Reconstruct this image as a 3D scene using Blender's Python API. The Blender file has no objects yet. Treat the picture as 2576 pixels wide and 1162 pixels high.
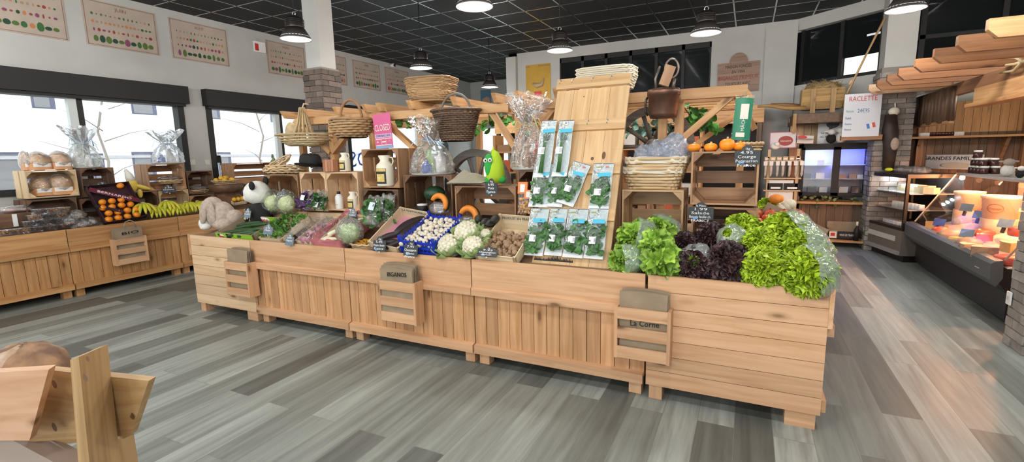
import bpy, math, random
import numpy as np
from mathutils import Vector, Matrix, Euler
random.seed(7)
SC = bpy.context.scene; COL = SC.collection
PI = math.pi
# ---------------------------------------------------------------- camera
FPX = 1210.88; CAMZ = 1.55
YAW, PITCH, ROLL = -0.455807, 0.155672, -0.021275
def _basis():
    cy, sy, cp, sp = math.cos(YAW), math.sin(YAW), math.cos(PITCH), math.sin(PITCH)
    F = Vector((sy*cp, cy*cp, -sp)); R0 = Vector((cy, -sy, 0)); U = R0.cross(F)
    cr, sr = math.cos(ROLL), math.sin(ROLL)
    return cr*R0 + sr*U, -sr*R0 + cr*U, F
CR, CU, CF = _basis()
cam = bpy.data.objects.new('camera', bpy.data.cameras.new('camera')); COL.objects.link(cam)
cam.data.sensor_width = 36; cam.data.sensor_fit = 'HORIZONTAL'; cam.data.lens = 36*FPX/2576
cam.data.clip_start = 0.05; cam.data.clip_end = 200
cam.matrix_world = Matrix(((CR.x, CU.x, -CF.x, 0), (CR.y, CU.y, -CF.y, 0), (CR.z, CU.z, -CF.z, CAMZ), (0, 0, 0, 1)))
SC.camera = cam
# ---------------------------------------------------------------- world, view, daylight
W = bpy.data.worlds.new('sky'); SC.world = W; W.use_nodes = True
W.node_tree.nodes['Background'].inputs[0].default_value = (0.93, 0.97, 1.0, 1)
W.node_tree.nodes['Background'].inputs[1].default_value = 3.4
SC.view_settings.view_transform = 'Standard'; SC.view_settings.look = 'None'
SC.view_settings.exposure = -0.08; SC.view_settings.gamma = 1.0; SC.view_settings.use_curve_mapping = False
XW, CEIL = -7.94, 3.82
def arealight(name, loc, d, sx, sy, e, col=(1, 1, 1), portal=False, shape='RECTANGLE', spread=PI):
    l = bpy.data.lights.new(name, 'AREA'); l.shape = shape; l.size = sx; l.size_y = sy; l.energy = e; l.color = col; l.spread = spread
    l.cycles.is_portal = portal
    o = bpy.data.objects.new(name, l); COL.objects.link(o); o.location = loc
    o.rotation_euler = Vector(d).to_track_quat('-Z', 'Y').to_euler(); return o
for (ya, yb) in ((-0.3, 4.6), (5.1, 7.3), (8.15, 12.0)):
    arealight('window_daylight', (XW-0.18, (ya+yb)/2, 1.82), (1, 0, 0), 1.24, yb-ya, 1, portal=True)
arealight('window_daylight', (-1.0, -4.9, 1.6), (0, 1, 0), 9.0, 2.6, 1, portal=True)
def at(px, py, x=None, y=None, z=None):
    d = CR*(px-1288) - CU*(py-581) + CF*FPX
    t = x/d.x if x is not None else (y/d.y if y is not None else (z-CAMZ)/d.z)
    return Vector((d.x*t, d.y*t, CAMZ+d.z*t))
# ---------------------------------------------------------------- mesh builder
class MB:
    def __init__(s): s.v = []; s.f = []; s.sm = []; s.r = []; s.g = []; s.mi = []; s.M = Matrix(); s.m = 0
    def add(s, vs, fs, smooth=False, r=None, g=None):
        n = len(s.v); r = random.random() if r is None else r
        vs = [Vector(v) for v in vs]
        if g is None:
            o = Vector((random.random()*30, random.random()*30, random.random()*30)); g = [v+o for v in vs]
        s.g += g; s.v += [s.M @ v for v in vs]
        s.r += list(r) if isinstance(r, (list, tuple)) else [r]*len(vs)
        s.f += [tuple(i+n for i in f) for f in fs]; s.sm += [smooth]*len(fs); s.mi += [s.m]*len(fs); return s
    def hexa(s, p, r=None):   # p: 8 corners, bottom 4 (ccw from above) then top 4
        p = [Vector(q) for q in p]
        a = [(p[1]-p[0]).length, (p[3]-p[0]).length, (p[4]-p[0]).length]
        order = sorted(range(3), key=lambda i: -a[i])
        loc = [(0, 0, 0), (1, 0, 0), (1, 1, 0), (0, 1, 0), (0, 0, 1), (1, 0, 1), (1, 1, 1), (0, 1, 1)]
        o = Vector((random.random()*40, random.random()*40, random.random()*40))
        g = [Vector([l[i]*a[i] for i in order])+o for l in loc]
        return s.add(p, [(3, 2, 1, 0), (4, 5, 6, 7), (0, 1, 5, 4), (1, 2, 6, 5), (2, 3, 7, 6), (3, 0, 4, 7)], False, r, g)
    def box(s, x0, x1, y0, y1, z0, z1, r=None):
        return s.hexa([(x0, y0, z0), (x1, y0, z0), (x1, y1, z0), (x0, y1, z0), (x0, y0, z1), (x1, y0, z1), (x1, y1, z1), (x0, y1, z1)], r)
    def cbox(s, c, d, R=None, r=None):
        h = [x/2 for x in d]; R = R or Matrix.Identity(3)
        return s.hexa([Vector(c)+R @ Vector((sx*h[0], sy*h[1], sz*h[2])) for sx, sy, sz in ((-1, -1, -1), (1, -1, -1), (1, 1, -1), (-1, 1, -1), (-1, -1, 1), (1, -1, 1), (1, 1, 1), (-1, 1, 1))], r)
    def bar(s, p0, p1, w, h, up=(0, 0, 1), r=None):
        p0, p1 = Vector(p0), Vector(p1); d = (p1-p0).normalized(); u = Vector(up)
        sd = d.cross(u)
        if sd.length < 1e-4: sd = d.cross(Vector((0, 1, 0)))
        sd.normalize(); u = sd.cross(d); a, b = sd*w/2, u*h/2
        return s.hexa([p0+a-b, p1+a-b, p1-a-b, p0-a-b, p0+a+b, p1+a+b, p1-a+b, p0-a+b], r)
    def lathe(s, prof, n=24, c=(0, 0, 0), smooth=True, r=None, fn=None, a0=0.0, cap=True):
        c = Vector(c); vs = []; fs = []; g = []
        for j, (rr, z) in enumerate(prof):
            for i in range(n):
                a = a0+2*PI*i/n; q = rr*(fn(a, z) if fn else 1)
                vs.append(c+Vector((q*math.cos(a), q*math.sin(a), z)))
        for j in range(len(prof)-1):
            for i in range(n):
                k = (i+1) % n; fs.append((j*n+i, j*n+k, (j+1)*n+k, (j+1)*n+i))
        if cap and prof[0][0] > 1e-5: fs.append(tuple(range(n-1, -1, -1)))
        if cap and prof[-1][0] > 1e-5: fs.append(tuple((len(prof)-1)*n+i for i in range(n)))
        return s.add(vs, fs, smooth, r)
    def tube(s, pts, rad, n=8, r=None, closed=False, smooth=True):
        P = [Vector(p) for p in pts]; m = len(P); vs = []; fs = []; g = []; L = 0
        o = Vector((random.random()*40, random.random()*40, random.random()*40))
        prev = None
        for i, p in enumerate(P):
            t = (P[(i+1) % m]-P[i-1]) if closed else (P[min(i+1, m-1)]-P[max(i-1, 0)])
            if t.length < 1e-9: t = Vector((0, 0, 1))
            t.normalize()
            u = prev if prev is not None else (Vector((0, 0, 1)) if abs(t.z) < .9 else Vector((1, 0, 0)))
            u = u-t*u.dot(t)
            if u.length < 1e-6: u = t.orthogonal()
            u.normalize(); prev = u; w = t.cross(u); q = rad[i] if isinstance(rad, (list, tuple)) else rad
            if i: L += (P[i]-P[i-1]).length
            for k in range(n):
                a = 2*PI*k/n; vs.append(p+u*q*math.cos(a)+w*q*math.sin(a)); g.append(o+Vector((L, q*math.cos(a), q*math.sin(a))))
        for i in range(m if closed else m-1):
            j = (i+1) % m
            for k in range(n):
                l = (k+1) % n; fs.append((i*n+k, i*n+l, j*n+l, j*n+k))
        if not closed: fs += [tuple(range(n-1, -1, -1)), tuple((m-1)*n+k for k in range(n))]
        return s.add(vs, fs, smooth, r, g)
    def cyl(s, p0, p1, r0, r1=None, n=12, r=None, smooth=True): return s.tube([p0, p1], [r0, r0 if r1 is None else r1], n, r, smooth=smooth)
    def ell(s, c, d, nu=14, nv=9, fn=None, R=None, r=None):
        c = Vector(c); vs = []; fs = []; R = R or Matrix.Identity(3)
        for j in range(nv+1):
            t = -PI/2+PI*j/nv
            for i in range(nu):
                a = 2*PI*i/nu; p = Vector((math.cos(t)*math.cos(a), math.cos(t)*math.sin(a), math.sin(t)))
                q = fn(p, a, t) if fn else 1
                vs.append(c+R @ Vector((p.x*d[0]*q, p.y*d[1]*q, p.z*d[2]*q)))
        for j in range(nv):
            for i in range(nu):
                k = (i+1) % nu; fs.append((j*nu+i, j*nu+k, (j+1)*nu+k, (j+1)*nu+i))
        return s.add(vs, fs, True, r)
    def grid(s, fn, nu, nv, smooth=True, r=None, cu=False):
        vs = [Vector(fn(i/(nu if cu else nu), j/nv)) for j in range(nv+1) for i in range(nu if cu else nu+1)]
        w = nu if cu else nu+1
        fs = [(j*w+i, j*w+(i+1) % w, (j+1)*w+(i+1) % w, (j+1)*w+i) for j in range(nv) for i in range(nu)]
        return s.add(vs, fs, smooth, r)
    def prism(s, poly, z0, z1, r=None, smooth=False):   # poly in local xy
        n = len(poly)
        vs = [(x, y, z0) for x, y in poly]+[(x, y, z1) for x, y in poly]
        return s.add(vs, [tuple(range(n-1, -1, -1)), tuple(range(n, 2*n))]+[(i, (i+1) % n, n+(i+1) % n, n+i) for i in range(n)], smooth, r)
    def mesh(s, me, M, r=0.5): return s.add([M @ v.co for v in me.vertices], [tuple(p.vertices) for p in me.polygons], False, r)
    def build(s, name, mat, parent=None, loc=None, rz=None):
        me = bpy.data.meshes.new(name); me.from_pydata([tuple(v) for v in s.v], [], s.f)
        me.polygons.foreach_set('use_smooth', s.sm)
        a = me.attributes.new('rnd', 'FLOAT', 'POINT'); a.data.foreach_set('value', s.r)
        a = me.attributes.new('gc', 'FLOAT_VECTOR', 'POINT'); a.data.foreach_set('vector', [c for v in s.g for c in v])
        for m in (mat if isinstance(mat, (list, tuple)) else [mat]): me.materials.append(m)
        if isinstance(mat, (list, tuple)): me.polygons.foreach_set('material_index', s.mi)
        me.update(); o = bpy.data.objects.new(name, me); COL.objects.link(o)
        if parent: o.parent = parent
        if loc is not None: o.location = loc
        if rz is not None: o.rotation_euler = (0, 0, rz)
        return o
def tag(o, label=None, cat=None, group=None, kind=None):
    if label: o['label'] = label
    if cat: o['category'] = cat
    if group: o['group'] = group
    if kind: o['kind'] = kind
    return o
def empty(name, loc=(0, 0, 0), rot=0, label=None, cat=None, group=None):
    o = bpy.data.objects.new(name, None); COL.objects.link(o); o.location = loc; o.empty_display_size = .05
    o.rotation_euler = rot if isinstance(rot, (tuple, list, Euler)) else (0, 0, rot)
    return tag(o, label, cat, group)
def copy_tree(o, loc=None, rot=None, label=None, parent=None, sc=None):
    c = o.copy(); COL.objects.link(c)
    if parent: c.parent = parent
    if loc is not None: c.location = loc
    if rot is not None: c.rotation_euler = rot if isinstance(rot, (tuple, list, Euler)) else (0, 0, rot)
    if sc is not None: c.scale = sc if isinstance(sc, (tuple, list)) else (sc,)*3
    if label: c['label'] = label
    for ch in list(o.children): copy_tree(ch, parent=c)
    return c
class Proto:   # first use moves the built thing itself, later uses copy it
    def __init__(s, o): s.o = o; s.n = 0
    def put(s, loc, rot=0, label=None, sc=None):
        s.n += 1
        if s.n > 1: return copy_tree(s.o, loc, rot, label, sc=sc)
        o = s.o; o.location = loc; o.rotation_euler = rot if isinstance(rot, (tuple, list, Euler)) else (0, 0, rot)
        if sc is not None: o.scale = sc if isinstance(sc, (tuple, list)) else (sc,)*3
        if label: o['label'] = label
        return o
_tc = {}
def textmesh(t, bold=False):
    k = t
    if k not in _tc:
        cu = bpy.data.curves.new('lettering', 'FONT'); cu.body = t; cu.align_x = 'CENTER'; cu.align_y = 'CENTER'; cu.size = 1; cu.extrude = 0.012; cu.resolution_u = 2
        if bold: cu.offset = 0.02
        ob = bpy.data.objects.new('lettering', cu); _tc[k] = bpy.data.meshes.new_from_object(ob)
        bpy.data.objects.remove(ob); bpy.data.curves.remove(cu)
    return _tc[k]
def text(b, t, c, right, up, size, width=None, bold=False):   # add lettering lying in plane (right, up) centred at c
    me = textmesh(t, bold); R = Vector(right).normalized(); U = Vector(up).normalized(); N = R.cross(U)
    xs = [v.co.x for v in me.vertices] or [0]; w = (max(xs)-min(xs)) or 1
    sx = size if width is None else width/w
    M = Matrix(((R.x*sx, U.x*size, N.x*.1, c[0]), (R.y*sx, U.y*size, N.y*.1, c[1]), (R.z*sx, U.z*size, N.z*.1, c[2]), (0, 0, 0, 1)))
    return b.mesh(me, M)
# ---------------------------------------------------------------- materials
def nt(name):
    m = bpy.data.materials.new(name); m.use_nodes = True; t = m.node_tree; return m, t, t.nodes['Principled BSDF'], t.nodes.new, t.links.new
def setp(b, **k):
    for q, v in k.items():
        i = b.inputs.get(q.replace('_', ' '))
        if i is not None: i.default_value = v if not (isinstance(v, tuple) and len(v) == 3) else (*v, 1)
def ramp(n, stops):
    e = n.color_ramp.elements
    while len(e) < len(stops): e.new(.5)
    for i, (p, c) in enumerate(stops): e[i].position = p; e[i].color = (*c, 1)
def plain(name, c, rough=.6, metal=0, var=.0, scale=6, c2=None, bump=0, rv=0, **k):
    m, t, b, N, L = nt(name); setp(b, Roughness=rough, Metallic=metal, **k)
    if not (var or c2 or bump or rv): setp(b, Base_Color=c); return m
    tc = N('ShaderNodeTexCoord'); no = N('ShaderNodeTexNoise'); no.inputs['Scale'].default_value = scale; no.inputs['Detail'].default_value = 4
    L(tc.outputs['Object'], no.inputs['Vector']); r = N('ShaderNodeValToRGB'); L(no.outputs['Fac'], r.inputs[0])
    d = tuple(x*(1-var) for x in c) if not c2 else c2
    ramp(r, [(.35, d), (.65, c)]); out = r.outputs[0]
    if rv:
        a = N('ShaderNodeAttribute'); a.attribute_name = 'rnd'; h = N('ShaderNodeHueSaturation'); L(out, h.inputs['Color'])
        mr = N('ShaderNodeMapRange'); L(a.outputs['Fac'], mr.inputs[0]); mr.inputs[3].default_value = 1-rv; mr.inputs[4].default_value = 1+rv; L(mr.outputs[0], h.inputs['Value']); out = h.outputs[0]
    L(out, b.inputs['Base Color'])
    if bump:
        bp = N('ShaderNodeBump'); bp.inputs['Strength'].default_value = bump; bp.inputs['Distance'].default_value = .01; L(no.outputs['Fac'], bp.inputs['Height']); L(bp.outputs[0], b.inputs['Normal'])
    return m
def wood(name, light, dark, rough=.55, sc=1.0, rv=.14, knots=True, stain=None):
    m, t, b, N, L = nt(name); setp(b, Roughness=rough)
    a = N('ShaderNodeAttribute'); a.attribute_name = 'gc'; mp = N('ShaderNodeMapping'); L(a.outputs['Vector'], mp.inputs[0]); mp.inputs['Scale'].default_value = (1.6*sc, 26*sc, 26*sc)
    no = N('ShaderNodeTexNoise'); no.inputs['Scale'].default_value = 1; no.inputs['Detail'].default_value = 5; no.inputs['Distortion'].default_value = .6; L(mp.outputs[0], no.inputs['Vector'])
    r = N('ShaderNodeValToRGB'); ramp(r, [(.32, dark), (.62, light)]); L(no.outputs['Fac'], r.inputs[0]); out = r.outputs[0]
    rnd = N('ShaderNodeAttribute'); rnd.attribute_name = 'rnd'
    if knots:
        mp2 = N('ShaderNodeMapping'); L(a.outputs['Vector'], mp2.inputs[0]); mp2.inputs['Scale'].default_value = (2.4, 6.5, 6.5)
        vo = N('ShaderNodeTexVoronoi'); vo.inputs['Scale'].default_value = 1; L(mp2.outputs[0], vo.inputs['Vector'])
        r2 = N('ShaderNodeValToRGB'); ramp(r2, [(.055, (1, 1, 1)), (.11, (.35, .35, .35)), (.2, (0, 0, 0))]); L(vo.outputs['Distance'], r2.inputs[0])
        mx = N('ShaderNodeMix'); mx.data_type = 'RGBA'; L(r2.outputs[0], mx.inputs[0]); L(out, mx.inputs[6]); mx.inputs[7].default_value = (dark[0]*.42, dark[1]*.36, dark[2]*.3, 1); out = mx.outputs[2]
    h = N('ShaderNodeHueSaturation'); L(out, h.inputs['Color']); mr = N('ShaderNodeMapRange'); L(rnd.outputs['Fac'], mr.inputs[0]); mr.inputs[3].default_value = 1-rv; mr.inputs[4].default_value = 1+rv*.7; L(mr.outputs[0], h.inputs['Value'])
    out = h.outputs[0]
    if stain:
        n3 = N('ShaderNodeTexNoise'); n3.inputs['Scale'].default_value = 5; n3.inputs['Detail'].default_value = 3; tc = N('ShaderNodeTexCoord'); L(tc.outputs['Object'], n3.inputs['Vector'])
        r3 = N('ShaderNodeValToRGB'); ramp(r3, [(.4, (0, 0, 0)), (.66, (1, 1, 1))]); L(n3.outputs['Fac'], r3.inputs[0])
        m3 = N('ShaderNodeMix'); m3.data_type = 'RGBA'; L(r3.outputs[0], m3.inputs[0]); L(out, m3.inputs[6]); m3.inputs[7].default_value = (*stain, 1); out = m3.outputs[2]
    L(out, b.inputs['Base Color'])
    bp = N('ShaderNodeBump'); bp.inputs['Strength'].default_value = .12; bp.inputs['Distance'].default_value = .004; L(no.outputs['Fac'], bp.inputs['Height']); L(bp.outputs[0], b.inputs['Normal'])
    return m
def film(name, tint=(1, 1, 1), alpha=.25, white=.25, rough=.12, bump=.5, scale=14, gloss=1.0):
    m = bpy.data.materials.new(name); m.use_nodes = True; t = m.node_tree; N, L = t.nodes.new, t.links.new
    for n in list(t.nodes): t.nodes.remove(n)
    o = N('ShaderNodeOutputMaterial'); tr = N('ShaderNodeBsdfTransparent'); tr.inputs[0].default_value = (*tint, 1)
    gl = N('ShaderNodeBsdfGlossy'); gl.inputs['Roughness'].default_value = rough; gl.inputs[0].default_value = (gloss, gloss, gloss, 1)
    di = N('ShaderNodeBsdfDiffuse'); di.inputs[0].default_value = (*tint, 1); mx = N('ShaderNodeMixShader'); mx.inputs[0].default_value = white
    L(tr.outputs[0], mx.inputs[1]); L(di.outputs[0], mx.inputs[2])
    lw = N('ShaderNodeLayerWeight'); lw.inputs[0].default_value = .35; mr = N('ShaderNodeMapRange'); L(lw.outputs['Fresnel'], mr.inputs[0]); mr.inputs[3].default_value = alpha*.35; mr.inputs[4].default_value = min(1, alpha*1.6)
    m2 = N('ShaderNodeMixShader'); L(mr.outputs[0], m2.inputs[0]); L(mx.outputs[0], m2.inputs[1]); L(gl.outputs[0], m2.inputs[2])
    if bump:
        tc = N('ShaderNodeTexCoord'); no = N('ShaderNodeTexNoise'); no.inputs['Scale'].default_value = scale; no.inputs['Detail'].default_value = 2; no.inputs['Distortion'].default_value = 1.5; L(tc.outputs['Object'], no.inputs['Vector'])
        bp = N('ShaderNodeBump'); bp.inputs['Strength'].default_value = bump; bp.inputs['Distance'].default_value = .05; L(no.outputs['Fac'], bp.inputs['Height'])
        L(bp.outputs[0], gl.inputs['Normal'])
    L(m2.outputs[0], o.inputs[0]); return m
def emis(name, c, s):
    m, t, b, N, L = nt(name); setp(b, Base_Color=(.8, .8, .8), Emission_Color=c, Emission_Strength=s); return m
PINE = wood('pine_planks', (.70, .425, .245), (.56, .305, .155))
PINEM = wood('orange_pine_planks', (.66, .375, .19), (.50, .25, .105), rv=.2)
PINE2 = wood('pale_pine', (.74, .525, .335), (.62, .40, .225), rv=.1)
PINEO = wood('varnished_pine', (.56, .305, .125), (.40, .185, .065))
BEAM = wood('pergola_timber', (.62, .365, .165), (.46, .235, .095), knots=True)
BEAMD = wood('brown_timber', (.33, .165, .08), (.22, .10, .045))
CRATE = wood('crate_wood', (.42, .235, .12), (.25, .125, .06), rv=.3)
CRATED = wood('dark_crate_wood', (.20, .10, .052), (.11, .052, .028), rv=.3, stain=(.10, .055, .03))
CRATEP = wood('pale_crate_wood', (.66, .50, .31), (.50, .33, .17), rv=.15)
PLY = wood('thin_crate_veneer', (.72, .60, .41), (.60, .46, .28), rv=.08, knots=False)
GREYWOOD = wood('weathered_wood', (.17, .15, .125), (.085, .075, .065), rv=.2)
WICK = wood('willow_wicker', (.50, .32, .16), (.30, .17, .075), rv=.3, knots=False, sc=2)
WICKP = wood('pale_wicker', (.66, .49, .29), (.46, .30, .15), rv=.22, knots=False, sc=2)
WICKD = wood('dark_wicker', (.15, .085, .05), (.07, .038, .022), rv=.35, knots=False, sc=2)
KRAFT = plain('kraft_paper', (.36, .27, .18), .8, var=.18, scale=9)
BLACK = plain('black_paint', (.009, .009, .010), .6)
SLATE = plain('slate_tag', (.035, .042, .048), .5, var=.3, scale=20)
CHALK = plain('chalk_white', (.85, .86, .86), .8)
BLUECHALK = plain('chalk_blue', (.10, .35, .75), .8)
WHITE = plain('white_paint', (.8, .8, .79), .5)
PAPER = plain('white_paper', (.82, .83, .84), .6)
STEEL = plain('galvanised_steel', (.62, .63, .64), .3, 1.0)
DSTEEL = plain('dark_metal', (.05, .045, .045), .4, .8)
CREAM = plain('cream_ceramic', (.80, .75, .62), .35)
RED = plain('red_paint', (.55, .03, .03), .5)
GREENP = plain('bright_green_print', (.25, .60, .03), .5)
CLEAR = film('clear_cellophane', (.97, .98, 1), .55, .06, .10, .5, 30)
BAG = film('plastic_sleeve', (.88, .96, .96), .28, .2, .16, .6, 10)
BAGT = film('thin_clear_bag', (.97, .99, .99), .42, .05, .1, .9, 22)
GLASS = film('window_glass', (.96, .98, .98), .10, .0, .02, 0)
CASEG = film('case_glass', (.98, .98, .98), .09, .0, .03, 0)
# ================================================================ SETTING
def floor_mat():
    m, t, b, N, L = nt('grey_vinyl_planks'); setp(b, Roughness=.42); b.inputs['Specular IOR Level'].default_value = .45
    tc = N('ShaderNodeTexCoord'); mp = N('ShaderNodeMapping'); L(tc.outputs['Object'], mp.inputs[0]); mp.inputs['Rotation'].default_value = (0, 0, PI/2)
    br = N('ShaderNodeTexBrick'); L(mp.outputs[0], br.inputs['Vector']); br.offset = .37; br.offset_frequency = 2; br.squash = 1
    for k, v in (('Scale', 1), ('Brick Width', 1.4), ('Row Height', .195), ('Mortar Size', .0016), ('Mortar Smooth', 0), ('Bias', -.05)): br.inputs[k].default_value = v
    br.inputs['Color1'].default_value = (.0, .0, .0, 1); br.inputs['Color2'].default_value = (1, 1, 1, 1); br.inputs['Mortar'].default_value = (.3, .3, .3, 1)
    mp2 = N('ShaderNodeMapping'); L(mp.outputs[0], mp2.inputs[0]); mp2.inputs['Scale'].default_value = (1.0, 16, 1)
    ad = N('ShaderNodeVectorMath'); ad.operation = 'MULTIPLY_ADD'; L(br.outputs['Color'], ad.inputs[0]); ad.inputs[1].default_value = (17, 9, 5); L(mp2.outputs[0], ad.inputs[2])
    no = N('ShaderNodeTexNoise'); no.inputs['Scale'].default_value = 1; no.inputs['Detail'].default_value = 7; no.inputs['Roughness'].default_value = .62; no.inputs['Distortion'].default_value = .4; L(ad.outputs[0], no.inputs['Vector'])
    r1 = N('ShaderNodeValToRGB'); ramp(r1, [(0, (.112, .119, .108)), (.3, (.180, .194, .178)), (.62, (.245, .264, .245)), (1, (.34, .368, .345))]); L(br.outputs['Color'], r1.inputs[0])
    r2 = N('ShaderNodeValToRGB'); ramp(r2, [(.25, (.58, .565, .54)), (.5, (1, 1, 1)), (.74, (1.38, 1.40, 1.38))]); L(no.outputs['Fac'], r2.inputs[0])
    mx = N('ShaderNodeMix'); mx.data_type = 'RGBA'; mx.blend_type = 'MULTIPLY'; mx.inputs[0].default_value = 1; L(r1.outputs[0], mx.inputs[6]); L(r2.outputs[0], mx.inputs[7])
    L(mx.outputs[2], b.inputs['Base Color']); mr = N('ShaderNodeMapRange'); L(no.outputs['Fac'], mr.inputs[0]); mr.inputs[3].default_value = .34; mr.inputs[4].default_value = .55; L(mr.outputs[0], b.inputs['Roughness'])
    return m
S = lambda o: tag(o, kind='structure')
b = MB(); b.box(-7.94, 6.5, -5, 14.5, -.1, 0); S(b.build('floor', floor_mat()))
PLASTER = plain('grey_white_plaster', (.50, .50, .48), .9, var=.06, scale=3)
CEILM = plain('black_ceiling_tile', (.0085, .0115, .0155), .7, var=.3, scale=40)
b = MB(); b.box(-7.94, 6.5, -5, 14.5, CEIL, CEIL+.1); ceil = S(b.build('ceiling', CEILM))
b = MB()
gx = [-5.13+.6*i for i in range(-4, 19)]; gy = [6.232+.6*i for i in range(-18, 13)]
for x in gx: b.box(x-.011, x+.011, -5, 13.46, CEIL-.004, CEIL)
for y in gy: b.box(-7.94, 6.5, y-.011, y+.011, CEIL-.004, CEIL)
b.build('ceiling_grid', plain('grid_metal', (.55, .59, .60), .22, 1.0), ceil)
# left wall with three window openings
WIN = [(-.35, 4.68), (5.03, 7.35), (8.1, 12.05)]; ZS, ZH = 1.19, 2.70
b = MB()
T = .22
ys = [-5]
b.box(XW-T, XW, -5, 13.46, 0, ZS); b.box(XW-T, XW, -5, 13.46, ZH, CEIL)
for a, c in ((-5, WIN[0][0]), (WIN[0][1], WIN[1][0]), (WIN[1][1], WIN[2][0]), (WIN[2][1], 13.46)): b.box(XW-T, XW, a, c, ZS, ZH)
S(b.build('wall_left', PLASTER))
FR = plain('anthracite_frame', (.014, .016, .016), .6)
GREYF = plain('grey_mullion', (.55, .60, .60), .5)
for i, (a, c) in enumerate(WIN):
    b = MB()
    b.box(XW-.12, XW+.02, a, a+.09, ZS, ZH); b.box(XW-.12, XW+.02, c-.09, c, ZS, ZH); b.box(XW-.12, XW+.03, a, c, ZS, ZS+.08); b.box(XW-.12, XW, a, c, 2.40, ZH)
    w = S(b.build('window_%d' % (i+1), FR))
    mull = {0: [3.36, .9], 1: [6.42], 2: [9.4, 10.7]}[i]
    for y in mull:
        q = MB(); q.box(XW-.10, XW-.02, y-.025, y+.055, ZS+.08, 2.42); q.build('mullion', FR, w)
        q = MB(); q.box(XW-.06, XW+.01, y-.115, y-.025, ZS+.08, 2.42); q.build('mullion_face', GREYF, w)
    q = MB(); q.box(XW-.085, XW-.075, a+.09, c-.09, ZS+.08, 2.42); q.build('pane', GLASS, w)
    q = MB(); q.box(XW, XW+.13, a-.04, c+.04, 2.44, 2.70); q.box(XW, XW+.09, a, c, 2.40, 2.44); q.build('roller_shutter_box', BLACK, w)
    if i == 1:
        q = MB(); h = at(552, 400, x=XW+.04)
        q.box(XW+.01, XW+.03, h.y-.03, h.y+.03, h.z-.06, h.z+.06); q.tube([(XW+.02, h.y, h.z+.05), (XW+.06, h.y, h.z+.05), (XW+.07, h.y, h.z), (XW+.065, h.y, h.z-.1)], .012, 6); q.build('window_handle', BLACK, w)
    if i == 2:
        q = MB(); text(q, 'BIGANOS', (XW-.07, 9.25, 1.52), (0, -1, 0), (0, 0, 1), .5, 2.1); q.build('lettering', plain('blue_window_letters', (.05, .12, .55), .6), w)
# back wall, raised office wall, diagonal office glazing
b = MB(); b.box(-7.94, -5.2, 13.46, 13.66, 2.45, CEIL); b.box(-7.94, -7.75, 13.46, 13.66, 0, 2.45); b.box(-6.6, -5.2, 13.46, 13.66, 0, 2.45); S(b.build('wall_back', PLASTER))
b = MB(); b.box(-7.75, -7.69, 13.46, 13.6, 0, 2.45); b.box(-6.66, -6.6, 13.46, 13.6, 0, 2.45); b.box(-7.75, -6.6, 13.46, 13.6, 2.39, 2.45); d = S(b.build('door_1', plain('white_door_frame', (.6, .62, .63), .5)))
q = MB(); q.box(-7.69, -6.66, 13.52, 13.53, 0, 2.39); q.build('pane', GLASS, d)
YB = 10.3
def bw(px, py, y=YB): return at(px, py, y=y)
wl, wr = bw(1408, 190).x, bw(1789, 150).x; wz0, wz1 = bw(1600, 240).z-.25, bw(1600, 125).z
xl, xr = bw(1281, 180).x, bw(2004, 120).x
b = MB(); b.box(xl, wl, YB, YB+.2, 0, CEIL); b.box(wr, xr, YB, YB+.2, 0, CEIL); b.box(wl, wr, YB, YB+.2, wz1, CEIL); b.box(wl, wr, YB, YB+.2, 0, wz0)
b.box(xl, xl+.2, YB, 13.46, 0, CEIL); b.box(xl-.02, xl+.22, YB-.12, YB, 0, CEIL-.08)
b.box(bw(1926, 100).x, xr, YB-.05, YB, 0, CEIL-.1); S(b.build('wall_office', PLASTER))
DGLASS = plain('dark_office_glass', (.009, .011, .012), .06); DGLASS.node_tree.nodes['Principled BSDF'].inputs['Specular IOR Level'].default_value = .35
b = MB(); b.box(wl, wr, YB+.06, YB+.08, wz0, wz1); w = S(b.build('window_4', DGLASS))
q = MB()
for k in range(7):
    x = wl+(wr-wl)*k/6; q.box(max(wl, x-.03), min(wr, x+.03), YB+.02, YB+.09, wz0, wz1)
q.box(wl, wr, YB+.02, YB+.09, wz1-.1, wz1); q.build('window_frame', BLACK, w)
# diagonal corner: from (xr, YB) running at about 40 degrees towards the brick pillar
D0 = Vector((xr, YB, 0)); D1 = Vector((xr+1.35, YB-1.12, 0)); DD = (D1-D0).normalized(); DN = Vector((DD.y, -DD.x, 0))
def dq(b, u0, u1, n0, n1, z0, z1):
    P = lambda u, n: D0+DD*u+DN*n
    b.hexa([P(u0, n0)+Vector((0, 0, z0)), P(u1, n0)+Vector((0, 0, z0)), P(u1, n1)+Vector((0, 0, z0)), P(u0, n1)+Vector((0, 0, z0)), P(u0, n0)+Vector((0, 0, z1)), P(u1, n0)+Vector((0, 0, z1)), P(u1, n1)+Vector((0, 0, z1)), P(u0, n1)+Vector((0, 0, z1))])
DL = (D1-D0).length
b = MB(); dq(b, 0, DL, -.2, 0, CEIL-.2, CEIL); dq(b, 0, DL, -.2, 0, 2.25, 2.68); b.box(xr, 2.3, YB-.0, YB+.2, 0, 2.3); S(b.build('wall_diagonal', PLASTER))
b = MB(); dq(b, -.4, DL, -.16, -.14, 2.68, CEIL-.2); w = S(b.build('window_5', DGLASS))
q = MB()
for u in (0.02, DL*.4, DL*.75, DL-.05): dq(q, u, u+.06, -.14, -.08, 2.68, CEIL-.2)
dq(q, .02, DL, -.14, -.06, 2.68, 2.74); q.build('window_frame', BLACK, w)
q = MB(); dq(q, DL*.44, DL*.73, -.139, -.137, 2.75, 3.02); dq(q, DL*.81, DL*.95, -.139, -.137, 2.75, 3.02); q.build('lit_office_window', emis('lit_blind', (.8, .9, .75), .9), w)
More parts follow.
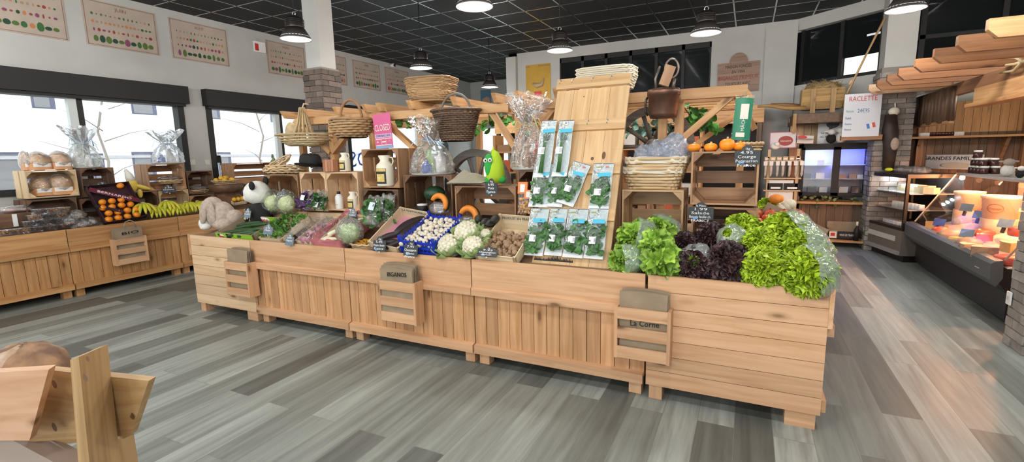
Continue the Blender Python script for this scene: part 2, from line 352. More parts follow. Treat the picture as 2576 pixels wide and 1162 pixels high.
q = MB(); dq(q, DL*.62, DL*.9, -.138, -.135, 3.3, 3.33); q.build('office_lamp_tube', emis('lamp_tube', (.8, .9, 1), .5), w)
# right part: glazed office over the cheese counter, side wall
XR = 4.6
b = MB(); b.box(D1.x+.2, XR+2, 9.75, 9.95, 0, 2.5); b.box(XR+1.7, XR+1.9, -5, 9.75, 0, CEIL); S(b.build('wall_right', PLASTER))
b = MB(); b.box(D1.x+.2, XR+2, 9.8, 9.82, 2.5, CEIL); w = S(b.build('window_6', DGLASS))
q = MB()
for x in (D1.x+.25, 3.2, 4.3, 5.4): q.box(x, x+.07, 9.74, 9.81, 2.5, CEIL)
q.box(D1.x+.2, XR+2, 9.74, 9.81, 3.18, 3.24); q.build('window_frame', BLACK, w)
# front wall behind the viewer with the shop window opening
b = MB(); b.box(-8.16, 6.5, -5.2, -5, 2.95, CEIL); b.box(-8.16, -5.6, -5.2, -5, 0, 2.95); b.box(3.6, 6.5, -5.2, -5, 0, 2.95); S(b.build('wall_front', PLASTER))
b = MB()
for x in (-5.6, -2.5, .5, 3.54): b.box(x, x+.06, -5.12, -5.06, 0, 2.95)
b.box(-5.6, 3.6, -5.12, -5.06, 2.89, 2.95); w = S(b.build('window_7', FR))
q = MB(); q.box(-5.6, 3.6, -5.10, -5.09, 0, 2.9); q.build('pane', GLASS, w)
# brick column
def bricks(b, x0, x1, y0, y1, z0, z1, bw_=.215, bh=.075, jit=.012):
    n = int((z1-z0)/bh)
    for k in range(n):
        za, zb = z0+k*bh+.004, z0+(k+1)*bh-.004
        for face in range(4):
            A = {0: ((x0, y0), (x1, y0), (0, -1)), 1: ((x1, y0), (x1, y1), (1, 0)), 2: ((x1, y1), (x0, y1), (0, 1)), 3: ((x0, y1), (x0, y0), (-1, 0))}[face]
            p, q, nn = Vector((*A[0], 0)), Vector((*A[1], 0)), Vector((*A[2], 0)); L = (q-p).length; d = (q-p)/L; u = -(.11 if (k+face) % 2 else 0)
            while u < L-.01:
                a, c = max(u, -.012)+.004, min(u+bw_, L+.012)-.004
                if c-a > .02:
                    j = random.uniform(0, jit); i0 = p+d*a-nn*.02; i1 = p+d*c-nn*.02; o0 = p+d*a+nn*(.012+j); o1 = p+d*c+nn*(.012+j)
                    Z = lambda v, z: v+Vector((0, 0, z))
                    b.hexa([Z(o0, za), Z(o1, za), Z(i1, za), Z(i0, za), Z(o0, zb), Z(o1, zb), Z(i1, zb), Z(i0, zb)])
                u += bw_
BRICK = plain('brown_grey_brick', (.165, .122, .10), .85, c2=(.12, .095, .083), scale=12, rv=.42, bump=.4)
BRICKG = plain('grey_brick', (.30, .275, .25), .85, c2=(.22, .20, .185), scale=12, rv=.25, bump=.4)
MORTAR = plain('mortar', (.24, .22, .20), .9)
def column(name, x0, x1, y0, y1, zt, brick, top_inset=.03, cap=True):
    b = MB(); b.box(x0+.006, x1-.006, y0+.006, y1-.006, 0, zt); o = S(b.build(name, MORTAR))
    q = MB(); bricks(q, x0, x1, y0, y1, 0, zt); q.build('brick_cladding', brick, o)
    if cap: q = MB(); q.box(x0+top_inset, x1-top_inset, y0+top_inset, y1-top_inset, zt, CEIL); q.build('painted_shaft', PLASTER, o)
    return o
column('trim_1', -5.62, -5.29, 5.0, 5.33, 2.80, BRICK)
PX0 = at(2206, 300, y=8.9); 
column('trim_2', PX0.x, PX0.x+.42, 8.9, 9.3, at(2250, 168, y=8.9).z, BRICKG)
column('trim_3', 1.905, 2.4, 4.70, 4.97, 3.0, BRICKG)
# ---------------------------------------------------------------- outdoors
OUTW = plain('white_render', (.86, .86, .85), .9)
b = MB(); b.box(-40, XW-T, -20, 40, -.35, -.15); S(b.build('ground', plain('pavement', (.45, .45, .44), .9, var=.1)))
XF = -17
b = MB(); b.box(XF-1, XF, -12, 40, -.2, 9); fac = b.build('facade', OUTW); tag(fac, 'white rendered building facade across the street outside the windows', 'building')
q = MB(); q.box(XF, XF+.06, -12, 40, 1.72, 1.80); q.build('string_course', plain('grey_ledge', (.45, .45, .48), .8), fac)
WB = plain('dull_blue_window', (.10, .11, .17), .4); WG = plain('greyish_pane', (.22, .22, .23), .3)
for (a, c, z0, z1) in ((4.6, 5.45, 3.05, 3.45), (6.19, 6.68, 3.05, 3.42), (8.5, 9.2, 3.05, 3.42), (10.8, 11.27, 3.04, 3.42), (13.3, 13.8, 3.04, 3.4), (5.1, 5.95, .5, 1.9), (8.33, 8.96, .5, 1.9), (7.3, 7.6, .6, 1.86), (11.0, 11.5, .5, 1.88), (15.5, 16.3, .5, 1.88), (19, 20, .5, 1.88)):
    q = MB(); q.box(XF-.05, XF+.01, a, c, z0, z1); w = q.build('window', WB, fac); q = MB(); q.box(XF+.01, XF+.02, a+.05, c-.12, z0+.03, z1-.06); q.build('pane', WG, w)
def bare_tree(name, x, y, label, seed):
    rr = random.Random(seed); b = MB()
    b.tube([(x+rr.uniform(-.03, .03)*k, y+rr.uniform(-.03, .03)*k, -.2+k*.6) for k in range(9)], [.035-.003*k for k in range(9)], 6)
    for k in range(9):
        z = .9+.35*k+rr.uniform(-.1, .1); s = 1 if k % 2 else -1; l = rr.uniform(.5, 1.2)
        b.tube([(x, y, z), (x+rr.uniform(-.2, .2), y+s*l*.5, z+.18), (x+rr.uniform(-.3, .3), y+s*l, z+rr.uniform(.25, .5))], [.014, .009, .004], 5)
    tag(b.build(name, plain('pale_bark', (.34, .30, .27), .9)), label, 'tree')
bare_tree('bare_tree', -12, 5.42, 'thin leafless street tree seen through the large left window', 3)
bare_tree('bare_tree', -12, 9.0, 'thin leafless street tree seen through the window with the black handle', 5)
# ---------------------------------------------------------------- pendant lamps
LAMPM = plain('dark_lamp_metal', (.12, .105, .10), .4, .5)
LENS = emis('lamp_lens', (.90, 1.0, .97), .88)
def make_lamp():
    r = empty('pendant_lamp', cat='lamp', group='industrial pendant lamps')
    q = MB(); q.lathe([(.09, .11), (.10, .125), (.168, .012), (.172, 0), (.166, .004), (.09, .105)], 32); q.build('lamp_shade', LAMPM, r)
    q = MB(); q.lathe([(.085, .10), (.095, .13), (.095, .22), (.06, .25), (.0, .255)], 24)
    for k in range(4): q.lathe([(.098, .14+.02*k), (.104, .145+.02*k), (.104, .15+.02*k), (.098, .155+.02*k)], 24)
    q.build('lamp_housing', DSTEEL, r)
    q = MB(); q.lathe([(.164, .006), (.158, .03), (.12, .055), (0, .06)], 28); q.build('lamp_lens', LENS, r)
    q = MB(); q.tube([(.022*math.cos(a), 0, .278+.022*math.sin(a)) for a in [2*PI*k/12 for k in range(12)]], .006, 6, closed=True); q.build('hook', STEEL, r)
    q = MB(); q.cyl((0, 0, .30), (0, 0, CEIL-2.9), .007); q.build('cord', BLACK, r)
    return r
lamp = Proto(make_lamp())
for (x, y, lab) in ((-2.33, 4.07, 'dark pendant lamp hanging nearest, cut off by the top edge above the wheel'), (-4.69, 4.10, 'dark pendant lamp half hidden behind the left brick column'),
        (-4.59, 6.32, 'dark pendant lamp hanging above the stacked rectangular wicker baskets'), (-4.72, 8.76, 'small far pendant lamp hanging before the back corner'),
        (-2.315, 6.27, 'dark pendant lamp hanging between yellow poster and black office window'), (-.523, 6.29, 'dark pendant lamp hanging in front of the wooden founding sign wall'),
        (1.333, 6.3, 'dark pendant lamp hanging beside the right white pillar shaft')):
    o = lamp.put((x, y, 2.9), 0, lab)
EL = 66
def lampglow(x, y, EL=EL):
    l = bpy.data.lights.new('pendant_glow', 'POINT'); l.energy = EL; l.shadow_soft_size = .13; l.color = (1, .965, .91)
    o = bpy.data.objects.new('pendant_glow', l); COL.objects.link(o); o.location = (x, y, 2.87)
for x in (-4.69, -2.325, -.523, 1.333):
    for y in ((4.08, 6.3) if x < -2 else (6.3,)): lampglow(x, y, 30 if (x < -4 and y < 5) else EL)
lampglow(-4.72, 8.76); lampglow(-.523, 4.08); lampglow(1.333, 4.08); lampglow(3.2, 6.3, 80); lampglow(3.2, 3.6)
for x in (-6.9, -4.65, -2.32, -.3, 1.9):
    for y in (1.87, -.35, -2.6): lampglow(x, y, 26 if x < -6 else EL)
for x, y in ((-.523, 4.08), (1.333, 4.08), (-.3, 1.87), (1.9, 1.87), (-2.32, 1.87)): lamp.put((x, y, 2.9), 0, 'dark pendant lamp hanging nearer than the frame shows')
# ================================================================ COUNTERS
def atp(px, py, P, Nn):
    d = CR*(px-1288) - CU*(py-581) + CF*FPX; o = Vector((0, 0, CAMZ))
    return o+d*((Vector(P)-o).dot(Nn)/d.dot(Nn))
TRAYM = wood('tray_boards', (.30, .19, .11), (.19, .11, .06), rv=.2)
def counter_unit(loc, rz, w, label, wood_=PINE, depth=.92, group=None, side_planks=False):
    r = empty('display_counter', loc, rz, label, 'counter', group)
    q = MB(); n = 1
    q.box(.002, w-.002, 0, .022, .605, .81); q.build('upper_board', wood_, r)
    q = MB(); q.hexa([(.0, -.018, .545), (w, -.018, .545), (w, .02, .545), (0, .02, .545), (0, -.018, .598), (w, -.018, .598), (w, .02, .612), (0, .02, .612)]); q.build('ledge_rail', wood_, r)
    q = MB(); k = max(1, round(w/.098)); s = w/k
    for i in range(k): q.box(i*s+.0022, (i+1)*s-.0022, .026+random.uniform(0, .003), .045, .13, .56)
    q.build('plank_panel', PINEM if wood_ is PINE else wood_, r)
    q = MB(); q.hexa([(.004, -.01, .095), (w-.004, -.01, .095), (w-.004, .03, .095), (.004, .03, .095), (.004, -.01, .155), (w-.004, -.01, .155), (w-.004, .03, .166), (.004, .03, .166)]); q.build('base_rail', wood_, r)
    for x in (.02, w-.10):
        for y in (.045, depth-.15): q = MB(); q.box(x, x+.08, y, y+.08, 0, .13); q.build('leg', wood_, r)
    q = MB(); q.hexa([(.004, .024, .735), (w-.004, .024, .735), (w-.004, .50, .85), (.004, .50, .85), (.004, .024, .755), (w-.004, .024, .755), (w-.004, .50, .872), (.004, .50, .872)])
    q.box(.004, w-.004, .50, depth, .85, .872); q.build('tray', TRAYM, r)
    q = MB(); q.box(.002, .02, .05, depth, .13, .735); q.box(w-.02, w-.002, .05, depth, .13, .735); q.box(.02, w-.02, depth-.02, depth, .13, .86); q.build('carcass', wood_, r)
    return r
YF = 2.942
for (a, c, lab) in ((-4.21, -3.017, 'island counter unit with vertical planks under cucumbers and onions, left of three'), (-3.012, -1.783, 'island counter unit with vertical planks under eggplants and white mushrooms, middle of three'), (-1.778, -.535, 'island counter unit with vertical planks under brown mushrooms and hook board, right of three')):
    counter_unit((a, YF, 0), 0, c-a, lab, group='island counter units')
def end_unit(x0, x1, face, label):   # end unit: horizontal plank side towards the viewer, its own front on the island end
    r = empty('display_counter', (x0, YF, 0), 0, label, 'counter', 'island end counters'); w = x1-x0; D = 1.9
    q = MB()
    for k in range(7): z = .095+k*.1022; q.box(.002, w-.002, random.uniform(0, .002), .024, z+.0016, z+.1006)
    q.build('side_planks', PINE2 if face < 0 else PINE, r)
    xe = w if face > 0 else 0; s = face
    X = lambda a, b_: (min(xe+s*a, xe+s*b_), max(xe+s*a, xe+s*b_))
    q = MB(); q.box(*X(-.002, .02), -.006, D, .60, .82); q.build('upper_board', PINE, r)
    q = MB(); q.box(*X(.0, .035), .03, D, .545, .61); q.build('ledge_rail', PINE, r)
    q = MB(); k = 19
    for i in range(k): q.box(*X(-.03, -.008), .026+i*(D-.03)/k, .026+(i+1)*(D-.03)/k-.003, .13, .56)
    q.build('plank_panel', PINE, r)
    q = MB(); q.box(*X(-.01, .028), .05, D, .095, .165); q.build('base_rail', PINE, r)
    for x in (.02, w-.17):
        for y in (.02, D-.12): q = MB(); q.box(x, x+(.08 if x < .1 else .15), y, y+.09, 0, .1); q.build('leg', PINE, r)
    q = MB(); q.hexa([(.01, .024, .735), (w-.01, .024, .735), (w-.01, .50, .85), (.01, .50, .85), (.01, .024, .755), (w-.01, .024, .755), (w-.01, .50, .872), (.01, .50, .872)]); q.box(.01, w-.01, .5, D, .85, .872); q.build('tray', TRAYM, r)
    q = MB(); q.box(*( (0.002, .02) if face > 0 else (w-.02, w-.002)), .03, D, .13, .735); q.box(.02, w-.02, D-.02, D, .13, .86); q.build('carcass', PINE, r)
    return r
end_unit(-5.15, -4.215, -1, 'left end counter of the island with pale horizontal side planks')
end_unit(-.522, .425, 1, 'right end counter of the island with horizontal side planks under the lettuces')
for (a, c, lab) in ((-.3, 1.2, 'wall counter unit hidden towards the left edge of the frame'), (1.205, 2.685, 'wall counter unit by the windows under the bread crates at the left edge'), (2.69, 3.91, 'wall counter unit by the windows under the clementine crate and bananas'), (5.205, 6.5, 'wall counter unit by the second window behind the panda'), (3.915, 5.2, 'wall counter unit by the windows right beside the left end of the island')):
    if c > 1.3: counter_unit((-7.07, a, 0), PI/2, c-a, lab, PINEO, .84, group='wall counter units')
b = MB(); b.box(-5.0, -2.28, 3.465, 3.80, .873, 1.025); tag(b.build('riser_shelf', PINE2), 'long pale wooden step carrying crates at the back of the island', 'shelf')
# paper bag racks
def bag_rack(loc, rz, w, lab, h=.33, d=.105):
    r = empty('bag_rack', loc, rz, lab, 'rack', 'slatted paper bag racks')
    for x in (0, w-.02): q = MB(); q.box(x, x+.02, -d, -.0, 0, h); q.build('side_panel', PINE, r)
    for k, z in enumerate((.005, .13, .255)): q = MB(); q.box(.02, w-.02, -d, -d+.014, z, z+.072); q.build('front_slat', PINE, r)
    q = MB(); q.box(.02, w-.02, -d+.014, 0, 0, .014); q.build('bottom_board', PINE, r)
    return r
def bag_stack(loc, rz, w, h, lab, n=7, d=.07, lean=.0, logo=None):
    r = empty('paper_bag_stack', loc, rz, lab, 'paper bags', 'folded kraft bags in racks')
    q = MB(); rr = random.Random(n+int(w*1000))
    for k in range(n):
        y = -.012-d*k/n; hh = h-rr.uniform(0, .03)-(.012 if k == n-1 else 0); o = rr.uniform(-.006, .006)
        q.grid(lambda u, v: (o+w*u+.002*math.sin(v*7+k), y-lean*v-.008*math.sin(u*PI)*v+.004*math.sin(u*9+k), hh*v+.012*math.sin(u*PI)*(v > .9)), 8, 8)
    q.build('paper_bags', KRAFT, r)
    if logo:
        q = MB(); text(q, logo[0], (w*.55, -d-.017, h*logo[1]), (1, 0, .05), (0, 0, 1), .05, w*.6); q.build('printed_logo', BLACK, r)
    return r
def rackset(loc, rz, w, l1, l2, hb, **k): bag_rack(loc, rz, w, l1); bag_stack((loc[0]+(.025 if rz == 0 else 0), loc[1]+(-.005 if rz == 0 else .025), loc[2]+.016), rz, w-.05, hb, l2, **k)
rackset((-.70, 2.94, .29), 0, .335, 'slatted paper bag rack on the right end counter below the lettuces', 'stack of kraft bags in the rack below the lettuces', .42, logo=('La Corne', .52))
rackset((-2.56, 2.922, .285), 0, .355, 'slatted paper bag rack below the eggplant and white mushroom crates', 'rippled kraft bags in the rack below the white mushrooms', .44, n=11, d=.085, logo=('BIGANOS', .84))
rackset((-4.47, 2.94, .28), 0, .335, 'slatted paper bag rack on the left end of the island', 'stack of plain kraft bags in the rack on the left end of the island', .44)
rackset((-7.05, 3.08, .30), PI/2, .36, 'slatted paper bag rack on the wall counter below the clementines', 'kraft handle bags in the rack below the clementines', .45, logo=('BIO', .83))
q = MB(); q.tube([(-6.93, 3.2, .76), (-6.93, 3.22, .83), (-6.93, 3.27, .85), (-6.93, 3.31, .83), (-6.93, 3.33, .76)], .006, 6); o = q.build('twisted_handle', KRAFT); 
for s in bpy.data.objects:
    if s.get('label', '').startswith('kraft handle bags'): o.parent = s; o.matrix_parent_inverse = (Matrix.Translation(s.location) @ s.rotation_euler.to_matrix().to_4x4()).inverted()
# ---------------------------------------------------------------- crates
def crate(loc, rz, w, h, d, mat, label, back='h', sides='d', nb=3, group='wooden apple crates', top=True, name='wooden_crate', rot=None, tilt=None):
    r = empty(name, loc, rot if rot else rz, label, 'crate', group); t = .012
    q = MB()   # boards along the depth
    for (x0, x1) in ((0, t), (w-t, w)):
        q = MB()
        for (a, c) in ((0, .46), (.54, 1)): q.box(x0, x1, d*a, d*c, 0, h)
        q.build('side_panel', mat, r)
    q = MB()
    for (a, c) in ((0, .46), (.54, 1)): q.box(t, w-t, d*a, d*c, 0, t)
    q.build('bottom_panel', mat, r)
    if top:
        q = MB()
        for (a, c) in ((0, .46), (.54, 1)): q.box(t, w-t, d*a, d*c, h-t, h)
        q.build('top_panel', mat, r)
    q = MB(); g = .27 if nb == 3 else .36
    for k in range(nb):
        if back == 'h': z0 = h*k/nb+.01; q.box(0, w, d, d+.01, z0, z0+h/nb*(1-g)+.0)
        else: x0 = w*k/nb+.01; q.box(x0, x0+w/nb*(1-g), d, d+.01, 0, h)
    q.build('back_slats', mat, r)
    s = .062
    for (x, z, sx, sz) in ((t, t, 1, 1), (w-t, t, -1, 1), (t, h-t, 1, -1), (w-t, h-t, -1, -1)):
        if not top and sz < 0: continue
        q = MB(); v = [(x, z), (x+sx*s, z), (x, z+sz*s)]
        vs = [(a, .004, c) for a, c in v]+[(a, d-.004, c) for a, c in v]
        q.add(vs, [(0, 1, 2), (5, 4, 3), (0, 3, 4, 1), (1, 4, 5, 2), (2, 5, 3, 0)], False, None, [Vector((vv[1], vv[0], vv[2])) for vv in vs]); q.build('corner_post', mat, r)
    return r
YC = 3.45
def pc(px0, px1, pt, pb, y, mat, label, d=.30, rz=0, zb=None, **k):   # crate whose open front fills the given span in the plane y
    pm = (pt+pb)/2; a = at(px0, pm, y=y); c = at(px1, pm, y=y); zt = at((px0+px1)/2, pt, y=y).z; zb = at((px0+px1)/2, pb, y=y).z if zb is None else zb
    return crate((a.x, y, zb), rz, c.x-a.x, zt-zb, d, mat, label, **k)
pc(672, 752, 440, 536, YC+.02, CRATE, 'brown crate on the step behind the bagged white cabbages', back='v')
pc(757, 821, 433, 530, YC+.02, PINE2, 'pale crate on the step holding the bagged salad packs', back='v')
pc(822, 902, 433, 530, YC+.02, PINE2, 'pale crate on the step holding the white flask and small jar', back='v')
pc(912, 1003, 374, 472, YC+.02, CRATE, 'topmost brown crate holding the large milk jug jar', back='v', nb=3)
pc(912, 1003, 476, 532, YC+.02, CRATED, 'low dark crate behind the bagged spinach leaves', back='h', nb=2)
pc(1017, 1138, 440, 538, YC+.02, CRATED, 'dark stained crate holding green pumpkin and cut pumpkin slice', zb=1.026, back='v', nb=4)
pc(1146, 1298, 468, 590, YC-.0, CRATE, 'crate with wide back slats behind the cauliflowers, folded paper on top', zb=.872, back='h', nb=3)
pc(1303, 1375, 428, 532, YC+.03, CRATED, 'dark red-brown crate holding the nut bags left of the herb board', d=.28)
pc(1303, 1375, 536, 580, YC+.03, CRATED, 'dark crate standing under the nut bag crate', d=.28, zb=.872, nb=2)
CRATEM = wood('mid_pine_crate', (.56, .37, .20), (.42, .25, .12), rv=.15)
pc(1564, 1718, 478, 612, YC, CRATEM, 'tall pale crate behind the green lettuces under the lined baskets', d=.3, zb=.872)
pc(1738, 1908, 380, 516, YC+.02, CRATE, 'large upper crate with small orange pumpkins on its top', d=.3)
pc(1738, 1905, 522, 640, YC+.02, CRATE, 'large lower crate behind the red lettuces', d=.3, zb=.872)
q = MB(); a = at(1546, 375, y=YC); c = at(1546, 640, y=YC); q.box(a.x-.03, a.x+.05, YC, YC+.05, .872, a.z); tag(q.build('timber_post', CRATE), 'rough upright timber post right of the herb board', 'post')
# wall counter crates (open towards the shop, x+)
def wc(px0, px1, pt, pb, x, mat, label, d=.30, zb=None, **k):
    pm = (pt+pb)/2; a = at(px0, pm, x=x); c = at(px1, pm, x=x); zt = at((px0+px1)/2, pt, x=x).z; zb = at((px0+px1)/2, pb, x=x).z if zb is None else zb
    return crate((x, a.y, zb), PI/2, c.y-a.y, zt-zb, d, mat, label, **k)
XC = -7.46
wc(66, 196, 428, 496, XC, CRATEP, 'pale crate by the window holding loaves in clear bags', back='h')
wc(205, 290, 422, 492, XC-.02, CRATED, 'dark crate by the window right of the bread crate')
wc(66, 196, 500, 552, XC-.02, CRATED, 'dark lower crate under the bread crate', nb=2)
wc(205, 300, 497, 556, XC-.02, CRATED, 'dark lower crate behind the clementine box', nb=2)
wc(372, 466, 412, 478, XC, CRATE, 'brown crate by the window under the ribboned gift basket')
wc(472, 537, 430, 486, XC-.02, CRATED, 'small dark crate holding a wicker tray beside the window jamb')
wc(300, 398, 482, 530, XC, CRATED, 'dark lower crate behind the bananas under the banana toy', nb=2)
wc(402, 476, 478, 526, XC, CRATEP, 'pale lower crate behind the bananas', nb=2)
wc(479, 545, 490, 530, XC, CRATE, 'brown lower crate behind the rabbit toy', nb=2)
wc(588, 700, 409, 462, XC, CRATE, 'brown crate by the second window behind the panda toy')
wc(588, 700, 464, 510, XC, CRATED, 'dark lower crate by the second window behind the panda toy', zb=.866)
# ---------------------------------------------------------------- pergola over the island
YP = 3.80; ZB = 1.94
per = empty('wooden_pergola', (-4.44, YP, 0), 0, 'light timber pergola standing over the middle of the island', 'pergola')
def pp(name, fn, mat=BEAM): q = MB(); q.M = Matrix.Translation((4.44, -YP, 0)); fn(q); return q.build(name, mat, per)
YR = 4.95
for y in (YP, YR):
    pp('beam', lambda q: q.bar((-4.44, y, ZB+.015), (-1.86, y, ZB+.015), .06, .075))
    pp('beam', lambda q: q.bar((-1.82, y, ZB+.02), (-.03, y, ZB+.02), .06, .075))
xs = [-4.52+.07, -3.99, -2.84, -1.80, -.60, -.48]
for x in xs:
    for y in ((YP+.03, YR) if x not in (-3.99,) else (YP+.03,)):
        if x > -.7 and y == YR: continue
        pp('post', lambda q: q.box(x-.03, x+.03, y, y+.06, .872 if x < -1 else .873, ZB-.02))
pp('post', lambda q: q.box(-2.10, -2.04, YR, YR+.06, .872, ZB-.02)); pp('post', lambda q: q.box(-.1, -.04, YR, YR+.06, .872, ZB-.02))
rx = [-4.52, -4.16, -3.76, -3.38, -3.2, -2.84, -2.36, -1.95, -1.74, -1.4, -1.05]
for i, x in enumerate(rx):
    def f(q):
        y0, y1, z = YP-.13, YR+.22, ZB+.055
        q.hexa([(x-.02, y0+.05, z), (x+.02, y0+.05, z), (x+.02, y1, z), (x-.02, y1, z), (x-.02, y0, z+.075), (x+.02, y0, z+.075), (x+.02, y1, z+.075), (x-.02, y1, z+.075)])
    pp('rafter', f)
for i in range(1, 6):
    y = YP+.24*i
    pp('rafter', lambda q: q.hexa([(-.95, y-.02, ZB-.02), (.02, y-.02, ZB-.02), (.02, y+.02, ZB-.02), (-.95, y+.02, ZB-.02), (-.95, y-.02, ZB+.055), (-.03, y-.02, ZB+.055), (-.03, y+.02, ZB+.055), (-.95, y+.02, ZB+.055)]))
def brace(x0, z0, x1, z1, y=YP+.03, y1=None): pp('brace', lambda q: q.bar((x0, y, z0), (x1, y if y1 is None else y1, z1), .045, .06, (0, 1, 0)))
brace(-4.0, 1.62, -4.4, 1.93); brace(-3.97, 1.62, -3.6, 1.93)
brace(-2.86, 1.6, -3.28, 1.93); brace(-2.84, 1.60, -3.0, 1.93, YP+.05, YP+.5); brace(-2.8, 1.60, -2.42, 1.93); brace(-2.84, 1.62, -2.84, 1.9, YP+.05, YP+.45)
brace(-1.78, 1.55, -2.05, 1.93); brace(-1.76, 1.58, -1.46, 1.93)
brace(-.48, 1.62, -.12, 1.94); brace(-.48, 1.6, -.06, 1.92, YR, YR); brace(-.06, 1.55, -.08, 1.93, YR, YP+.3); brace(-.1, 1.93, .02, 1.72, YP+.05, YP+.3); brace(-.3, 1.5, .0, 1.8, YR+.05)
# ---------------------------------------------------------------- herb display board with hooks
BL = Vector((-1.366, 3.10, .787)); BRt = Vector((-.804, 3.10, .789)); TL = Vector((-1.405, 3.69, 2.118))
UB = (BRt-BL).normalized(); VB = (TL-BL); VB = (VB-UB*VB.dot(UB)).normalized(); NB = UB.cross(VB); BLEN = (TL-BL).length; BWID = (BRt-BL).length
def atb(px, py): p = atp(px, py, BL, NB)-BL; return p.dot(UB), p.dot(VB)
Rb = Matrix((UB, VB, NB)).transposed()
hb = empty('herb_board', BL, Rb.to_euler(), 'tall leaning pine board with hooks holding herb packets', 'display board')
BOARDW = wood('pine_board', (.72, .50, .275), (.58, .35, .165), rv=.08, knots=False)
q = MB()
for k in range(4): q.box(BWID*k/4+.001, BWID*(k+1)/4-.001, -.015, BLEN-.09, -.02, 0)
o = q.build('back_planks', BOARDW, hb)
KN = plain('dark_knot', (.16, .075, .04), .6)
q = MB(); 
for px, py, rx_, ry_ in ((1519, 391, .014, .03), (1490, 399, .012, .014)): u, v = atb(px, py); q.lathe([(1, 0), (.6, .001), (0, .0012)], 14); [q.v.__setitem__(i, Vector((q.v[i].x*rx_+u, q.v[i].y*ry_+v, q.v[i].z+.0005))) for i in range(len(q.v)-29, len(q.v))] if False else None
q = MB()
for px, py, rx_, ry_ in ((1519, 391, .014, .03), (1490, 399, .012, .014), (1469, 243, .005, .006)):
    u, v = atb(px, py); q.add([(u+rx_*math.cos(2*PI*k/14), v+ry_*math.sin(2*PI*k/14), .0012) for k in range(14)], [tuple(range(14))])
q.build('knot', KN, hb)
hooks = []
for (pa, pb_, hk) in ((222, 300, None), (0, 0, None)): pass
crosspx = [((1388, 213), (1563, 262), [(1400, 208), (1445, 204), (1494, 202), (1541, 197)]), ((1383, 300), (1553, 322), [(1388, 313), (1433, 311), (1483, 308), (1532, 304)]), ((1350, 418), (1548, 430), [(1365, 415), (1418, 414), (1474, 417), (1521, 415)]), ((1345, 520), (1538, 535), [(1365, 528), (1411, 529), (1461, 529), (1510, 531)])]
for i, (a, c, hp) in enumerate(crosspx):
    v1 = BLEN if i == 0 else atb((a[0]+c[0])/2, {1: 304, 2: 412, 3: 525}[i])[1]; hh = .085
    q = MB(); q.box(-.004, BWID+.004, v1-hh, v1, 0, .022); q.build('cross_board', BOARDW, hb)
    for px, py in hp:
        u, v = atb(px, py); u = min(max(u, .03), BWID-.03); v = v1-.018
        q = MB(); q.tube([(u, v, .02), (u, v, .045), (u, v-.02, .06), (u, v-.035, .05), (u+.002, v-.03, .04)], .0032, 6); q.build('hook', STEEL, hb); hooks.append((u, v))
q = MB()
for k in range(26): u = .02+.5*k/25*.56; q.add([(u-.008, .02, .0015), (u+.008, .02, .0015), (u+.002, .032+.02*random.random()+.025*math.exp(-((k-14)/4)**2), .0015)], [(0, 1, 2)])
q.build('burnt_grass_motif', BLACK, hb)
# ================================================================ PRODUCE AND THINGS ON THE ISLAND
def zt(y): return .757+(max(2.966, min(y, 3.442))-2.966)/.476*.117
XA = Vector((1, 0, 0)); ZA = Vector((0, 0, 1))
GR = lambda n, c, c2, rv=.2, rough=.45: plain(n, c, rough, c2=c2, scale=14, rv=rv)
LG = GR('batavia_leaf', (.47, .62, .035), (.31, .48, .015), .35); LO = GR('oak_leaf', (.36, .55, .08), (.21, .40, .04), .35)
LR = GR('red_leaf', (.075, .035, .035), (.045, .022, .026), .5); LGD = GR('dark_green_leaf', (.075, .20, .055), (.04, .125, .03), .4)
LC = GR('cabbage_leaf', (.50, .62, .30), (.36, .50, .20), .2); WHITEC = GR('cauliflower_curd', (.80, .76, .62), (.68, .63, .48), .12, .7)
def leaf(b, base, d, s, L, W, ruf=.1, curl=.3, nu=6, nv=4, r=None, freq=11, ph=0, tip=.75):
    d = Vector(d).normalized(); s = Vector(s); s = (s-d*s.dot(d)).normalized(); n = d.cross(s); base = Vector(base)
    def f(u, v):
        w = W*(.25+.75*math.sin(min(1, v/tip)*PI/2))*(1 if v < tip else math.sqrt(max(0.04, 1-((v-tip)/(1-tip+.001))**2*.8)))
        x = (u-.5)*w; e = abs(u-.5)*2
        return base+d*(L*v*(1-.12*e*e*v))+s*x+n*(curl*L*v*v+ruf*L*v*v*(.35+.65*e+.5*(v > .85))*math.sin(u*freq+ph+v*5)-.15*W*e*e)
    b.grid(f, nu, nv, True, r)
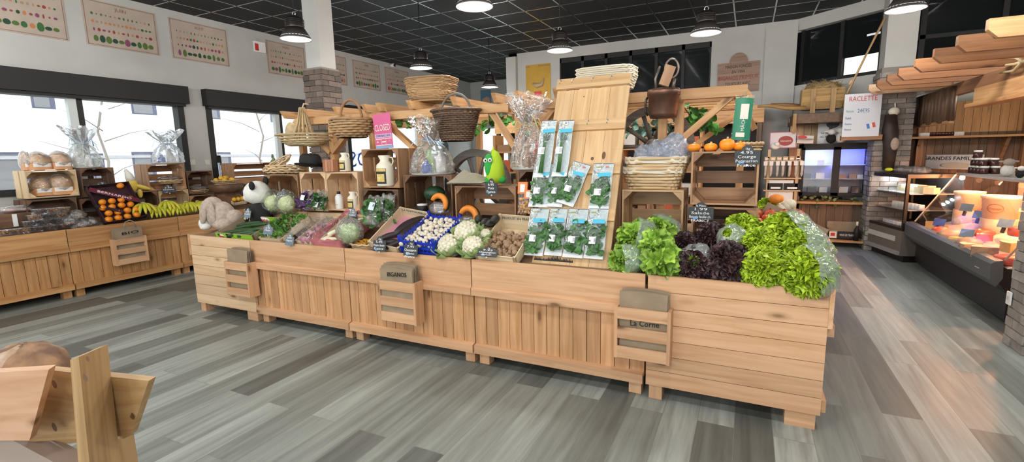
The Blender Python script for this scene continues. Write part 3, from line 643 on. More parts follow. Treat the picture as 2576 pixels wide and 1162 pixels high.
def lettuce(c, R, axis, mat, label, group, n=70, ruf=.13, curl=.1, freq=11, W=.75, sleeve=None, name='lettuce', core=None, smin=.0, tag_cat='lettuce'):
    rr = random.Random(int(c[0]*1000+c[1]*77)); r = empty(name, c, 0, label, 'lettuce', group)
    A = Vector(axis).normalized(); T = A.orthogonal().normalized(); B2 = A.cross(T); q = MB()
    for i in range(n):   # small frilled leaf tips over a dense shell
        t = (i+.5)/n; ca = 1-t*1.25; sa = math.sqrt(max(0, 1-ca*ca)); a = i*2.39996; rnd = lambda k: Vector((rr.uniform(-k, k), rr.uniform(-k, k), rr.uniform(-k, k)))
        d = A*ca+T*(sa*math.cos(a))+B2*(sa*math.sin(a)); sd = d.cross(A+rnd(.9))
        if sd.length < .1: sd = T
        leaf(q, d*R*rr.uniform(.98, 1.08)*(1-W)-A*R*.05, d+rnd(.45)-A*.1, sd, R*W*rr.uniform(1.0, 1.2), R*W*rr.uniform(.9, 1.35), ruf, curl*rr.uniform(.3, 1.3), 7, 4, rr.random(), freq, rr.uniform(0, 6), .7)
    q.ell((0, 0, 0), (R*.62,)*3, 14, 10, r=.2)
    q.build('foliage', mat, r)
    if core:
        q = MB()
        for i in range(16):
            a = i*2.4; d = A+(T*math.cos(a)+B2*math.sin(a))*.35*math.sqrt(i/16); leaf(q, A*R*.3, d, T*math.sin(a)-B2*math.cos(a), R*.62, R*.4, ruf, .2, 6, 3, rr.random(), freq)
        q.build('heart_leaves', core, r)
    if sleeve is not None:   # clear sleeve: open mouth around the head, gathered away from the viewer
        D = Vector(sleeve).normalized(); T2 = D.orthogonal().normalized(); B3 = D.cross(T2); q = MB(); p1 = rr.uniform(0, 6)
        def f(u, v):
            a = 2*PI*u; w = R*(1.06-.14*v-.6*v**5)*(1+.06*math.sin(5*a+p1)+.045*math.sin(11*a+7*v)); return D*(R*(-.05+1.15*v)+.05*R*math.sin(3*a+p1))+T2*w*math.cos(a)+B3*w*math.sin(a)
        q.grid(f, 36, 9, True, cu=True); q.build('plastic_sleeve', BAG, r)
    return r
def L_at(px, py, rpx, y): p = at(px, py, y=y); dep = (p-Vector((0, 0, CAMZ))).dot(CF); return p, rpx*dep/FPX
FR_ = (0, -.75, .6)
for (px, py, rp, y, ax, sl, lab) in (
    (1660, 588, 46, 3.33, (.1, -.5, .8), (.2, .6, .2), 'bagged green oak leaf lettuce at the back against the pale crate'),
    (1600, 602, 50, 3.20, (-.3, -.6, .7), (.7, .2, -.1), 'bagged green oak leaf lettuce beside the herb board, second from the front'),
    (1648, 622, 50, 3.12, (0, -.6, .8), None, 'bright open green oak leaf lettuce above the front one'),
    (1664, 655, 52, 3.035, (.0, -.85, .5), None, 'broad-leaved green oak leaf lettuce at the counter edge'),
    (1572, 655, 42, 3.04, (-.5, -.8, .4), (1, .25, .1), 'small bagged green lettuce in the corner under the herb packets')):
    p, R = L_at(px, py, rp, y); lettuce(p, R, ax, LO, lab, 'green oak leaf lettuces', 130, .12, .5, 6, .52, sl)
for (px, py, rp, y, ax, sl, lab, co) in (
    (1796, 600, 44, 3.34, (0, -.5, .8), None, 'dark red lettuce at the back inside the lower crate front', None),
    (1722, 608, 28, 3.30, (-.1, -.5, .8), None, 'small dark red lettuce squeezed behind the green oak leaf heads', None),
    (1752, 662, 44, 3.035, (-.1, -.9, .35), (.3, .7, .5), 'bagged red lettuce with pale green heart at the counter edge', LO),
    (1832, 660, 54, 3.05, (.1, -.8, .5), None, 'large dark red lettuce spilling over the counter edge', None)):
    p, R = L_at(px, py, rp, y); lettuce(p, R, ax, LR, lab, 'red lettuces', 190, .2, .45, 7, .46, sl, core=co)
for (px, py, rp, y, ax, sl, lab) in (
    (1868, 582, 46, 3.38, (-.2, -.5, .9), None, 'yellow-green batavia lettuce at the back left in front of the crate'),
    (1846, 606, 38, 3.22, (.6, .3, .6), (-.3, -.6, .5), 'batavia lettuce upside down in a milky bag'),
    (1975, 595, 62, 3.36, (0, -.5, .9), (.8, .5, .2), 'batavia lettuce topmost at the back of the pile'),
    (1908, 622, 50, 3.18, (-.2, -.6, .8), None, 'batavia lettuce in the middle of the pile behind the front heads'),
    (2020, 625, 52, 3.18, (.2, -.6, .8), (.9, .2, .2), 'batavia lettuce right of the middle of the pile, bag on its right side'),
    (1918, 674, 56, 3.03, (-.1, -.85, .5), None, 'batavia lettuce at the counter edge left of the last bagged one'),
    (2028, 686, 64, 3.0, (-.1, -.9, .4), (.85, .4, .1), 'batavia lettuce hanging over the right end of the counter edge'),
    (2072, 632, 26, 3.30, (.6, -.1, .7), (-.2, -.5, .3), 'small bagged green lettuce at the far right edge of the pile')):
    p, R = L_at(px, py, rp, y); lettuce(p, R, ax, LG, lab, 'batavia lettuces', 300, .30, .45, 9, .38, sl)
# ---------------------------------------------------------------- price tags
def price_tag(px, py, wpx, hpx, y, lines, label, tilt=.25, yaw=0, x=None, mat=SLATE):
    c = at(px, py, y=y) if x is None else at(px, py, x=x); dep = (c-Vector((0, 0, CAMZ))).dot(CF); w, h = wpx*dep/FPX, hpx*dep/FPX
    r = empty('price_tag', c, Euler((PI/2-tilt, 0, yaw), 'XYZ'), label, 'price tag', 'slate price tags')
    q = MB(); h2 = h*.34
    poly = [(-w/2, -h/2), (w/2, -h/2), (w/2, h2*.55), (w*.26, h2*.55)]+[(w*.24*math.cos(a), h2*.55+h*.27*math.sin(a)) for a in [PI*k/8 for k in range(9)]]+[(-w*.26, h2*.55), (-w/2, h2*.55)]
    q.prism(poly, -.002, .002); q.build('slate_board', mat, r)
    q = MB(); n = len(lines)
    for i, t in enumerate(lines):
        if i == 0: text(q, t, (0, h*.27, .0025), XA, (0, 1, 0), h*.16)
        else: text(q, t, (-w*.02, h*(.08-.21*(i-1)), .0025), XA, (0, 1, 0), h*.21, w*min(.85, .11*len(t)+.05))
    q.build('chalk_lettering', CHALK, r)
    q = MB(); q.box(-w*.3, -w*.12, -h*.46, -h*.38, .002, .003); q.build('flag_mark', BLUECHALK, r)
    q = MB(); q.box(-.006, .006, -h/2-.012, -h*.2, -.006, -.002); q.build('clip', STEEL, r)
    return r
price_tag(955, 612, 38, 40, 2.93, ['1kg', '5.95', 'Patate douce', 'France'], 'slate price tag on the pale crate end below the dark sweet potatoes', yaw=.1)
price_tag(1034, 624, 43, 40, 2.925, ['1kg', '7.95', 'Champignon', 'Blanc', 'France'], 'slate price tag on the blue crate of white mushrooms')
price_tag(1228, 632, 56, 30, 2.945, ['1kg', '9.95', 'Champignon', 'Brun'], 'slate price tag lying on the brown mushroom crate', tilt=.7)
price_tag(1763, 530, 60, 46, 3.455, ['la Pièce', '1.99', 'Salade', 'Batavia feuille ch.', 'FRANCE'], 'slate price tag reading 1.99 Salade on the lower large crate', tilt=.0)
price_tag(1880, 388, 58, 50, 3.458, ['1kg', '4.95', 'Courge', 'Potimarron', 'France'], 'slate price tag reading 4.95 beside the small orange pumpkins', tilt=.0)
price_tag(1236, 468, 34, 42, 3.40, ['1kg', '6.95', 'Pois', 'France'], 'slate price tag below the green pea pod toy', tilt=.05)
BGS = plain('blue_grey_tag', (.16, .21, .25), .45, var=.2, scale=20)
for a in ((675, 576, 34, 28, 2.95, ['1kg', '2.95', 'Mâche'], 'blue-grey price tag on the white box of green leaves'), (729, 601, 30, 32, 2.935, ['1kg', '3.95', 'Oignon'], 'blue-grey price tag hanging over the edge below the red onions'), (887, 537, 26, 30, 3.35, ['1kg', '1.95', 'Endive'], 'blue-grey price tag behind the bagged celery cabbage'),
          (712, 488, 26, 30, 3.42, ['1kg', '2.50', 'Chou'], 'blue-grey price tag between the bagged white cabbages'), (623, 535, 24, 26, 3.2, ['1kg', '2.95', 'Concombre'], 'dark price tag on the green cucumber carton')):
    price_tag(*a, mat=BGS)
# ---------------------------------------------------------------- sloping boxes of produce
def sbox(name, fl, fr, bl, h, label, cat, mat, y0=2.985, y1=3.40, x0=None, x1=None, wall=.009, fh=.6, liner=None, group='produce boxes', ribs=False, text_=None, bh=None):
    F = at(*fl, y=y0) if x0 is None else at(*fl, x=x0); G = at(*fr, y=y0) if x0 is None else at(*fr, x=x0); B_ = at(*bl, y=y1) if x0 is None else at(*bl, x=x1)
    U = (G-F); w = U.length; U.normalize(); V = B_-F; V = V-U*V.dot(U); d = V.length; V.normalize(); Nn = U.cross(V)
    r = empty(name, F, Matrix((U, V, Nn)).transposed().to_euler(), label, cat, group); bh = bh or h
    q = MB(); q.box(0, w, 0, d, 0, wall); q.build('bottom_panel', mat if not liner else liner, r)
    for x in (0, w-wall):
        q = MB()
        if ribs:
            for k in range(3): q.box(x, x+wall, 0, d, h*k/3+.006, h*k/3+h*.2)
            for k in range(13): q.box(x+.001, x+wall-.001, d*k/12-.004, d*k/12+.004, 0, h)
        else: q.hexa([(x, 0, 0), (x+wall, 0, 0), (x+wall, d, 0), (x, d, 0), (x, 0, h*fh), (x+wall, 0, h*fh), (x+wall, d, h), (x, d, h)])
        q.build('side_panel', mat, r)
    for (y, hh) in ((0, h*fh), (d-wall, bh)):
        q = MB()
        if ribs:
            hh = h
            for k in range(3): q.box(0, w, y, y+wall, hh*k/3+.006, hh*k/3+hh*.2)
            for k in range(10): q.box(w*k/9-.004, w*k/9+.004, y+.001, y+wall-.001, 0, hh)
        else: q.box(0, w, y, y+wall, 0, hh)
        q.build('end_panel', mat, r)
    for x in (.0, w-.02):
        for y in (0, d-.02): q = MB(); q.box(x, x+.02, y, y+.02, 0, (h if ribs else hh)*1.04+(.02 if ribs else 0)) if ribs or y > .1 else q.box(x, x+.02, y, y+.02, 0, h*fh); q.build('corner_post', mat, r)
    if text_:
        q = MB(); text(q, text_, (w/2, d-wall-.001, bh*.80), XA, (0, 0, 1), bh*.22, w*.85); q.build('printed_lettering', plain('ink_'+name, (.10, .10, .12), .7), r)
    return r, w, d, Matrix((U, V, Nn)).transposed(), F
def inbox(B, u, v, n): r, w, d, R, F = B; return F+R @ Vector((u*w, v*d, n))
# dark sweet potatoes / LA PASTOURELLE
BX = sbox('produce_crate', (930, 622), (1006, 640), (985, 538),   .10, 'pale wooden crate with pink liner reading LA PASTOURELLE holding dark sweet potatoes', 'crate', PLY, liner=plain('pink_liner', (.62, .28, .36), .7), text_='LA PASTOURELLE')
AUB = GR('dark_purple_skin', (.032, .02, .022), (.018, .012, .012), .3, .5)
def tuber(L, R, bend, mat, name, cat, group, taper=.8):
    r = empty(name, cat=cat, group=group); q = MB()
    q.tube([(L*(t-.5), bend*math.sin(t*PI), 0) for t in [k/10 for k in range(11)]], [R*(.25+.75*math.sin(PI*min(1, .08+t*.92))**.6*(1-(1-taper)*t)) for t in [k/10 for k in range(11)]], 10); q.build('skin', mat, r)
    q = MB(); q.tube([(L*.49, 0, 0), (L*.53, .003, 0)], [R*.22, R*.14], 6); q.build('stem_end', mat, r); return r
tp = Proto(tuber(.24, .034, .02, AUB, 'sweet_potato', 'sweet potato', 'dark sweet potatoes'))
for (u, v, n, a, s, lab) in ((.66, .66, .045, 1.25, 1.3, 'longest dark sweet potato, upright at the right side of the pink crate'), (.86, .58, .045, 1.28, 1.2, 'long dark sweet potato against the right wall of the pink crate'), (.42, .27, .045, .85, .85, 'dark sweet potato lying alone on the pink liner'), (.62, .12, .045, .5, .75, 'short dark sweet potato at the front end of the pink crate'), (.8, .15, .04, .9, .8, 'dark sweet potato in the front right corner of the pink crate')):
    tp.put(inbox(BX, u, v, n), (BX[3] @ Matrix.Rotation(a, 3, 'Z')).to_euler(), lab, s)
# white mushrooms in blue crate
BLUE = plain('blue_crate_plastic', (.012, .045, .52), .4)
BX = sbox('produce_crate', (1010, 634), (1098, 646), (1060, 566), .125, 'blue slotted plastic crate full of white mushrooms', 'crate', BLUE, ribs=True, fh=1)
def mushroom(mat, smat, name, group):
    q = MB(); q.lathe([(.0, .018), (.009, .0175), (.016, .012), (.0185, .004), (.0165, -.002), (.009, -.003), (.0075, -.004), (.0072, -.013), (.0, -.0135)], 12); r = tag(q.build(name, mat), None, 'mushroom', group); return r
MW = GR('white_mushroom', (.86, .80, .68), (.76, .68, .54), .1); MBR = GR('brown_mushroom', (.42, .27, .16), (.30, .18, .10), .25)
mp_ = Proto(mushroom(MW, MW, 'white_mushroom', 'white mushrooms in the blue crate')); rr = random.Random(4)
for j in range(10):
    for i in range(8):
        mp_.put(inbox(BX, (i+.6+rr.uniform(-.25, .25)+.25*(j % 2))/8.6, (j+.5+rr.uniform(-.2, .2))/10.2, .075+rr.uniform(-.01, .015)), (rr.uniform(-1.5, 1.5), rr.uniform(-1.5, 1.5), rr.uniform(0, 6)), 'small white mushroom lying in the blue plastic crate', 1.2*rr.uniform(.85, 1.15))
# brown mushrooms
BX = sbox('produce_crate', (1200, 660), (1300, 672), (1258, 575), .105, 'thin pale wooden crate of brown mushrooms reading PRODUIT EN FRANCE', 'crate', PLY, text_='PRODUIT EN FRANCE', fh=.75, bh=.14)
mp_ = Proto(mushroom(MBR, MW, 'brown_mushroom', 'brown mushrooms in the wooden crate'))
for j in range(8):
    for i in range(7):
        v = (j+.5+rr.uniform(-.2, .2))/11.5
        mp_.put(inbox(BX, (i+.7+rr.uniform(-.25, .25)+.25*(j % 2))/8, v+.03, .055+rr.uniform(-.01, .015)), (rr.uniform(-1.7, 1.7), rr.uniform(-1.7, 1.7), rr.uniform(0, 6)), 'small brown mushroom lying in the thin wooden crate', 1.25*rr.uniform(.85, 1.2))
# red onions in clear liner and pink liner box
BX = sbox('produce_crate', (745, 617), (800, 622), (790, 560), .08, 'pale crate with clear liner holding red onions', 'crate', PLY, liner=BAG, y1=3.38)
ON = GR('red_onion_skin', (.33, .12, .17), (.60, .42, .44), .2, .35)
def onion():
    r = empty('red_onion', cat='onion', group='red onions in the clear liner'); q = MB(); q.lathe([(0, -.03), (.016, -.028), (.03, -.012), (.032, .003), (.024, .02), (.008, .032), (.004, .045)], 14); q.build('bulb', ON, r)
    q = MB(); q.lathe([(.006, -.033), (.003, -.029)], 8); q.build('root_end', CREAM, r); return r
op = Proto(onion()); 
for k in range(16): op.put(inbox(BX, (.5+k % 4)/4.2+.03, .08+(k//4)*.21+rr.uniform(-.04, .04), .04+rr.uniform(0, .015)), (rr.uniform(-1, 1), rr.uniform(-1, 1), 0), 'red onion lying in the pale crate with clear liner', 1.05)
q = MB(); r_, w_, d_, R_, F_ = BX
q.grid(lambda u, v: (w_*(-.12+1.2*u), d_*v, .09+.02*math.sin(9*u+5*v)+.05*abs(u-.5)*2-.05*(1-abs(u-.5)*2)), 18, 12); q.build('clear_liner', BAGT, r_)
PINKF = film('pink_liner_film', (.85, .30, .36), .3, .55, .2, .8)
BX = sbox('produce_crate', (798, 624), (862, 630), (850, 556), .085, 'crate with crumpled pink-red liner holding endives and a purple cabbage', 'crate', PLY, liner=plain('red_liner', (.55, .12, .15), .6), y1=3.4)
r_, w_, d_, R_, F_ = BX; q = MB()
def lin(u, v):
    a = 2*PI*u; ca, sa = math.cos(a), math.sin(a); m = max(abs(ca), abs(sa)); e = v*1.0
    return (w_*(.5+.56*ca/m*(.94+.06*e)), d_*(.5+.54*sa/m*(.96+.04*e)), -.005+.12*e+.012*math.sin(9*a)*e)
q.grid(lin, 48, 5, cu=True); q.build('pink_liner', PINKF, r_)
EN = GR('endive_leaf', (.78, .74, .42), (.85, .84, .70), .1, .35)
ep = Proto(tuber(.15, .026, .0, EN, 'endive', 'endive', 'endives in the pink liner', taper=.5))
for k, (u, v, a) in enumerate(((.2, .15, 1.3), (.5, .12, .3), (.8, .25, -.3), (.3, .4, 1.0), (.65, .5, .4), (.85, .62, 1.2), (.35, .7, .7), (.75, .85, .2))):
    ep.put(inbox(BX, u, v, .055+.01*(k % 2)), (BX[3] @ Matrix.Rotation(a, 3, 'Z')).to_euler(), 'pale endive lying in the crate with pink-red liner')
PURP = GR('purple_leaf', (.07, .035, .14), (.12, .05, .16), .3)
tag(MB().build('x', PURP), 'x', 'x') if False else None
q = MB(); q.ell((0, 0, 0), (.05, .075, .04), fn=lambda p, a, t: 1+.06*math.sin(5*a+3*t)); o = tag(q.build('purple_aubergine', PURP), 'dark purple aubergine lying among the pale endives', 'aubergine', None); o.location = inbox(BX, .55, .72, .09)
# bagged celery cabbage, bagged white cabbages
def bagged(px, py, rp, y, mat, label, name, cat, group, sq=(1, 1, .85), ruf=.06, n=34, filmm=None, W=.9):
    p, R = L_at(px, py, rp, y); r = empty(name, p, 0, label, cat, group); q = MB(); rr = random.Random(int(px))
    q.ell((0, 0, 0), (R*.8, R*.8, R*.75), fn=lambda p_, a, t: 1+.04*math.sin(6*a+4*t))
    for i in range(n):
        t = (i+.5)/n; z = 1-1.7*t; s = math.sqrt(max(0, 1-z*z)); a = i*2.4; d = Vector((s*math.cos(a), s*math.sin(a), z)); T = d.cross(Vector((.1, .2, 1))).normalized()
        leaf(q, d*R*.74-T.cross(d)*R*.4, T.cross(d)+d*.12, T, R*.9, R*W, ruf, -.16, 6, 4, rr.random(), 8, i)
    q.build('leaves', mat, r); q = MB(); ph = rr.uniform(0, 6)
    q.ell((0, 0, R*.12), (R*1.12, R*1.05, R*1.15), 26, 14, fn=lambda p_, a, t: 1+.05*math.sin(7*a+ph)*math.cos(t)+.05*math.sin(13*a+9*t)+(.25*(math.sin(t)-.6)*abs(math.sin(3*a)) if math.sin(t) > .6 else 0)); q.build('clear_bag', filmm or BAGT, r); return r
CAB = GR('white_cabbage_leaf', (.72, .78, .42), (.58, .68, .28), .12)
bagged(688, 512, 26, 3.42, CAB, 'bagged pale cabbage on the step, left of the two', 'bagged_cabbage', 'cabbage', 'bagged pale cabbages')
bagged(722, 514, 26, 3.40, CAB, 'bagged pale cabbage on the step, right of the two', 'bagged_cabbage', 'cabbage', 'bagged pale cabbages')
bagged(880, 588, 31, 3.03, LC, 'bagged green celery cabbage at the counter edge right of the pink liner', 'bagged_cabbage', 'cabbage', None)
# flat basket of yellow chanterelles
def flat_basket(c, rx_, ry_, h, label, name='wicker_tray', mat=WICKP, rows=4, group='flat wicker trays', rot=0, ng=28):
    r = empty(name, c, rot, label, 'basket', group); q = MB()
    for k in range(rows):
        z = h*k/(rows-1); s = .8+.2*k/(rows-1); n = 56
        q.tube([((rx_*s+.004*math.sin(ng*.5*a+PI*k))*math.cos(a), (ry_*s+.004*math.sin(ng*.5*a+PI*k))*math.sin(a), z) for a in [2*PI*i/n for i in range(n)]], .0055, 5, closed=True)
    q.build('woven_side', mat, r); q = MB(); q.lathe([(.8, .0), (.0, .004)], 30); q.v = [Vector((v.x*rx_, v.y*ry_, v.z)) for v in q.v]
    for k in range(9): a = PI*k/9; q.tube([(.79*rx_*math.cos(a), .79*ry_*math.sin(a), .006), (-.79*rx_*math.cos(a), -.79*ry_*math.sin(a), .006)], .004, 5)
    q.build('base', mat, r); q = MB(); q.tube([(rx_*1.02*math.cos(a), ry_*1.02*math.sin(a), h+.004*math.sin(14*a)) for a in [2*PI*i/56 for i in range(56)]], .009, 6, closed=True); q.build('rim', mat, r); return r
p = at(918, 606, y=3.04); flat_basket((p.x, 3.06, zt(3.06)+.015), .15, .11, .05, 'flat wicker tray of yellow chanterelles at the counter edge')
CH = GR('chanterelle', (.70, .36, .03), (.55, .24, .015), .25)
def chant():
    q = MB(); q.lathe([(.004, -.02), (.006, -.005), (.014, .008), (.019, .010), (.012, .007), (0, .003)], 12, fn=lambda a, z: 1+.14*math.sin(3*a+z*90)); return tag(q.build('chanterelle', CH), None, 'mushroom', 'yellow chanterelles')
cp = Proto(chant())
for k in range(34): a = rr.uniform(0, 6.3); s = math.sqrt(rr.random()); cp.put((p.x+.13*s*math.cos(a), 3.06+.09*s*math.sin(a), zt(3.06)+.05+.035*(1-s)), (rr.uniform(-1, 1), rr.uniform(-1, 1), a), 'yellow chanterelle mushroom heaped in the flat wicker tray', 1.15)
# bagged spinach
def leafbag(px, py, wpx, hpx, y, label, name, cat, group, mat=LGD, n=60, labelm=PAPER, tilt=.35, stick=(.1, .1), lean=0):
    c = at(px, py, y=y); dep = (c-Vector((0, 0, CAMZ))).dot(CF); w, h = wpx*dep/FPX, hpx*dep/FPX; rr = random.Random(int(px*3+py))
    r = empty(name, c, Euler((-tilt, lean, 0)), label, cat, group); q = MB()
    for i in range(n):
        u, v = rr.uniform(-.4, .4), rr.uniform(-.48, .2); leaf(q, (w*u, rr.uniform(-.035, .02), h*v), (rr.uniform(-1, 1), rr.uniform(-.5, .3), rr.uniform(-.4, 1)), (rr.uniform(-1, 1), rr.uniform(-1, 1), .3), .07, .045, .06, .2, 4, 4, rr.random())
    q.build('leaves', mat, r); q = MB()
    for s in (-1, 1):
        q.grid(lambda u, v: (w*(u-.5)*(1-.05*math.sin(v*9)), s*.05*math.sin(PI*u)**.6*(1-v)**.5*(1+.15*math.sin(9*u+8*v))-.0, h*(v-.5)+.01*math.sin(u*14)*v), 14, 14)
    q.build('clear_bag', BAGT, r)
    if labelm: q = MB(); q.cbox((w*stick[0], -.056, h*stick[1]), (w*.32, .002, h*.25), Matrix.Rotation(.12, 3, 'Y')); q.build('paper_label', labelm, r)
    return r
LBL = plain('pale_blue_label', (.62, .72, .80), .5)
leafbag(940, 530, 54, 78, 3.20, 'clear bag of spinach leaves with pale label, front of the two', 'spinach_bag', 'bag of spinach', 'bagged spinach', labelm=LBL)
leafbag(972, 524, 46, 74, 3.28, 'clear bag of spinach leaves behind and right of the labelled one', 'spinach_bag', 'bag of spinach', 'bagged spinach', labelm=None)
leafbag(770, 503, 42, 52, 3.42, 'flat pack of mixed salad with white label, left of the two on the step', 'salad_pack', 'salad pack', 'salad packs on the step', mat=PURP, labelm=PAPER, stick=(.05, .05))
leafbag(806, 503, 40, 52, 3.41, 'flat pack of green salad with white label, right of the two on the step', 'salad_pack', 'salad pack', 'salad packs on the step', stick=(.1, -.3))
# white box of lamb's lettuce
BX = sbox('produce_crate', (655, 607), (712, 612), (700, 552), .07, 'white wooden box of loose green leaves beside the cucumbers', 'crate', PLY, y1=3.34)
q = MB(); r_, w_, d_, R_, F_ = BX
for i in range(170): leaf(q, (w_*rr.random(), d_*rr.random(), .05+.03*rr.random()), (rr.uniform(-1, 1), rr.uniform(-1, .5), rr.uniform(.2, 1)), (rr.uniform(-1, 1), rr.uniform(-1, 1), 0), .05, .035, .03, .3, 3, 3, rr.random())
LM = GR('lambs_lettuce', (.09, .24, .035), (.05, .15, .02), .35); o = tag(q.build('lambs_lettuce', LM), "loose heap of dark green lamb's lettuce in the white box", 'leaves', None, 'stuff'); o.location = F_; o.rotation_euler = R_.to_euler()
# cucumbers in green carton
CART = plain('green_carton_print', (.24, .50, .02), .55)
BX = sbox('produce_carton', (548, 600), (640, 608), (585, 558), .085, 'lime green and black printed carton holding cucumbers', 'box', KRAFT, y1=3.32, fh=.8, text_=None)
r_, w_, d_, R_, F_ = BX; q = MB(); q.box(.0, w_, -.0025, -.0005, .002, .066); q.build('lime_print', CART, r_); q = MB(); q.box(w_*.62, w_, d_-.0115, d_-.0095, .02, .084); q.build('lime_print', CART, r_)
q = MB(); q.box(w_*.3, w_*.42, -.004, -.0026, .005, .066); q.box(-.004, -.001, d_*.3, d_*.5, .005, .06); q.build('black_print_band', BLACK, r_)
q = MB(); q.lathe([(1, 0), (0, .001)], 24); q.v = [Vector((w_*.16+.04*v.x, -.003-v.z, .035+.02*v.y)) for v in q.v]; q.build('white_oval_print', WHITE, r_)
q = MB(); text(q, 'TRADA', (w_*.16, -.005, .035), XA, ZA, .022, .06); q.build('red_lettering', RED, r_)
q = MB(); q.lathe([(1, 0), (0, .001)], 24); q.v = [Vector((w_*.55+.09*v.x, d_-.012-v.z, .05+.035*v.y)) for v in q.v]; q.build('white_oval_print', WHITE, r_)
q = MB(); text(q, 'TRADA', (w_*.55, d_-.0145, .05), XA, ZA, .04, .13); q.build('red_lettering', RED, r_)
CU_ = GR('cucumber_skin', (.035, .10, .02), (.02, .06, .014), .3, .35)
cp = Proto(tuber(.30, .024, .012, CU_, 'cucumber', 'cucumber', 'cucumbers in the green carton', taper=.95))
for k, (u, v, n, a) in enumerate(((.3, .15, .05, .12), (.45, .3, .05, .1), (.62, .12, .055, .18), (.5, .48, .06, .08), (.75, .3, .06, .12), (.85, .15, .05, .2), (.7, .52, .075, .05), (.4, .65, .06, .1))):
    cp.put(inbox(BX, u, v, n), (BX[3] @ Matrix.Rotation(a+.3, 3, 'Z')).to_euler(), 'dark green cucumber lying in the lime green carton', .9)
# cauliflowers
def cauliflower(px, py, rp, y, label, ax=(0, -.5, .85)):
    p, R = L_at(px, py, rp, y); r = empty('cauliflower', p, 0, label, 'cauliflower', 'cauliflowers'); A = Vector(ax).normalized(); T = A.orthogonal().normalized(); B2 = A.cross(T); q = MB(); rr = random.Random(int(px))
    Ra = Matrix((T, B2, A)).transposed(); cs = []
    for i in range(60): t = (i+.5)/60; z = 1-.95*t; s = math.sqrt(1-z*z); cs.append(Ra @ Vector((s*math.cos(i*2.4), s*math.sin(i*2.4), z)))
    for c_ in cs: q.ell(c_*R*.72+A*R*.05, (R*.17, R*.17, R*.17), 8, 6, fn=lambda p_, a, t: 1+.1*math.sin(5*a+7*t))
    q.ell((0, 0, 0), (R*.75,)*3, 12, 8); q.build('curd', WHITEC, r); q = MB()
    for i in range(13):
        a = i*2.4; d = T*math.cos(a)+B2*math.sin(a); leaf(q, d*R*.25-A*R*.75, d*.9+A*(.55+.2*(i % 3)), d.cross(A), R*1.45, R*.95, .06, -.28+.12*(i % 3 == 0), 7, 5, rr.random(), 6, i)
    q.build('outer_leaves', LC, r); return r
cauliflower(1176, 590, 38, 3.12, 'cauliflower at the back of the front three with tall green leaves')
cauliflower(1133, 622, 37, 3.03, 'cauliflower at the counter edge right beside the blue crate')
cauliflower(1192, 624, 34, 3.02, 'cauliflower at the counter edge against the brown mushroom crate')
cauliflower(1222, 592, 18, 3.16, 'small cauliflower half hidden behind the brown mushroom crate')
# pumpkins, radishes
FL = GR('pumpkin_flesh', (.85, .30, .04), (.72, .20, .02), .1, .5); GRS = GR('green_pumpkin_rind', (.02, .07, .03), (.012, .04, .018), .2)
def slice_(px, py, rp, y, label):
    p, R = L_at(px, py, rp, y); r = empty('pumpkin_slice', p, (0, 0, .2), label, 'pumpkin', 'cut pumpkin slices'); q = MB()
    q.tube([(R*math.cos(a)*.75, 0, R*math.sin(a)*.8) for a in [-.9+3.6*k/14 for k in range(15)]], [R*.30*(.7+.3*math.sin(PI*k/14)) for k in range(15)], 10); q.build('flesh', FL, r)
    q = MB(); q.grid(lambda u, v: (R*1.02*math.cos(-.9+3.6*u), -.1*R+.55*R*(v-.0), R*1.05*math.sin(-.9+3.6*u)), 16, 4); q.build('rind', GRS, r)
    q = MB(); q.ell((-.15*R, 0, -.45*R), (R*.95, R*.55, R*.6), 18, 10, fn=lambda p_, a, t: 1+.05*math.sin(7*a+5*t)); q.build('cling_film', CLEAR, r); return r
slice_(1104, 512, 25, 3.40, 'cut orange pumpkin slice in film inside the dark stained crate')
slice_(1178, 546, 28, 3.35, 'cut orange pumpkin slice in front of the crate with wide slats')
p, R = L_at(1093, 487, 27, 3.6); r = empty('green_pumpkin', p, 0, 'dark green round pumpkin inside the dark stained crate', 'pumpkin'); q = MB(); q.ell((0, 0, 0), (R, R, R*.72), 24, 12, fn=lambda p_, a, t: 1+.05*math.cos(9*a)*math.cos(t)); q.build('rind', GRS, r); q = MB(); q.tube([(0, 0, R*.68), (.01, 0, R*.9)], [.012, .008], 6); q.build('stem', WICKP, r)
rp_ = Proto(tuber(.16, .036, .005, GR('black_radish_skin', (.02, .02, .016), (.04, .037, .03), .2, .6), 'black_radish', 'radish', 'black radishes'))
for (px, py, a, lab) in ((1202, 552, -1.1, 'black radish leaning against the cut pumpkin slice'), (1218, 560, -1.35, 'black radish second from the cut pumpkin slice'), (1234, 562, -1.5, 'black radish next to the brown mushroom crate back'), (1244, 552, -1.3, 'black radish at the rear of the row by the crate side')):
    rp_.put(at(px, py, y=3.27), (.5, .0, a), lab)
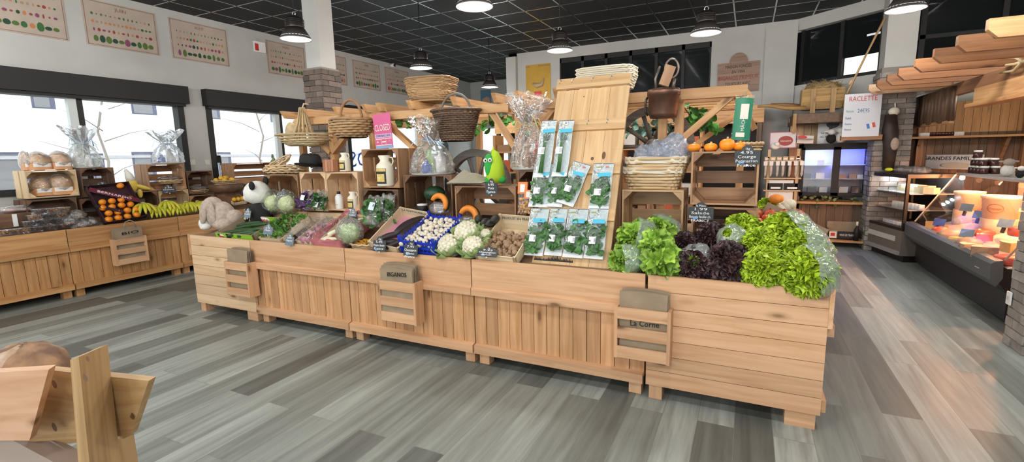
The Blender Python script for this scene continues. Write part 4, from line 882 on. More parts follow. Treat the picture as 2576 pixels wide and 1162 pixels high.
# glass jar with white lid in the dark crate, small pumpkins on the crate
q = MB()
p, R = L_at(1052, 520, 14, 3.44); r = empty('glass_jar', (p.x, 3.5, 1.04), 0, 'glass jar with white lid on the dark crate floor', 'jar'); q.lathe([(R, 0), (R, .075), (R*.85, .085)], 18); q.build('glass_body', BLACK, r); q = MB(); q.lathe([(R*.95, .085), (R*.95, .10), (0, .102)], 18); q.build('lid', WHITE, r)
OR = GR('pumpkin_skin', (.88, .30, .015), (.78, .20, .01), .1, .4)
def small_pumpkin(px, py, rp, y, label, sq=.72):
    p, R = L_at(px, py, rp, y); p.z = at(1820, 380, y=3.47).z+R*sq*.93; r = empty('small_pumpkin', p, 0, label, 'pumpkin', 'small orange pumpkins'); q = MB()
    q.ell((0, 0, 0), (R, R, R*sq), 32, 12, fn=lambda p_, a, t: 1+.06*abs(math.cos(5*a))*math.cos(t)-.12*abs(math.sin(t))**6); q.build('rind', OR, r); q = MB(); q.tube([(0, 0, R*sq*.75), (.004, 0, R*sq*1.2)], [.008, .006], 6); q.build('stem', WICKP, r)
small_pumpkin(1746, 371, 15.5, 3.54, 'small flat orange pumpkin at the left crate corner'); small_pumpkin(1788, 369, 15.5, 3.54, 'small flat orange pumpkin second from the left on the crate'); small_pumpkin(1829, 366, 17.5, 3.54, 'tallest round orange pumpkin on the crate', .95); small_pumpkin(1861, 369, 16, 3.56, 'small orange pumpkin half hidden behind the 4.95 price tag')
# ---------------------------------------------------------------- herb packets on the hook board
PKW = plain('packet_paper', (.74, .78, .80), .5); CYAN = plain('cyan_label', (.08, .50, .72), .5); SEAM = plain('grey_seam', (.18, .2, .22), .5); YEL = plain('yellow_logo', (.75, .65, .08), .6)
PF = film('packet_film', (.90, .96, .97), .40, .10, .08, 1.0, 26)
def packet(tl, tr, bl, label, kind='leaf', red=False, ang=0, off=.03, seed=0):
    u0, v1 = atb(*tl); u1, _ = atb(*tr); _, v0 = atb(*bl); w = u1-u0; h = v1-v0; rr = random.Random(seed+int(tl[0]))
    o = BL+UB*((u0+u1)/2)+VB*v1+NB*off; r = empty('herb_packet', o, (Rb @ Matrix.Rotation(ang, 3, 'Z')).to_euler(), label, 'herb packet', 'herb packets on the hook board')
    q = MB(); q.grid(lambda u, v: (w*(u-.5), -h*v, .002*math.sin(6*u)+.006*math.sin(7*v)), 6, 10); q.build('paper_back', PKW, r)
    q = MB(); q.box(-w/2, w/2, -.004, .0, .002, .007); q.build('top_seam', SEAM, r)
    q = MB(); ch = kind == 'chive'
    if ch:
        for k in range(26): a, c_ = rr.uniform(-.14, .14), rr.uniform(-.2, .2); q.tube([(w*a, -h*.94, .018+.008*rr.random()), (w*a*.8, -h*.5, .022+.01*rr.random()), (w*c_*1.3, -h*rr.uniform(.2, .3), .015)], .0022, 4)
    else:
        big = 1.0 if kind == 'leaf' else .55; N_ = 46 if kind == 'leaf' else 120
        for k in range(N_):
            v = rr.uniform(.36, .9); u = rr.uniform(-.36, .36)*(1 if v < .72 else .6); leaf(q, (w*u, -h*v, .006+.014*rr.random()), (rr.uniform(-1, 1), rr.uniform(-.5, 1), rr.uniform(-.1, .2)), (rr.uniform(-1, 1), rr.uniform(-1, 1), rr.uniform(-.2, .2)), .055*big, .045*big, .03, .15, 4, 3, rr.random())
        for k in range(7): q.tube([(w*rr.uniform(-.06, .06), -h*.9, .012), (w*rr.uniform(-.25, .25), -h*.55, .014)], .0022, 4)
    q.build('herbs', {'leaf': LGD, 'fine': LGD, 'chive': LGD}[kind], r)
    q = MB(); q.grid(lambda u, v: (w*(u-.5)*.98, -h*(.03+.9*v), .005+.026*math.sin(PI*u)**.7*math.sin(PI*min(1, v*1.1+.02))**.5+.003*math.sin(11*u+13*v)), 12, 14); q.build('clear_front', PF, r)
    lw = .62 if not ch else .8
    q = MB(); q.cbox((w*.14, -h*(.28 if not ch else .22), .033), (w*lw, h*(.085 if not ch else .06), .001), Matrix.Rotation(.03, 3, 'Z')); q.build('cyan_label', CYAN, r)
    q = MB(); q.cbox((-w*.12 if ch else -w*.08, -h*(.57 if ch else .66), .036), (w*(.42 if ch else .34), h*(.12 if ch else .14), .001)); q.build('barcode_label', PAPER, r)
    q = MB()
    for k in range(7): q.cbox((w*(.0+.022*k) if not ch else w*(-.1+.03*k), -h*(.57 if ch else .66), .0368), (w*.01, h*.08, .0004))
    q.build('barcode_print', SEAM, r)
    q = MB(); q.lathe([(1, 0), (0, .0004)], 12); q.v = [Vector((-w*.2+.18*w*v.x, -h*.085+.016*h*v.y, .009+v.z)) for v in q.v]; q.build('yellow_sun_logo', YEL, r)
    q = MB(); q.lathe([(1, 0), (0, .0004)], 14); q.v = [Vector((w*.2+.1*w*v.x, -h*.36+.1*w*v.y, .034+v.z)) for v in q.v]; q.build('round_print', SEAM, r)
    if red: q = MB(); q.cbox((w*.22, -h*.085, .009), (w*.2, h*.035, .001)); q.build('red_sticker', plain('red_sticker', (.8, .1, .07), .5), r)
    return r
packet((1340, 527), (1386, 527), (1340, 645), 'herb packet of broad leaves, leftmost of the lowest row on the board')
packet((1389, 527), (1432, 527), (1389, 645), 'herb packet of dense green leaves, second of the lowest row on the board')
packet((1434, 528), (1484, 528), (1434, 650), 'herb packet of pale broad leaves, third of the lowest row on the board')
packet((1486, 528), (1534, 528), (1486, 653), 'herb packet of dark leaves, rightmost of the lowest row on the board')
packet((1349, 416), (1396, 416), (1349, 524), 'herb packet half covered by the left chive packet', 'fine')
packet((1396, 417), (1432, 417), (1396, 524), 'herb packet of dark leaves half covered by the right chive packet')
packet((1446, 417), (1492, 417), (1446, 524), 'herb packet of fine thyme-like sprigs hanging askew with red sticker', 'fine', True, -.28, off=.045)
packet((1497, 416), (1547, 416), (1497, 530), 'herb packet with red sticker hanging at the right board edge', 'leaf', True)
packet((1371, 314), (1408, 314), (1371, 454), 'tall chive packet on the upper hook row, left of the two', 'chive', off=.062)
packet((1414, 314), (1451, 314), (1414, 452), 'tall chive packet on the upper hook row, right of the two', 'chive', off=.062)
# ================================================================ TOYS, JARS, BASKETS, PERGOLA DECORATION
FURB = plain('beige_plush', (.52, .42, .35), .95, var=.25, scale=30, bump=.5); FURW = plain('white_plush', (.80, .79, .74), .95, var=.1, scale=30, bump=.4); FURK = plain('black_plush', (.012, .012, .013), .9, bump=.3)
EYE = plain('blue_black_eye', (.01, .015, .06), .2)
def Rz(a): return Matrix.Rotation(a, 3, 'Z')
def Ry(a): return Matrix.Rotation(a, 3, 'Y')
def Rx(a): return Matrix.Rotation(a, 3, 'X')
r = empty('rabbit_plush', at(560, 596, y=3.24), (0, 0, .2), 'beige plush rabbit with long drooping ears at the left island end', 'soft toy')
p = r.location; p.z = zt(3.24)+.01
q = MB(); q.ell((.02, 0, .14), (.15, .13, .16)); q.ell((.10, -.06, .06), (.11, .10, .07)); q.ell((-.06, -.02, .25), (.10, .10, .10)); q.ell((.16, .02, .12), (.09, .09, .09)); q.build('body', FURB, r)
for (x, y, a) in ((-.11, -.10, .25), (.02, -.12, -.1)): q = MB(); q.ell((x, y, .19), (.045, .025, .13), R=Ry(a)); q.build('ear', FURB, r)
q = MB(); q.ell((-.17, -.04, .06), (.065, .06, .07)); q.ell((-.10, -.10, .035), (.05, .06, .035)); q.build('foot', FURW, r)
p = at(655, 478, y=3.40); r = empty('panda_plush', (p.x, 3.36, .85), (0, 0, -.15), 'black and white plush panda looking left behind the cucumber carton', 'soft toy')
q = MB(); q.ell((.03, 0, .13), (.12, .11, .16)); q.ell((-.10, -.06, .14), (.05, .05, .10), R=Ry(.5)); q.build('body', FURK, r)
q = MB(); q.ell((0, 0, .37), (.145, .13, .125)); q.ell((-.13, -.02, .32), (.065, .06, .05)); q.build('head', FURW, r)
for (x, y, z) in ((.10, -.10, .45), (.02, .09, .49)): q = MB(); q.ell((x, y, z), (.038, .025, .045)); q.build('ear', FURK, r)
q = MB(); q.ell((-.125, -.075, .375), (.022, .02, .032), R=Ry(.2)); q.build('eye_patch', EYE, r)
q = MB(); q.ell((-.193, -.02, .335), (.012, .016, .01)); q.build('nose', FURK, r)
q = MB(); q.ell((-.10, -.07, .13), (.035, .04, .07), R=Ry(.5)); q.build('white_arm_patch', plain('pale_yellow_patch', (.7, .72, .4), .9), r)
# cactus
p = at(690, 432, y=3.68); r = empty('cactus', (p.x+.06, 3.62, 1.41), 0, 'small grey-green cactus behind the flat wicker trays', 'plant'); q = MB(); q.ell((0, 0, .07), (.028, .028, .075), fn=lambda p, a, t: 1+.1*math.cos(8*a)); q.ell((.028, 0, .14), (.018, .018, .035)); q.ell((.012, 0, .18), (.013, .013, .03)); q.build('stem', GR('cactus_skin', (.16, .20, .10), (.09, .12, .06)), r); q = MB(); q.lathe([(.03, -.03), (.04, .02), (0, .02)], 14); q.build('pot', BLACK, r)
# flat trays stacked under the hat, black hat
p = at(720, 436, y=3.55)
for k in range(4): flat_basket((p.x+.03*(k % 2), 3.55, 1.405+.022*k), .22, .16, .025, ('bottom flat wicker tray of the stack under the black hat', 'second flat wicker tray of the stack under the black hat', 'third flat wicker tray of the stack under the black hat', 'top flat wicker tray of the stack under the black hat')[k], rows=2, rot=.1*k)
t = flat_basket((p.x-.04, 3.50, 1.50), .17, .12, .03, 'deep wicker tray leaning on the stack left of the black hat', rows=3); t.rotation_euler = (.5, -.35, .2)
HAT = plain('black_felt', (.010, .010, .011), .8)
p = at(782, 430, y=3.50); r = empty('black_hat', (p.x, 3.5, p.z+.045), (0, .08, .2), 'black felt hat lying on the flat wicker trays', 'hat')
q = MB(); q.lathe([(.10, 0), (.103, .05), (.095, .10), (.07, .125), (.03, .118), (0, .115)], 24, fn=lambda a, z: 1+.08*math.cos(2*a)); q.build('crown', HAT, r); q = MB(); q.grid(lambda u, v: ((.10+.06*v)*math.cos(2*PI*u), (.10+.06*v)*math.sin(2*PI*u)*.85, .004+.035*v*abs(math.sin(2*PI*u))), 28, 3, cu=True); q.grid(lambda u, v: ((.10+.06*v)*math.cos(2*PI*u), (.10+.06*v)*math.sin(2*PI*u)*.85, .035*v*abs(math.sin(2*PI*u))), 28, 3, cu=True); q.build('brim', HAT, r)
# copper-banded wooden tub, milk jars
zt2 = at(835, 431, y=3.5).z
p = at(834, 425, y=3.52); r = empty('wooden_tub', (p.x, 3.52, zt2), 0, 'small reddish wooden tub beside the white milk jar', 'tub'); q = MB()
for k in range(18): a = 2*PI*k/18; q.M = Matrix.Rotation(a, 4, 'Z'); q.box(.068, .078, -.0125, .0125, 0, .115)
q.M = Matrix(); q.build('staves', wood('red_wood', (.55, .26, .14), (.38, .15, .08), rv=.3), r); q = MB(); q.lathe([(.07, .004), (.07, .01), (0, .01)], 18); q.build('base', CRATE, r)
LABM = plain('yellow_print', (.62, .45, .10), .6, c2=(.75, .60, .25), scale=30); LABK = plain('black_print', (.02, .02, .02), .6)
def milk_jar(px, pyb, hpx, y, zb, label, lab_big=False):
    p = at(px, pyb, y=y); dep = (p-Vector((0, 0, CAMZ))).dot(CF); h = hpx*dep/FPX; R = h*.29; r = empty('milk_jar', (p.x, y, zb), 0, label, 'jar', 'cream ceramic jars'); q = MB()
    q.lathe([(R*.96, 0), (R, h*.03), (R, h*.62), (R*.93, h*.70), (R*.6, h*.78), (R*.5, h*.84), (R*.72, h*.97), (R*.68, h), (0, h*.97)], 26); q.build('body', CREAM, r)
    q = MB(); q.grid(lambda u, v: (R*1.012*math.sin((u-.5)*1.5), -R*1.012*math.cos((u-.5)*1.5), h*(.08+.5*v)), 10, 4); q.build('label', LABK, r)
    q = MB(); q.grid(lambda u, v: (R*1.02*math.sin((u-.5)*1.1), -R*1.02*math.cos((u-.5)*1.1), h*(.15+.25*v)), 10, 4); q.grid(lambda u, v: (R*1.02*math.sin((u-.5)*1.4), -R*1.02*math.cos((u-.5)*1.4), h*(.48+.09*v)), 10, 2); q.build('label_picture', LABM, r)
    q = MB(); q.tube([(R*.66, 0, h*.93), (R*1.1, 0, h*.92), (R*1.2, 0, h*.8), (R*.98, 0, h*.66)], R*.09, 6); q.build('handle', CREAM, r); return r
milk_jar(869, 431, 46, 3.52, zt2, 'small cream milk jar with label on top of the pale crates')
milk_jar(972, 470, 76, 3.52, at(972, 472, y=3.47).z+.013, 'large cream milk jar with yellow label in the topmost crate')
milk_jar(890, 528, 46, 3.52, 1.06, 'small cream jar with label inside the pale crate')
p = at(855, 528, y=3.52); r = empty('white_flask', (p.x, 3.52, 1.06), 0, 'white metal drinking flask in the pale crate', 'flask'); q = MB(); q.lathe([(.036, 0), (.038, .01), (.038, .12), (.02, .15), (.0, .15)], 20); q.build('body', WHITE, r); q = MB(); q.lathe([(.017, .148), (.017, .175), (0, .178)], 14); q.build('cap', BLACK, r); q = MB(); text(q, 'Vacances', (0, -.0385, .05), XA, ZA, .012, .04); q.build('lettering', LABM, r)
# folded burlap bag on the crate, pea pod toy
p0, p1 = at(1134, 470, y=3.45), at(1225, 458, y=3.5); zz = at(1200, 468, y=3.45).z+.015
bgf = lambda o: (lambda u, v: (p0.x-.01+(p1.x-p0.x)*(u+.06*v), 3.40+.26*v, zz+o+.004+(.075*(1-u)**1.6+.03)*v**1.2+.006*math.sin(11*u+3*v)*v))
q = MB(); q.grid(bgf(.008), 20, 10); q.grid(bgf(0), 20, 10); tag(q.build('burlap_bag', plain('pale_burlap', (.55, .50, .38), .9, var=.15, scale=40)), 'folded pale burlap bag draped on the crate left of the pea pod toy', 'bag')
PG = plain('lime_plush', (.42, .62, .03), .9, bump=.2, scale=40); PD = plain('green_plush', (.03, .36, .06), .9, bump=.2, scale=40)
p = at(1251, 458, y=3.58); r = empty('pea_pod_plush', (p.x, 3.56, zz), (0, -.06, .15), 'green pea pod soft toy with white eyes on the crate beside the wheel', 'soft toy'); q = MB(); q.tube([(0, 0, 0), (0, 0, .06), (0, 0, .15), (.01, 0, .21), (.01, 0, .25), (-.005, 0, .27)], [.05, .08, .075, .055, .03, .014], 14); q.build('pod', PG, r)
q = MB(); q.ell((-.03, -.045, .15), (.045, .035, .10)); q.build('pea_belly', PD, r); q = MB(); q.ell((-.05, -.078, .195), (.018, .010, .018)); q.ell((-.008, -.084, .195), (.018, .010, .018)); q.build('eyes', WHITE, r); q = MB(); q.ell((-.046, -.088, .195), (.007, .004, .008)); q.ell((-.005, -.094, .195), (.007, .004, .008)); q.build('pupils', FURK, r)
for s in (-1, 1): q = MB(); q.ell((s*.06, -.02, .03), (.035, .03, .03)); q.build('foot', PD, r)
q = MB(); q.ell((-.005, 0, .27), (.02, .015, .012)); q.ell((.0, 0, .285), (.008, .008, .02)); q.build('stalk', PG, r)
# nut bags with orange headers
ORH = plain('orange_header_card', (.80, .24, .07), .6); NUT = GR('dried_fruit', (.72, .42, .16), (.50, .25, .08), .3)
def nutbag(px, pyb, hpx, y, label, wpx=26):
    p = at(px, pyb, y=y); dep = (p-Vector((0, 0, CAMZ))).dot(CF); h, w = hpx*dep/FPX, wpx*dep/FPX; r = empty('nut_bag', p, (-.15, 0, 0), label, 'snack bag', 'dried fruit bags'); q = MB(); rr = random.Random(int(px))
    for k in range(40): q.ell((w*rr.uniform(-.38, .38), rr.uniform(-.022, .02), h*rr.uniform(.06, .5)), (.012, .008, .016), 6, 4, R=Ry(rr.uniform(0, 3)))
    q.build('dried_fruit', NUT, r); q = MB()
    for s in (-1, 1): q.grid(lambda u, v: (w*(u-.5), s*.035*math.sin(PI*u)**.6*(1-v*.8)*min(1, v*6+.1), h*.7*v), 10, 10)
    q.build('clear_bag', BAGT, r); q = MB(); q.box(-w*.5, w*.5, -.012, .006, h*.64, h); q.build('header_card', ORH, r); q = MB(); q.box(-w*.25, w*.25, -.0135, -.012, h*.69, h*.93); q.build('paper_label', PAPER, r); return r
nutbag(1313, 540, 82, 3.40, 'dried fruit bag with orange header standing in front of the red-brown crate'); nutbag(1347, 542, 80, 3.42, 'dried fruit bag with orange header half behind the herb packets', 24); nutbag(1328, 538, 60, 3.36, 'dried fruit bag leaning in front between the other two bags', 22)
# gift packs
RIB = plain('pale_blue_ribbon', (.45, .60, .80), .4)
def gift(c, R, H, label, cols, squat=False, flare=1.0, ribbon=RIB, rot=0, seed=1):
    r = empty('gift_pack', c, rot, label, 'gift basket', 'cellophane gift packs'); rr = random.Random(seed)
    q = MB(); q.lathe([(R*.9, 0), (R, .012), (R*.95, .02), (0, .016)], 26); q.build('base_tray', plain('silver_tray%d' % seed, (.55, .54, .50), .4, .3), r)
    for k, cm in enumerate(cols):
        a = k*2.4; q = MB(); h = H*rr.uniform(.22, .45); q.lathe([(R*.22, 0), (R*.24, h*.1), (R*.24, h*.62), (R*.1, h*.78), (R*.1, h), (0, h)], 12, c=(R*.5*math.cos(a), R*.5*math.sin(a), .016)); q.build('packed_goods', cm, r)
    q = MB(); ph = rr.uniform(0, 6); zn = .62
    def f(u, v):
        a = 2*PI*u; z = H*v
        w = R*1.02*(1-.72*(v/zn)**2.2) if v < zn else R*(.28+flare*.75*((v-zn)/(1-zn))**.8)
        w *= 1+.10*math.sin(7*a+ph+v*4)*min(1, v*3)+.05*math.sin(15*a+9*v)+rr.uniform(-.055, .055)+(.18*math.sin(5*a+ph) if v > zn else 0)
        return (w*math.cos(a), w*math.sin(a), z+(.06*H*math.sin(5*a+2*ph)*(v-zn)/(1-zn) if v > zn else 0)+.016)
    q.grid(f, 36, 20, False, cu=True); q.build('cellophane', CLEAR, r)
    q = MB(); q.tube([(R*.30*math.cos(a), R*.30*math.sin(a), H*zn) for a in [2*PI*k/14 for k in range(14)]], R*.035, 5, closed=True)
    for k in range(7): a = rr.uniform(0, 6.3); q.tube([(R*.3*math.cos(a), R*.3*math.sin(a), H*zn), (R*.7*math.cos(a), R*.7*math.sin(a), H*zn+rr.uniform(-.02, .06)), (R*.95*math.cos(a+.3), R*.95*math.sin(a+.3), H*(zn-.2*rr.random()))], .004, 4)
    q.build('ribbon', ribbon, r); return r
M1, M2, M3, M4 = plain('pack_green', (.35, .60, .15), .5), plain('pack_white', (.75, .75, .72), .5), plain('pack_brown', (.30, .16, .07), .5), plain('pack_blue', (.08, .15, .45), .5)
zc = at(1085, 441, y=3.47).z; p = at(1085, 436, y=3.58); gift((p.x, 3.60, zc), .19, .48, 'large cellophane gift pack with pale blue ribbon on the dark stained crate', [M2, M1, M4, M2, M3], seed=2)
zc = at(1335, 428, y=3.48).z; p = at(1332, 425, y=3.60); gift((p.x, 3.60, zc), .15, .56, 'tall cellophane gift pack left of the herb board', [M3, M2, M3, RED], seed=3, ribbon=plain('straw_ribbon', (.6, .45, .2), .6), flare=1.1)
# lined baskets with packed bags
LINEN = plain('cream_linen', (.72, .67, .55), .9, var=.1)
def woven(q, prof, rows, ng=26, n=78, amp=.004, rad=None, rect=False):   # prof(v) -> rx, ry, z
    for k in range(rows):
        v = (k+.5)/rows; rx_, ry_, z = prof(v); r0 = rad or (prof(1)[2]-prof(0)[2])/rows*.56
        def P(i):
            a = 2*PI*i/n; c_, s_ = math.cos(a), math.sin(a); e = amp*math.sin(ng*a/1.0*.5+PI*k)
            if rect: c_ = math.copysign(abs(c_)**.35, c_); s_ = math.copysign(abs(s_)**.35, s_)
            return ((rx_+e)*c_, (ry_+e)*s_, z+.002*math.sin(3*a+k))
        q.tube([P(i) for i in range(n)], r0, 5, closed=True)
def rect_basket(c, rx_, ry_, h, label, mat=WICKP, lined=False, rows=7, taper=.78, rz=0, group='rectangular wicker baskets', name='wicker_basket', ng=30):
    r = empty(name, c, rz, label, 'basket', group); q = MB(); woven(q, lambda v: (rx_*(taper+(1-taper)*v), ry_*(taper+(1-taper)*v), h*v), rows, ng, rect=True); q.build('woven_body', mat, r)
    q = MB(); q.box(-rx_*taper*.9, rx_*taper*.9, -ry_*taper*.9, ry_*taper*.9, .001, .01); q.build('base', mat, r)
    if lined:
        def f(u, v):
            a = 2*PI*u; c_, s_ = math.cos(a), math.sin(a); c_ = math.copysign(abs(c_)**.35, c_); s_ = math.copysign(abs(s_)**.35, s_); o = 1.03+.015*math.sin(9*a); zz_ = h*(1.04-.30*v) if v > .3 else h*(.75+.29*v/.3); w = (o if v > .3 else .9+.13*v/.3); return (rx_*w*c_, ry_*w*s_, zz_+.004*math.sin(14*a))
        q = MB(); q.grid(f, 48, 10, True, cu=True); q.build('linen_liner', LINEN, r)
    else: q = MB(); woven(q, lambda v: (rx_*1.02, ry_*1.02, h+.004), 1, ng, rad=.008, rect=True); q.build('rim', mat, r)
    return r
zc = at(1645, 478, y=3.46).z; p = at(1645, 470, y=3.6)
rect_basket((p.x, 3.60, zc), .205, .13, .155, 'lower of two stacked wicker baskets with cream linen rim', lined=True, group='linen lined baskets'); rect_basket((p.x+.02, 3.60, zc+.07), .21, .135, .155, 'upper of two stacked linen-lined baskets holding plastic bags', lined=True, group='linen lined baskets')
BB = film('bluish_bag', (.75, .82, .95), .4, .25, .12, 1.0, 16)
for (dx, dz, s, lab) in ((-.10, .235, .07, 'crumpled bluish plastic bag at the left in the upper lined basket'), (-.0, .25, .08, 'pointed bluish plastic bag in the middle of the upper lined basket'), (.11, .27, .10, 'largest bluish plastic bag at the right in the upper lined basket')):
    q = MB(); q.ell((0, 0, 0), (s, s*.8, s), 20, 12, fn=lambda P, a, t: 1+.12*math.sin(5*a+3*t)+.1*math.sin(9*t+4*a)+(.35*max(0, math.sin(t)-.7))); o = tag(q.build('plastic_bag', BB), lab, 'bag', 'bluish bags in the lined basket'); o.location = (p.x+.02+dx, 3.60, zc+dz)
r_ = flat_basket((at(1893, 372, y=3.55).x, 3.6, at(1820, 380, y=3.47).z+.005), .06, .09, .04, 'small pale basket behind the 4.95 price tag', rows=3)
# ---------------------------------------------------------------- hanging from the pergola
def handle_arc(q, rx_, z0, z1, rad, y=0, n=16): q.tube([(rx_*math.cos(PI*k/n), y, z0+(z1-z0)*math.sin(PI*k/n)) for k in range(n+1)], rad, 7)
YH = 3.70
c = at(887, 350, y=YH); r = empty('hanging_basket', (c.x, YH, c.z), .1, 'round brown willow basket hanging beside the CLOSED sign', 'basket', 'baskets hung from the pergola'); q = MB(); woven(q, lambda v: (.215*(.62+.38*math.sin(min(1, v*1.35)*PI/2))*(1 if v < .8 else .97), .18*(.62+.38*math.sin(min(1, v*1.35)*PI/2)), .012+.19*v), 8, 26, 90, .010, .0125); q.build('woven_body', WICK, r)
q = MB(); q.lathe([(.14, .012), (0, .012)], 20); q.build('base', WICK, r); q = MB(); handle_arc(q, .13, .19, .38, .013); q.build('handle', BEAMD, r)
c = at(1150, 358, y=YH); r = empty('hanging_basket', (c.x, YH, c.z), .1, 'dark brown tapered wicker basket hanging in the middle of the pergola', 'basket', 'baskets hung from the pergola'); q = MB(); woven(q, lambda v: (.135+.075*v, .11+.06*v, .01+.26*v), 15, 44, 110, .006, .0095); q.build('woven_body', WICKD, r)
q = MB(); q.lathe([(.13, .008), (0, .008)], 20); q.build('base', WICKD, r); q = MB(); woven(q, lambda v: (.222, .18, .275), 1, 60, 110, .006, .013); q.build('rim', WICKD, r); q = MB(); handle_arc(q, .15, .24, .42, .011); q.build('handle', GREYWOOD, r)
STRAW = wood('straw', (.60, .47, .27), (.45, .33, .17), rv=.25, knots=False)
c = at(768, 368, y=YH); r = empty('hanging_basket', (c.x, YH, c.z), .15, 'shallow straw basket hung on long straw strands at the left pergola end', 'basket', 'baskets hung from the pergola'); q = MB(); woven(q, lambda v: (.14+.20*v, .10+.12*v, .01+.13*v*v), 7, 30, 80, .006, .010); q.build('woven_body', STRAW, r); q = MB(); q.lathe([(.15, .008), (0, .008)], 20); q.build('base', STRAW, r); q = MB()
for k in range(12): a = 2*PI*k/12; q.tube([(.06*math.cos(a)*.5, .02*math.sin(a), .40), (.06*math.cos(a), .05*math.sin(a), .25), (.14*math.cos(a)+.0, .12*math.sin(a), .06)], .006, 5)
q.build('straw_strands', STRAW, r); q = MB(); q.tube([(0, 0, .39), (0, .03, .44), (0, .1, .44)], .008, 5); q.build('knot', STRAW, r)
c = at(746, 330, y=3.9); r = empty('straw_hat', (c.x, 3.88, c.z), (1.4, 0, -.3), 'pale straw hat hung on the left pergola post', 'hat'); q = MB(); q.lathe([(.14, 0), (.09, .01), (.085, .07), (.05, .09), (0, .09)], 24); q.build('hat_body', STRAW, r); q = MB(); q.lathe([(.092, .012), (.092, .03), (.088, .03)], 24); q.build('hat_band', CRATED, r)
# CLOSED sign
c = at(963, 330, y=YH); r = empty('closed_sign', (c.x, YH, c.z), (0, -.06, .05), 'pink enamel sign reading CLOSED hanging from the pergola beam', 'sign'); w, h = .205, .33
PINK = plain('pink_enamel', (.62, .10, .26), .4); PBL = plain('blue_enamel_band', (.20, .42, .70), .4); OFFW = plain('off_white_print', (.80, .76, .68), .5)
q = MB(); q.box(-w/2, w/2, 0, .004, -h/2, h/2); q.build('sign_plate', PINK, r); q = MB(); text(q, 'CLOSED', (0, -.003, .03), XA, ZA, .085, .175); q.box(-w*.46, w*.46, -.002, 0, -.075, -.069); q.box(-w*.46, w*.46, -.002, 0, -.135, -.128)
q.build('white_lettering', OFFW, r); q = MB(); q.box(-w*.47, w*.47, -.0015, 0, -.062, -.025); q.build('pale_band', plain('lilac_band', (.60, .45, .62), .5), r); q = MB(); text(q, 'COME BACK LATE', (0, -.004, -.043), XA, ZA, .03, .17); q.build('purple_lettering', plain('purple_ink', (.22, .12, .40), .5), r)
q = MB(); q.box(-w*.48, w*.48, -.0015, 0, -h/2+.003, -h/2+.026); q.build('blue_band', PBL, r); q = MB(); q.tube([(.032*math.cos(a), -.002, -.10+.032*math.sin(a)) for a in [2*PI*k/24 for k in range(24)]], .002, 5, closed=True); text(q, '★', (-.07, -.003, -.1), XA, ZA, .03); text(q, '*', (.07, -.003, -.105), XA, ZA, .04); q.box(-.025, .025, -.003, -.001, -.106, -.096); q.build('emblem', OFFW, r)
q = MB(); q.tube([(-.07, .002, h/2), (-.03, .03, .225), (.0, .10, .245)], .002, 4); q.tube([(.07, .002, h/2), (.03, .03, .225), (0, .10, .245)], .002, 4); q.build('hanging_string', STRAW, r)
# copper pot
COP = plain('old_copper', (.20, .10, .065), .42, .75, c2=(.11, .06, .045), scale=9)
c = at(1668, 297, y=3.66); R = .105; r = empty('copper_pot', (c.x, 3.66, c.z), .2, 'old brown copper pot with lid rim hanging from the right of the pergola', 'pot'); q = MB(); q.lathe([(0, 0), (R*.86, .0), (R*.95, .03), (R, .15), (R*1.08, .155), (R*1.1, .185), (R*1.02, .20), (0, .205)], 28); q.build('pot_body', COP, r)
q = MB(); q.tube([(-R*1.05, 0, .15), (-R*1.18, 0, .12), (-R*1.2, 0, .05), (-R*1.0, 0, .02)], .008, 6); q.build('side_handle', DSTEEL, r); q = MB(); q.M = Matrix.Translation((.02, .0, .29)) @ Matrix.Rotation(.35, 4, 'Y'); q.box(-.035, .035, -.03, .03, -.07, .07); q.build('wooden_grip', CRATE, r)
q = MB(); q.tube([(.05+.045*math.cos(a), 0, .34+.065*math.sin(a)) for a in [2*PI*k/16 for k in range(16)]], .007, 6, closed=True); q.tube([(-.05, 0, .2), (-.06, 0, .27), (-.03, 0, .36)], .008, 6); q.tube([(.06, .0, .20), (.07, 0, .27)], .012, 6); q.tube([(.05, 0, .30), (.03, .06, .32), (0, .13, .335)], .006, 5); q.build('iron_hanger', plain('iron', (.20, .17, .15), .45, .8), r)
c = at(1868, 300, y=3.72); r = empty('seed_bag', (c.x, 3.72, c.z), (0, .06, .1), 'green printed bag with clear end hanging from the right pergola end', 'bag'); GB = plain('green_bag_print', (.02, .22, .12), .4); q = MB()
for s in (-1, 1): q.grid(lambda u, v: (.055*(2*u-1)*(1-.0*v), s*.025*math.sin(PI*u)**.7, -.14+.28*v), 8, 8)
q.build('printed_bag', GB, r); q = MB(); q.box(-.02, .03, -.028, -.026, .0, .10); text(q, 'MÂCHE', (.005, -.03, -.03), (0, 0, 1), (-1, 0, 0), .03); q.box(-.035, .02, -.028, -.026, -.12, -.09); q.build('white_print', OFFW, r); q = MB(); q.grid(lambda u, v: (.06*(2*u-1), .012*math.sin(PI*u), -.17+.33*v), 8, 6); q.build('clear_bag', BAGT, r); q = MB(); q.tube([(0, 0, .14), (0, .06, .2), (0, .09, .22)], .003, 5); q.build('string', STRAW, r)
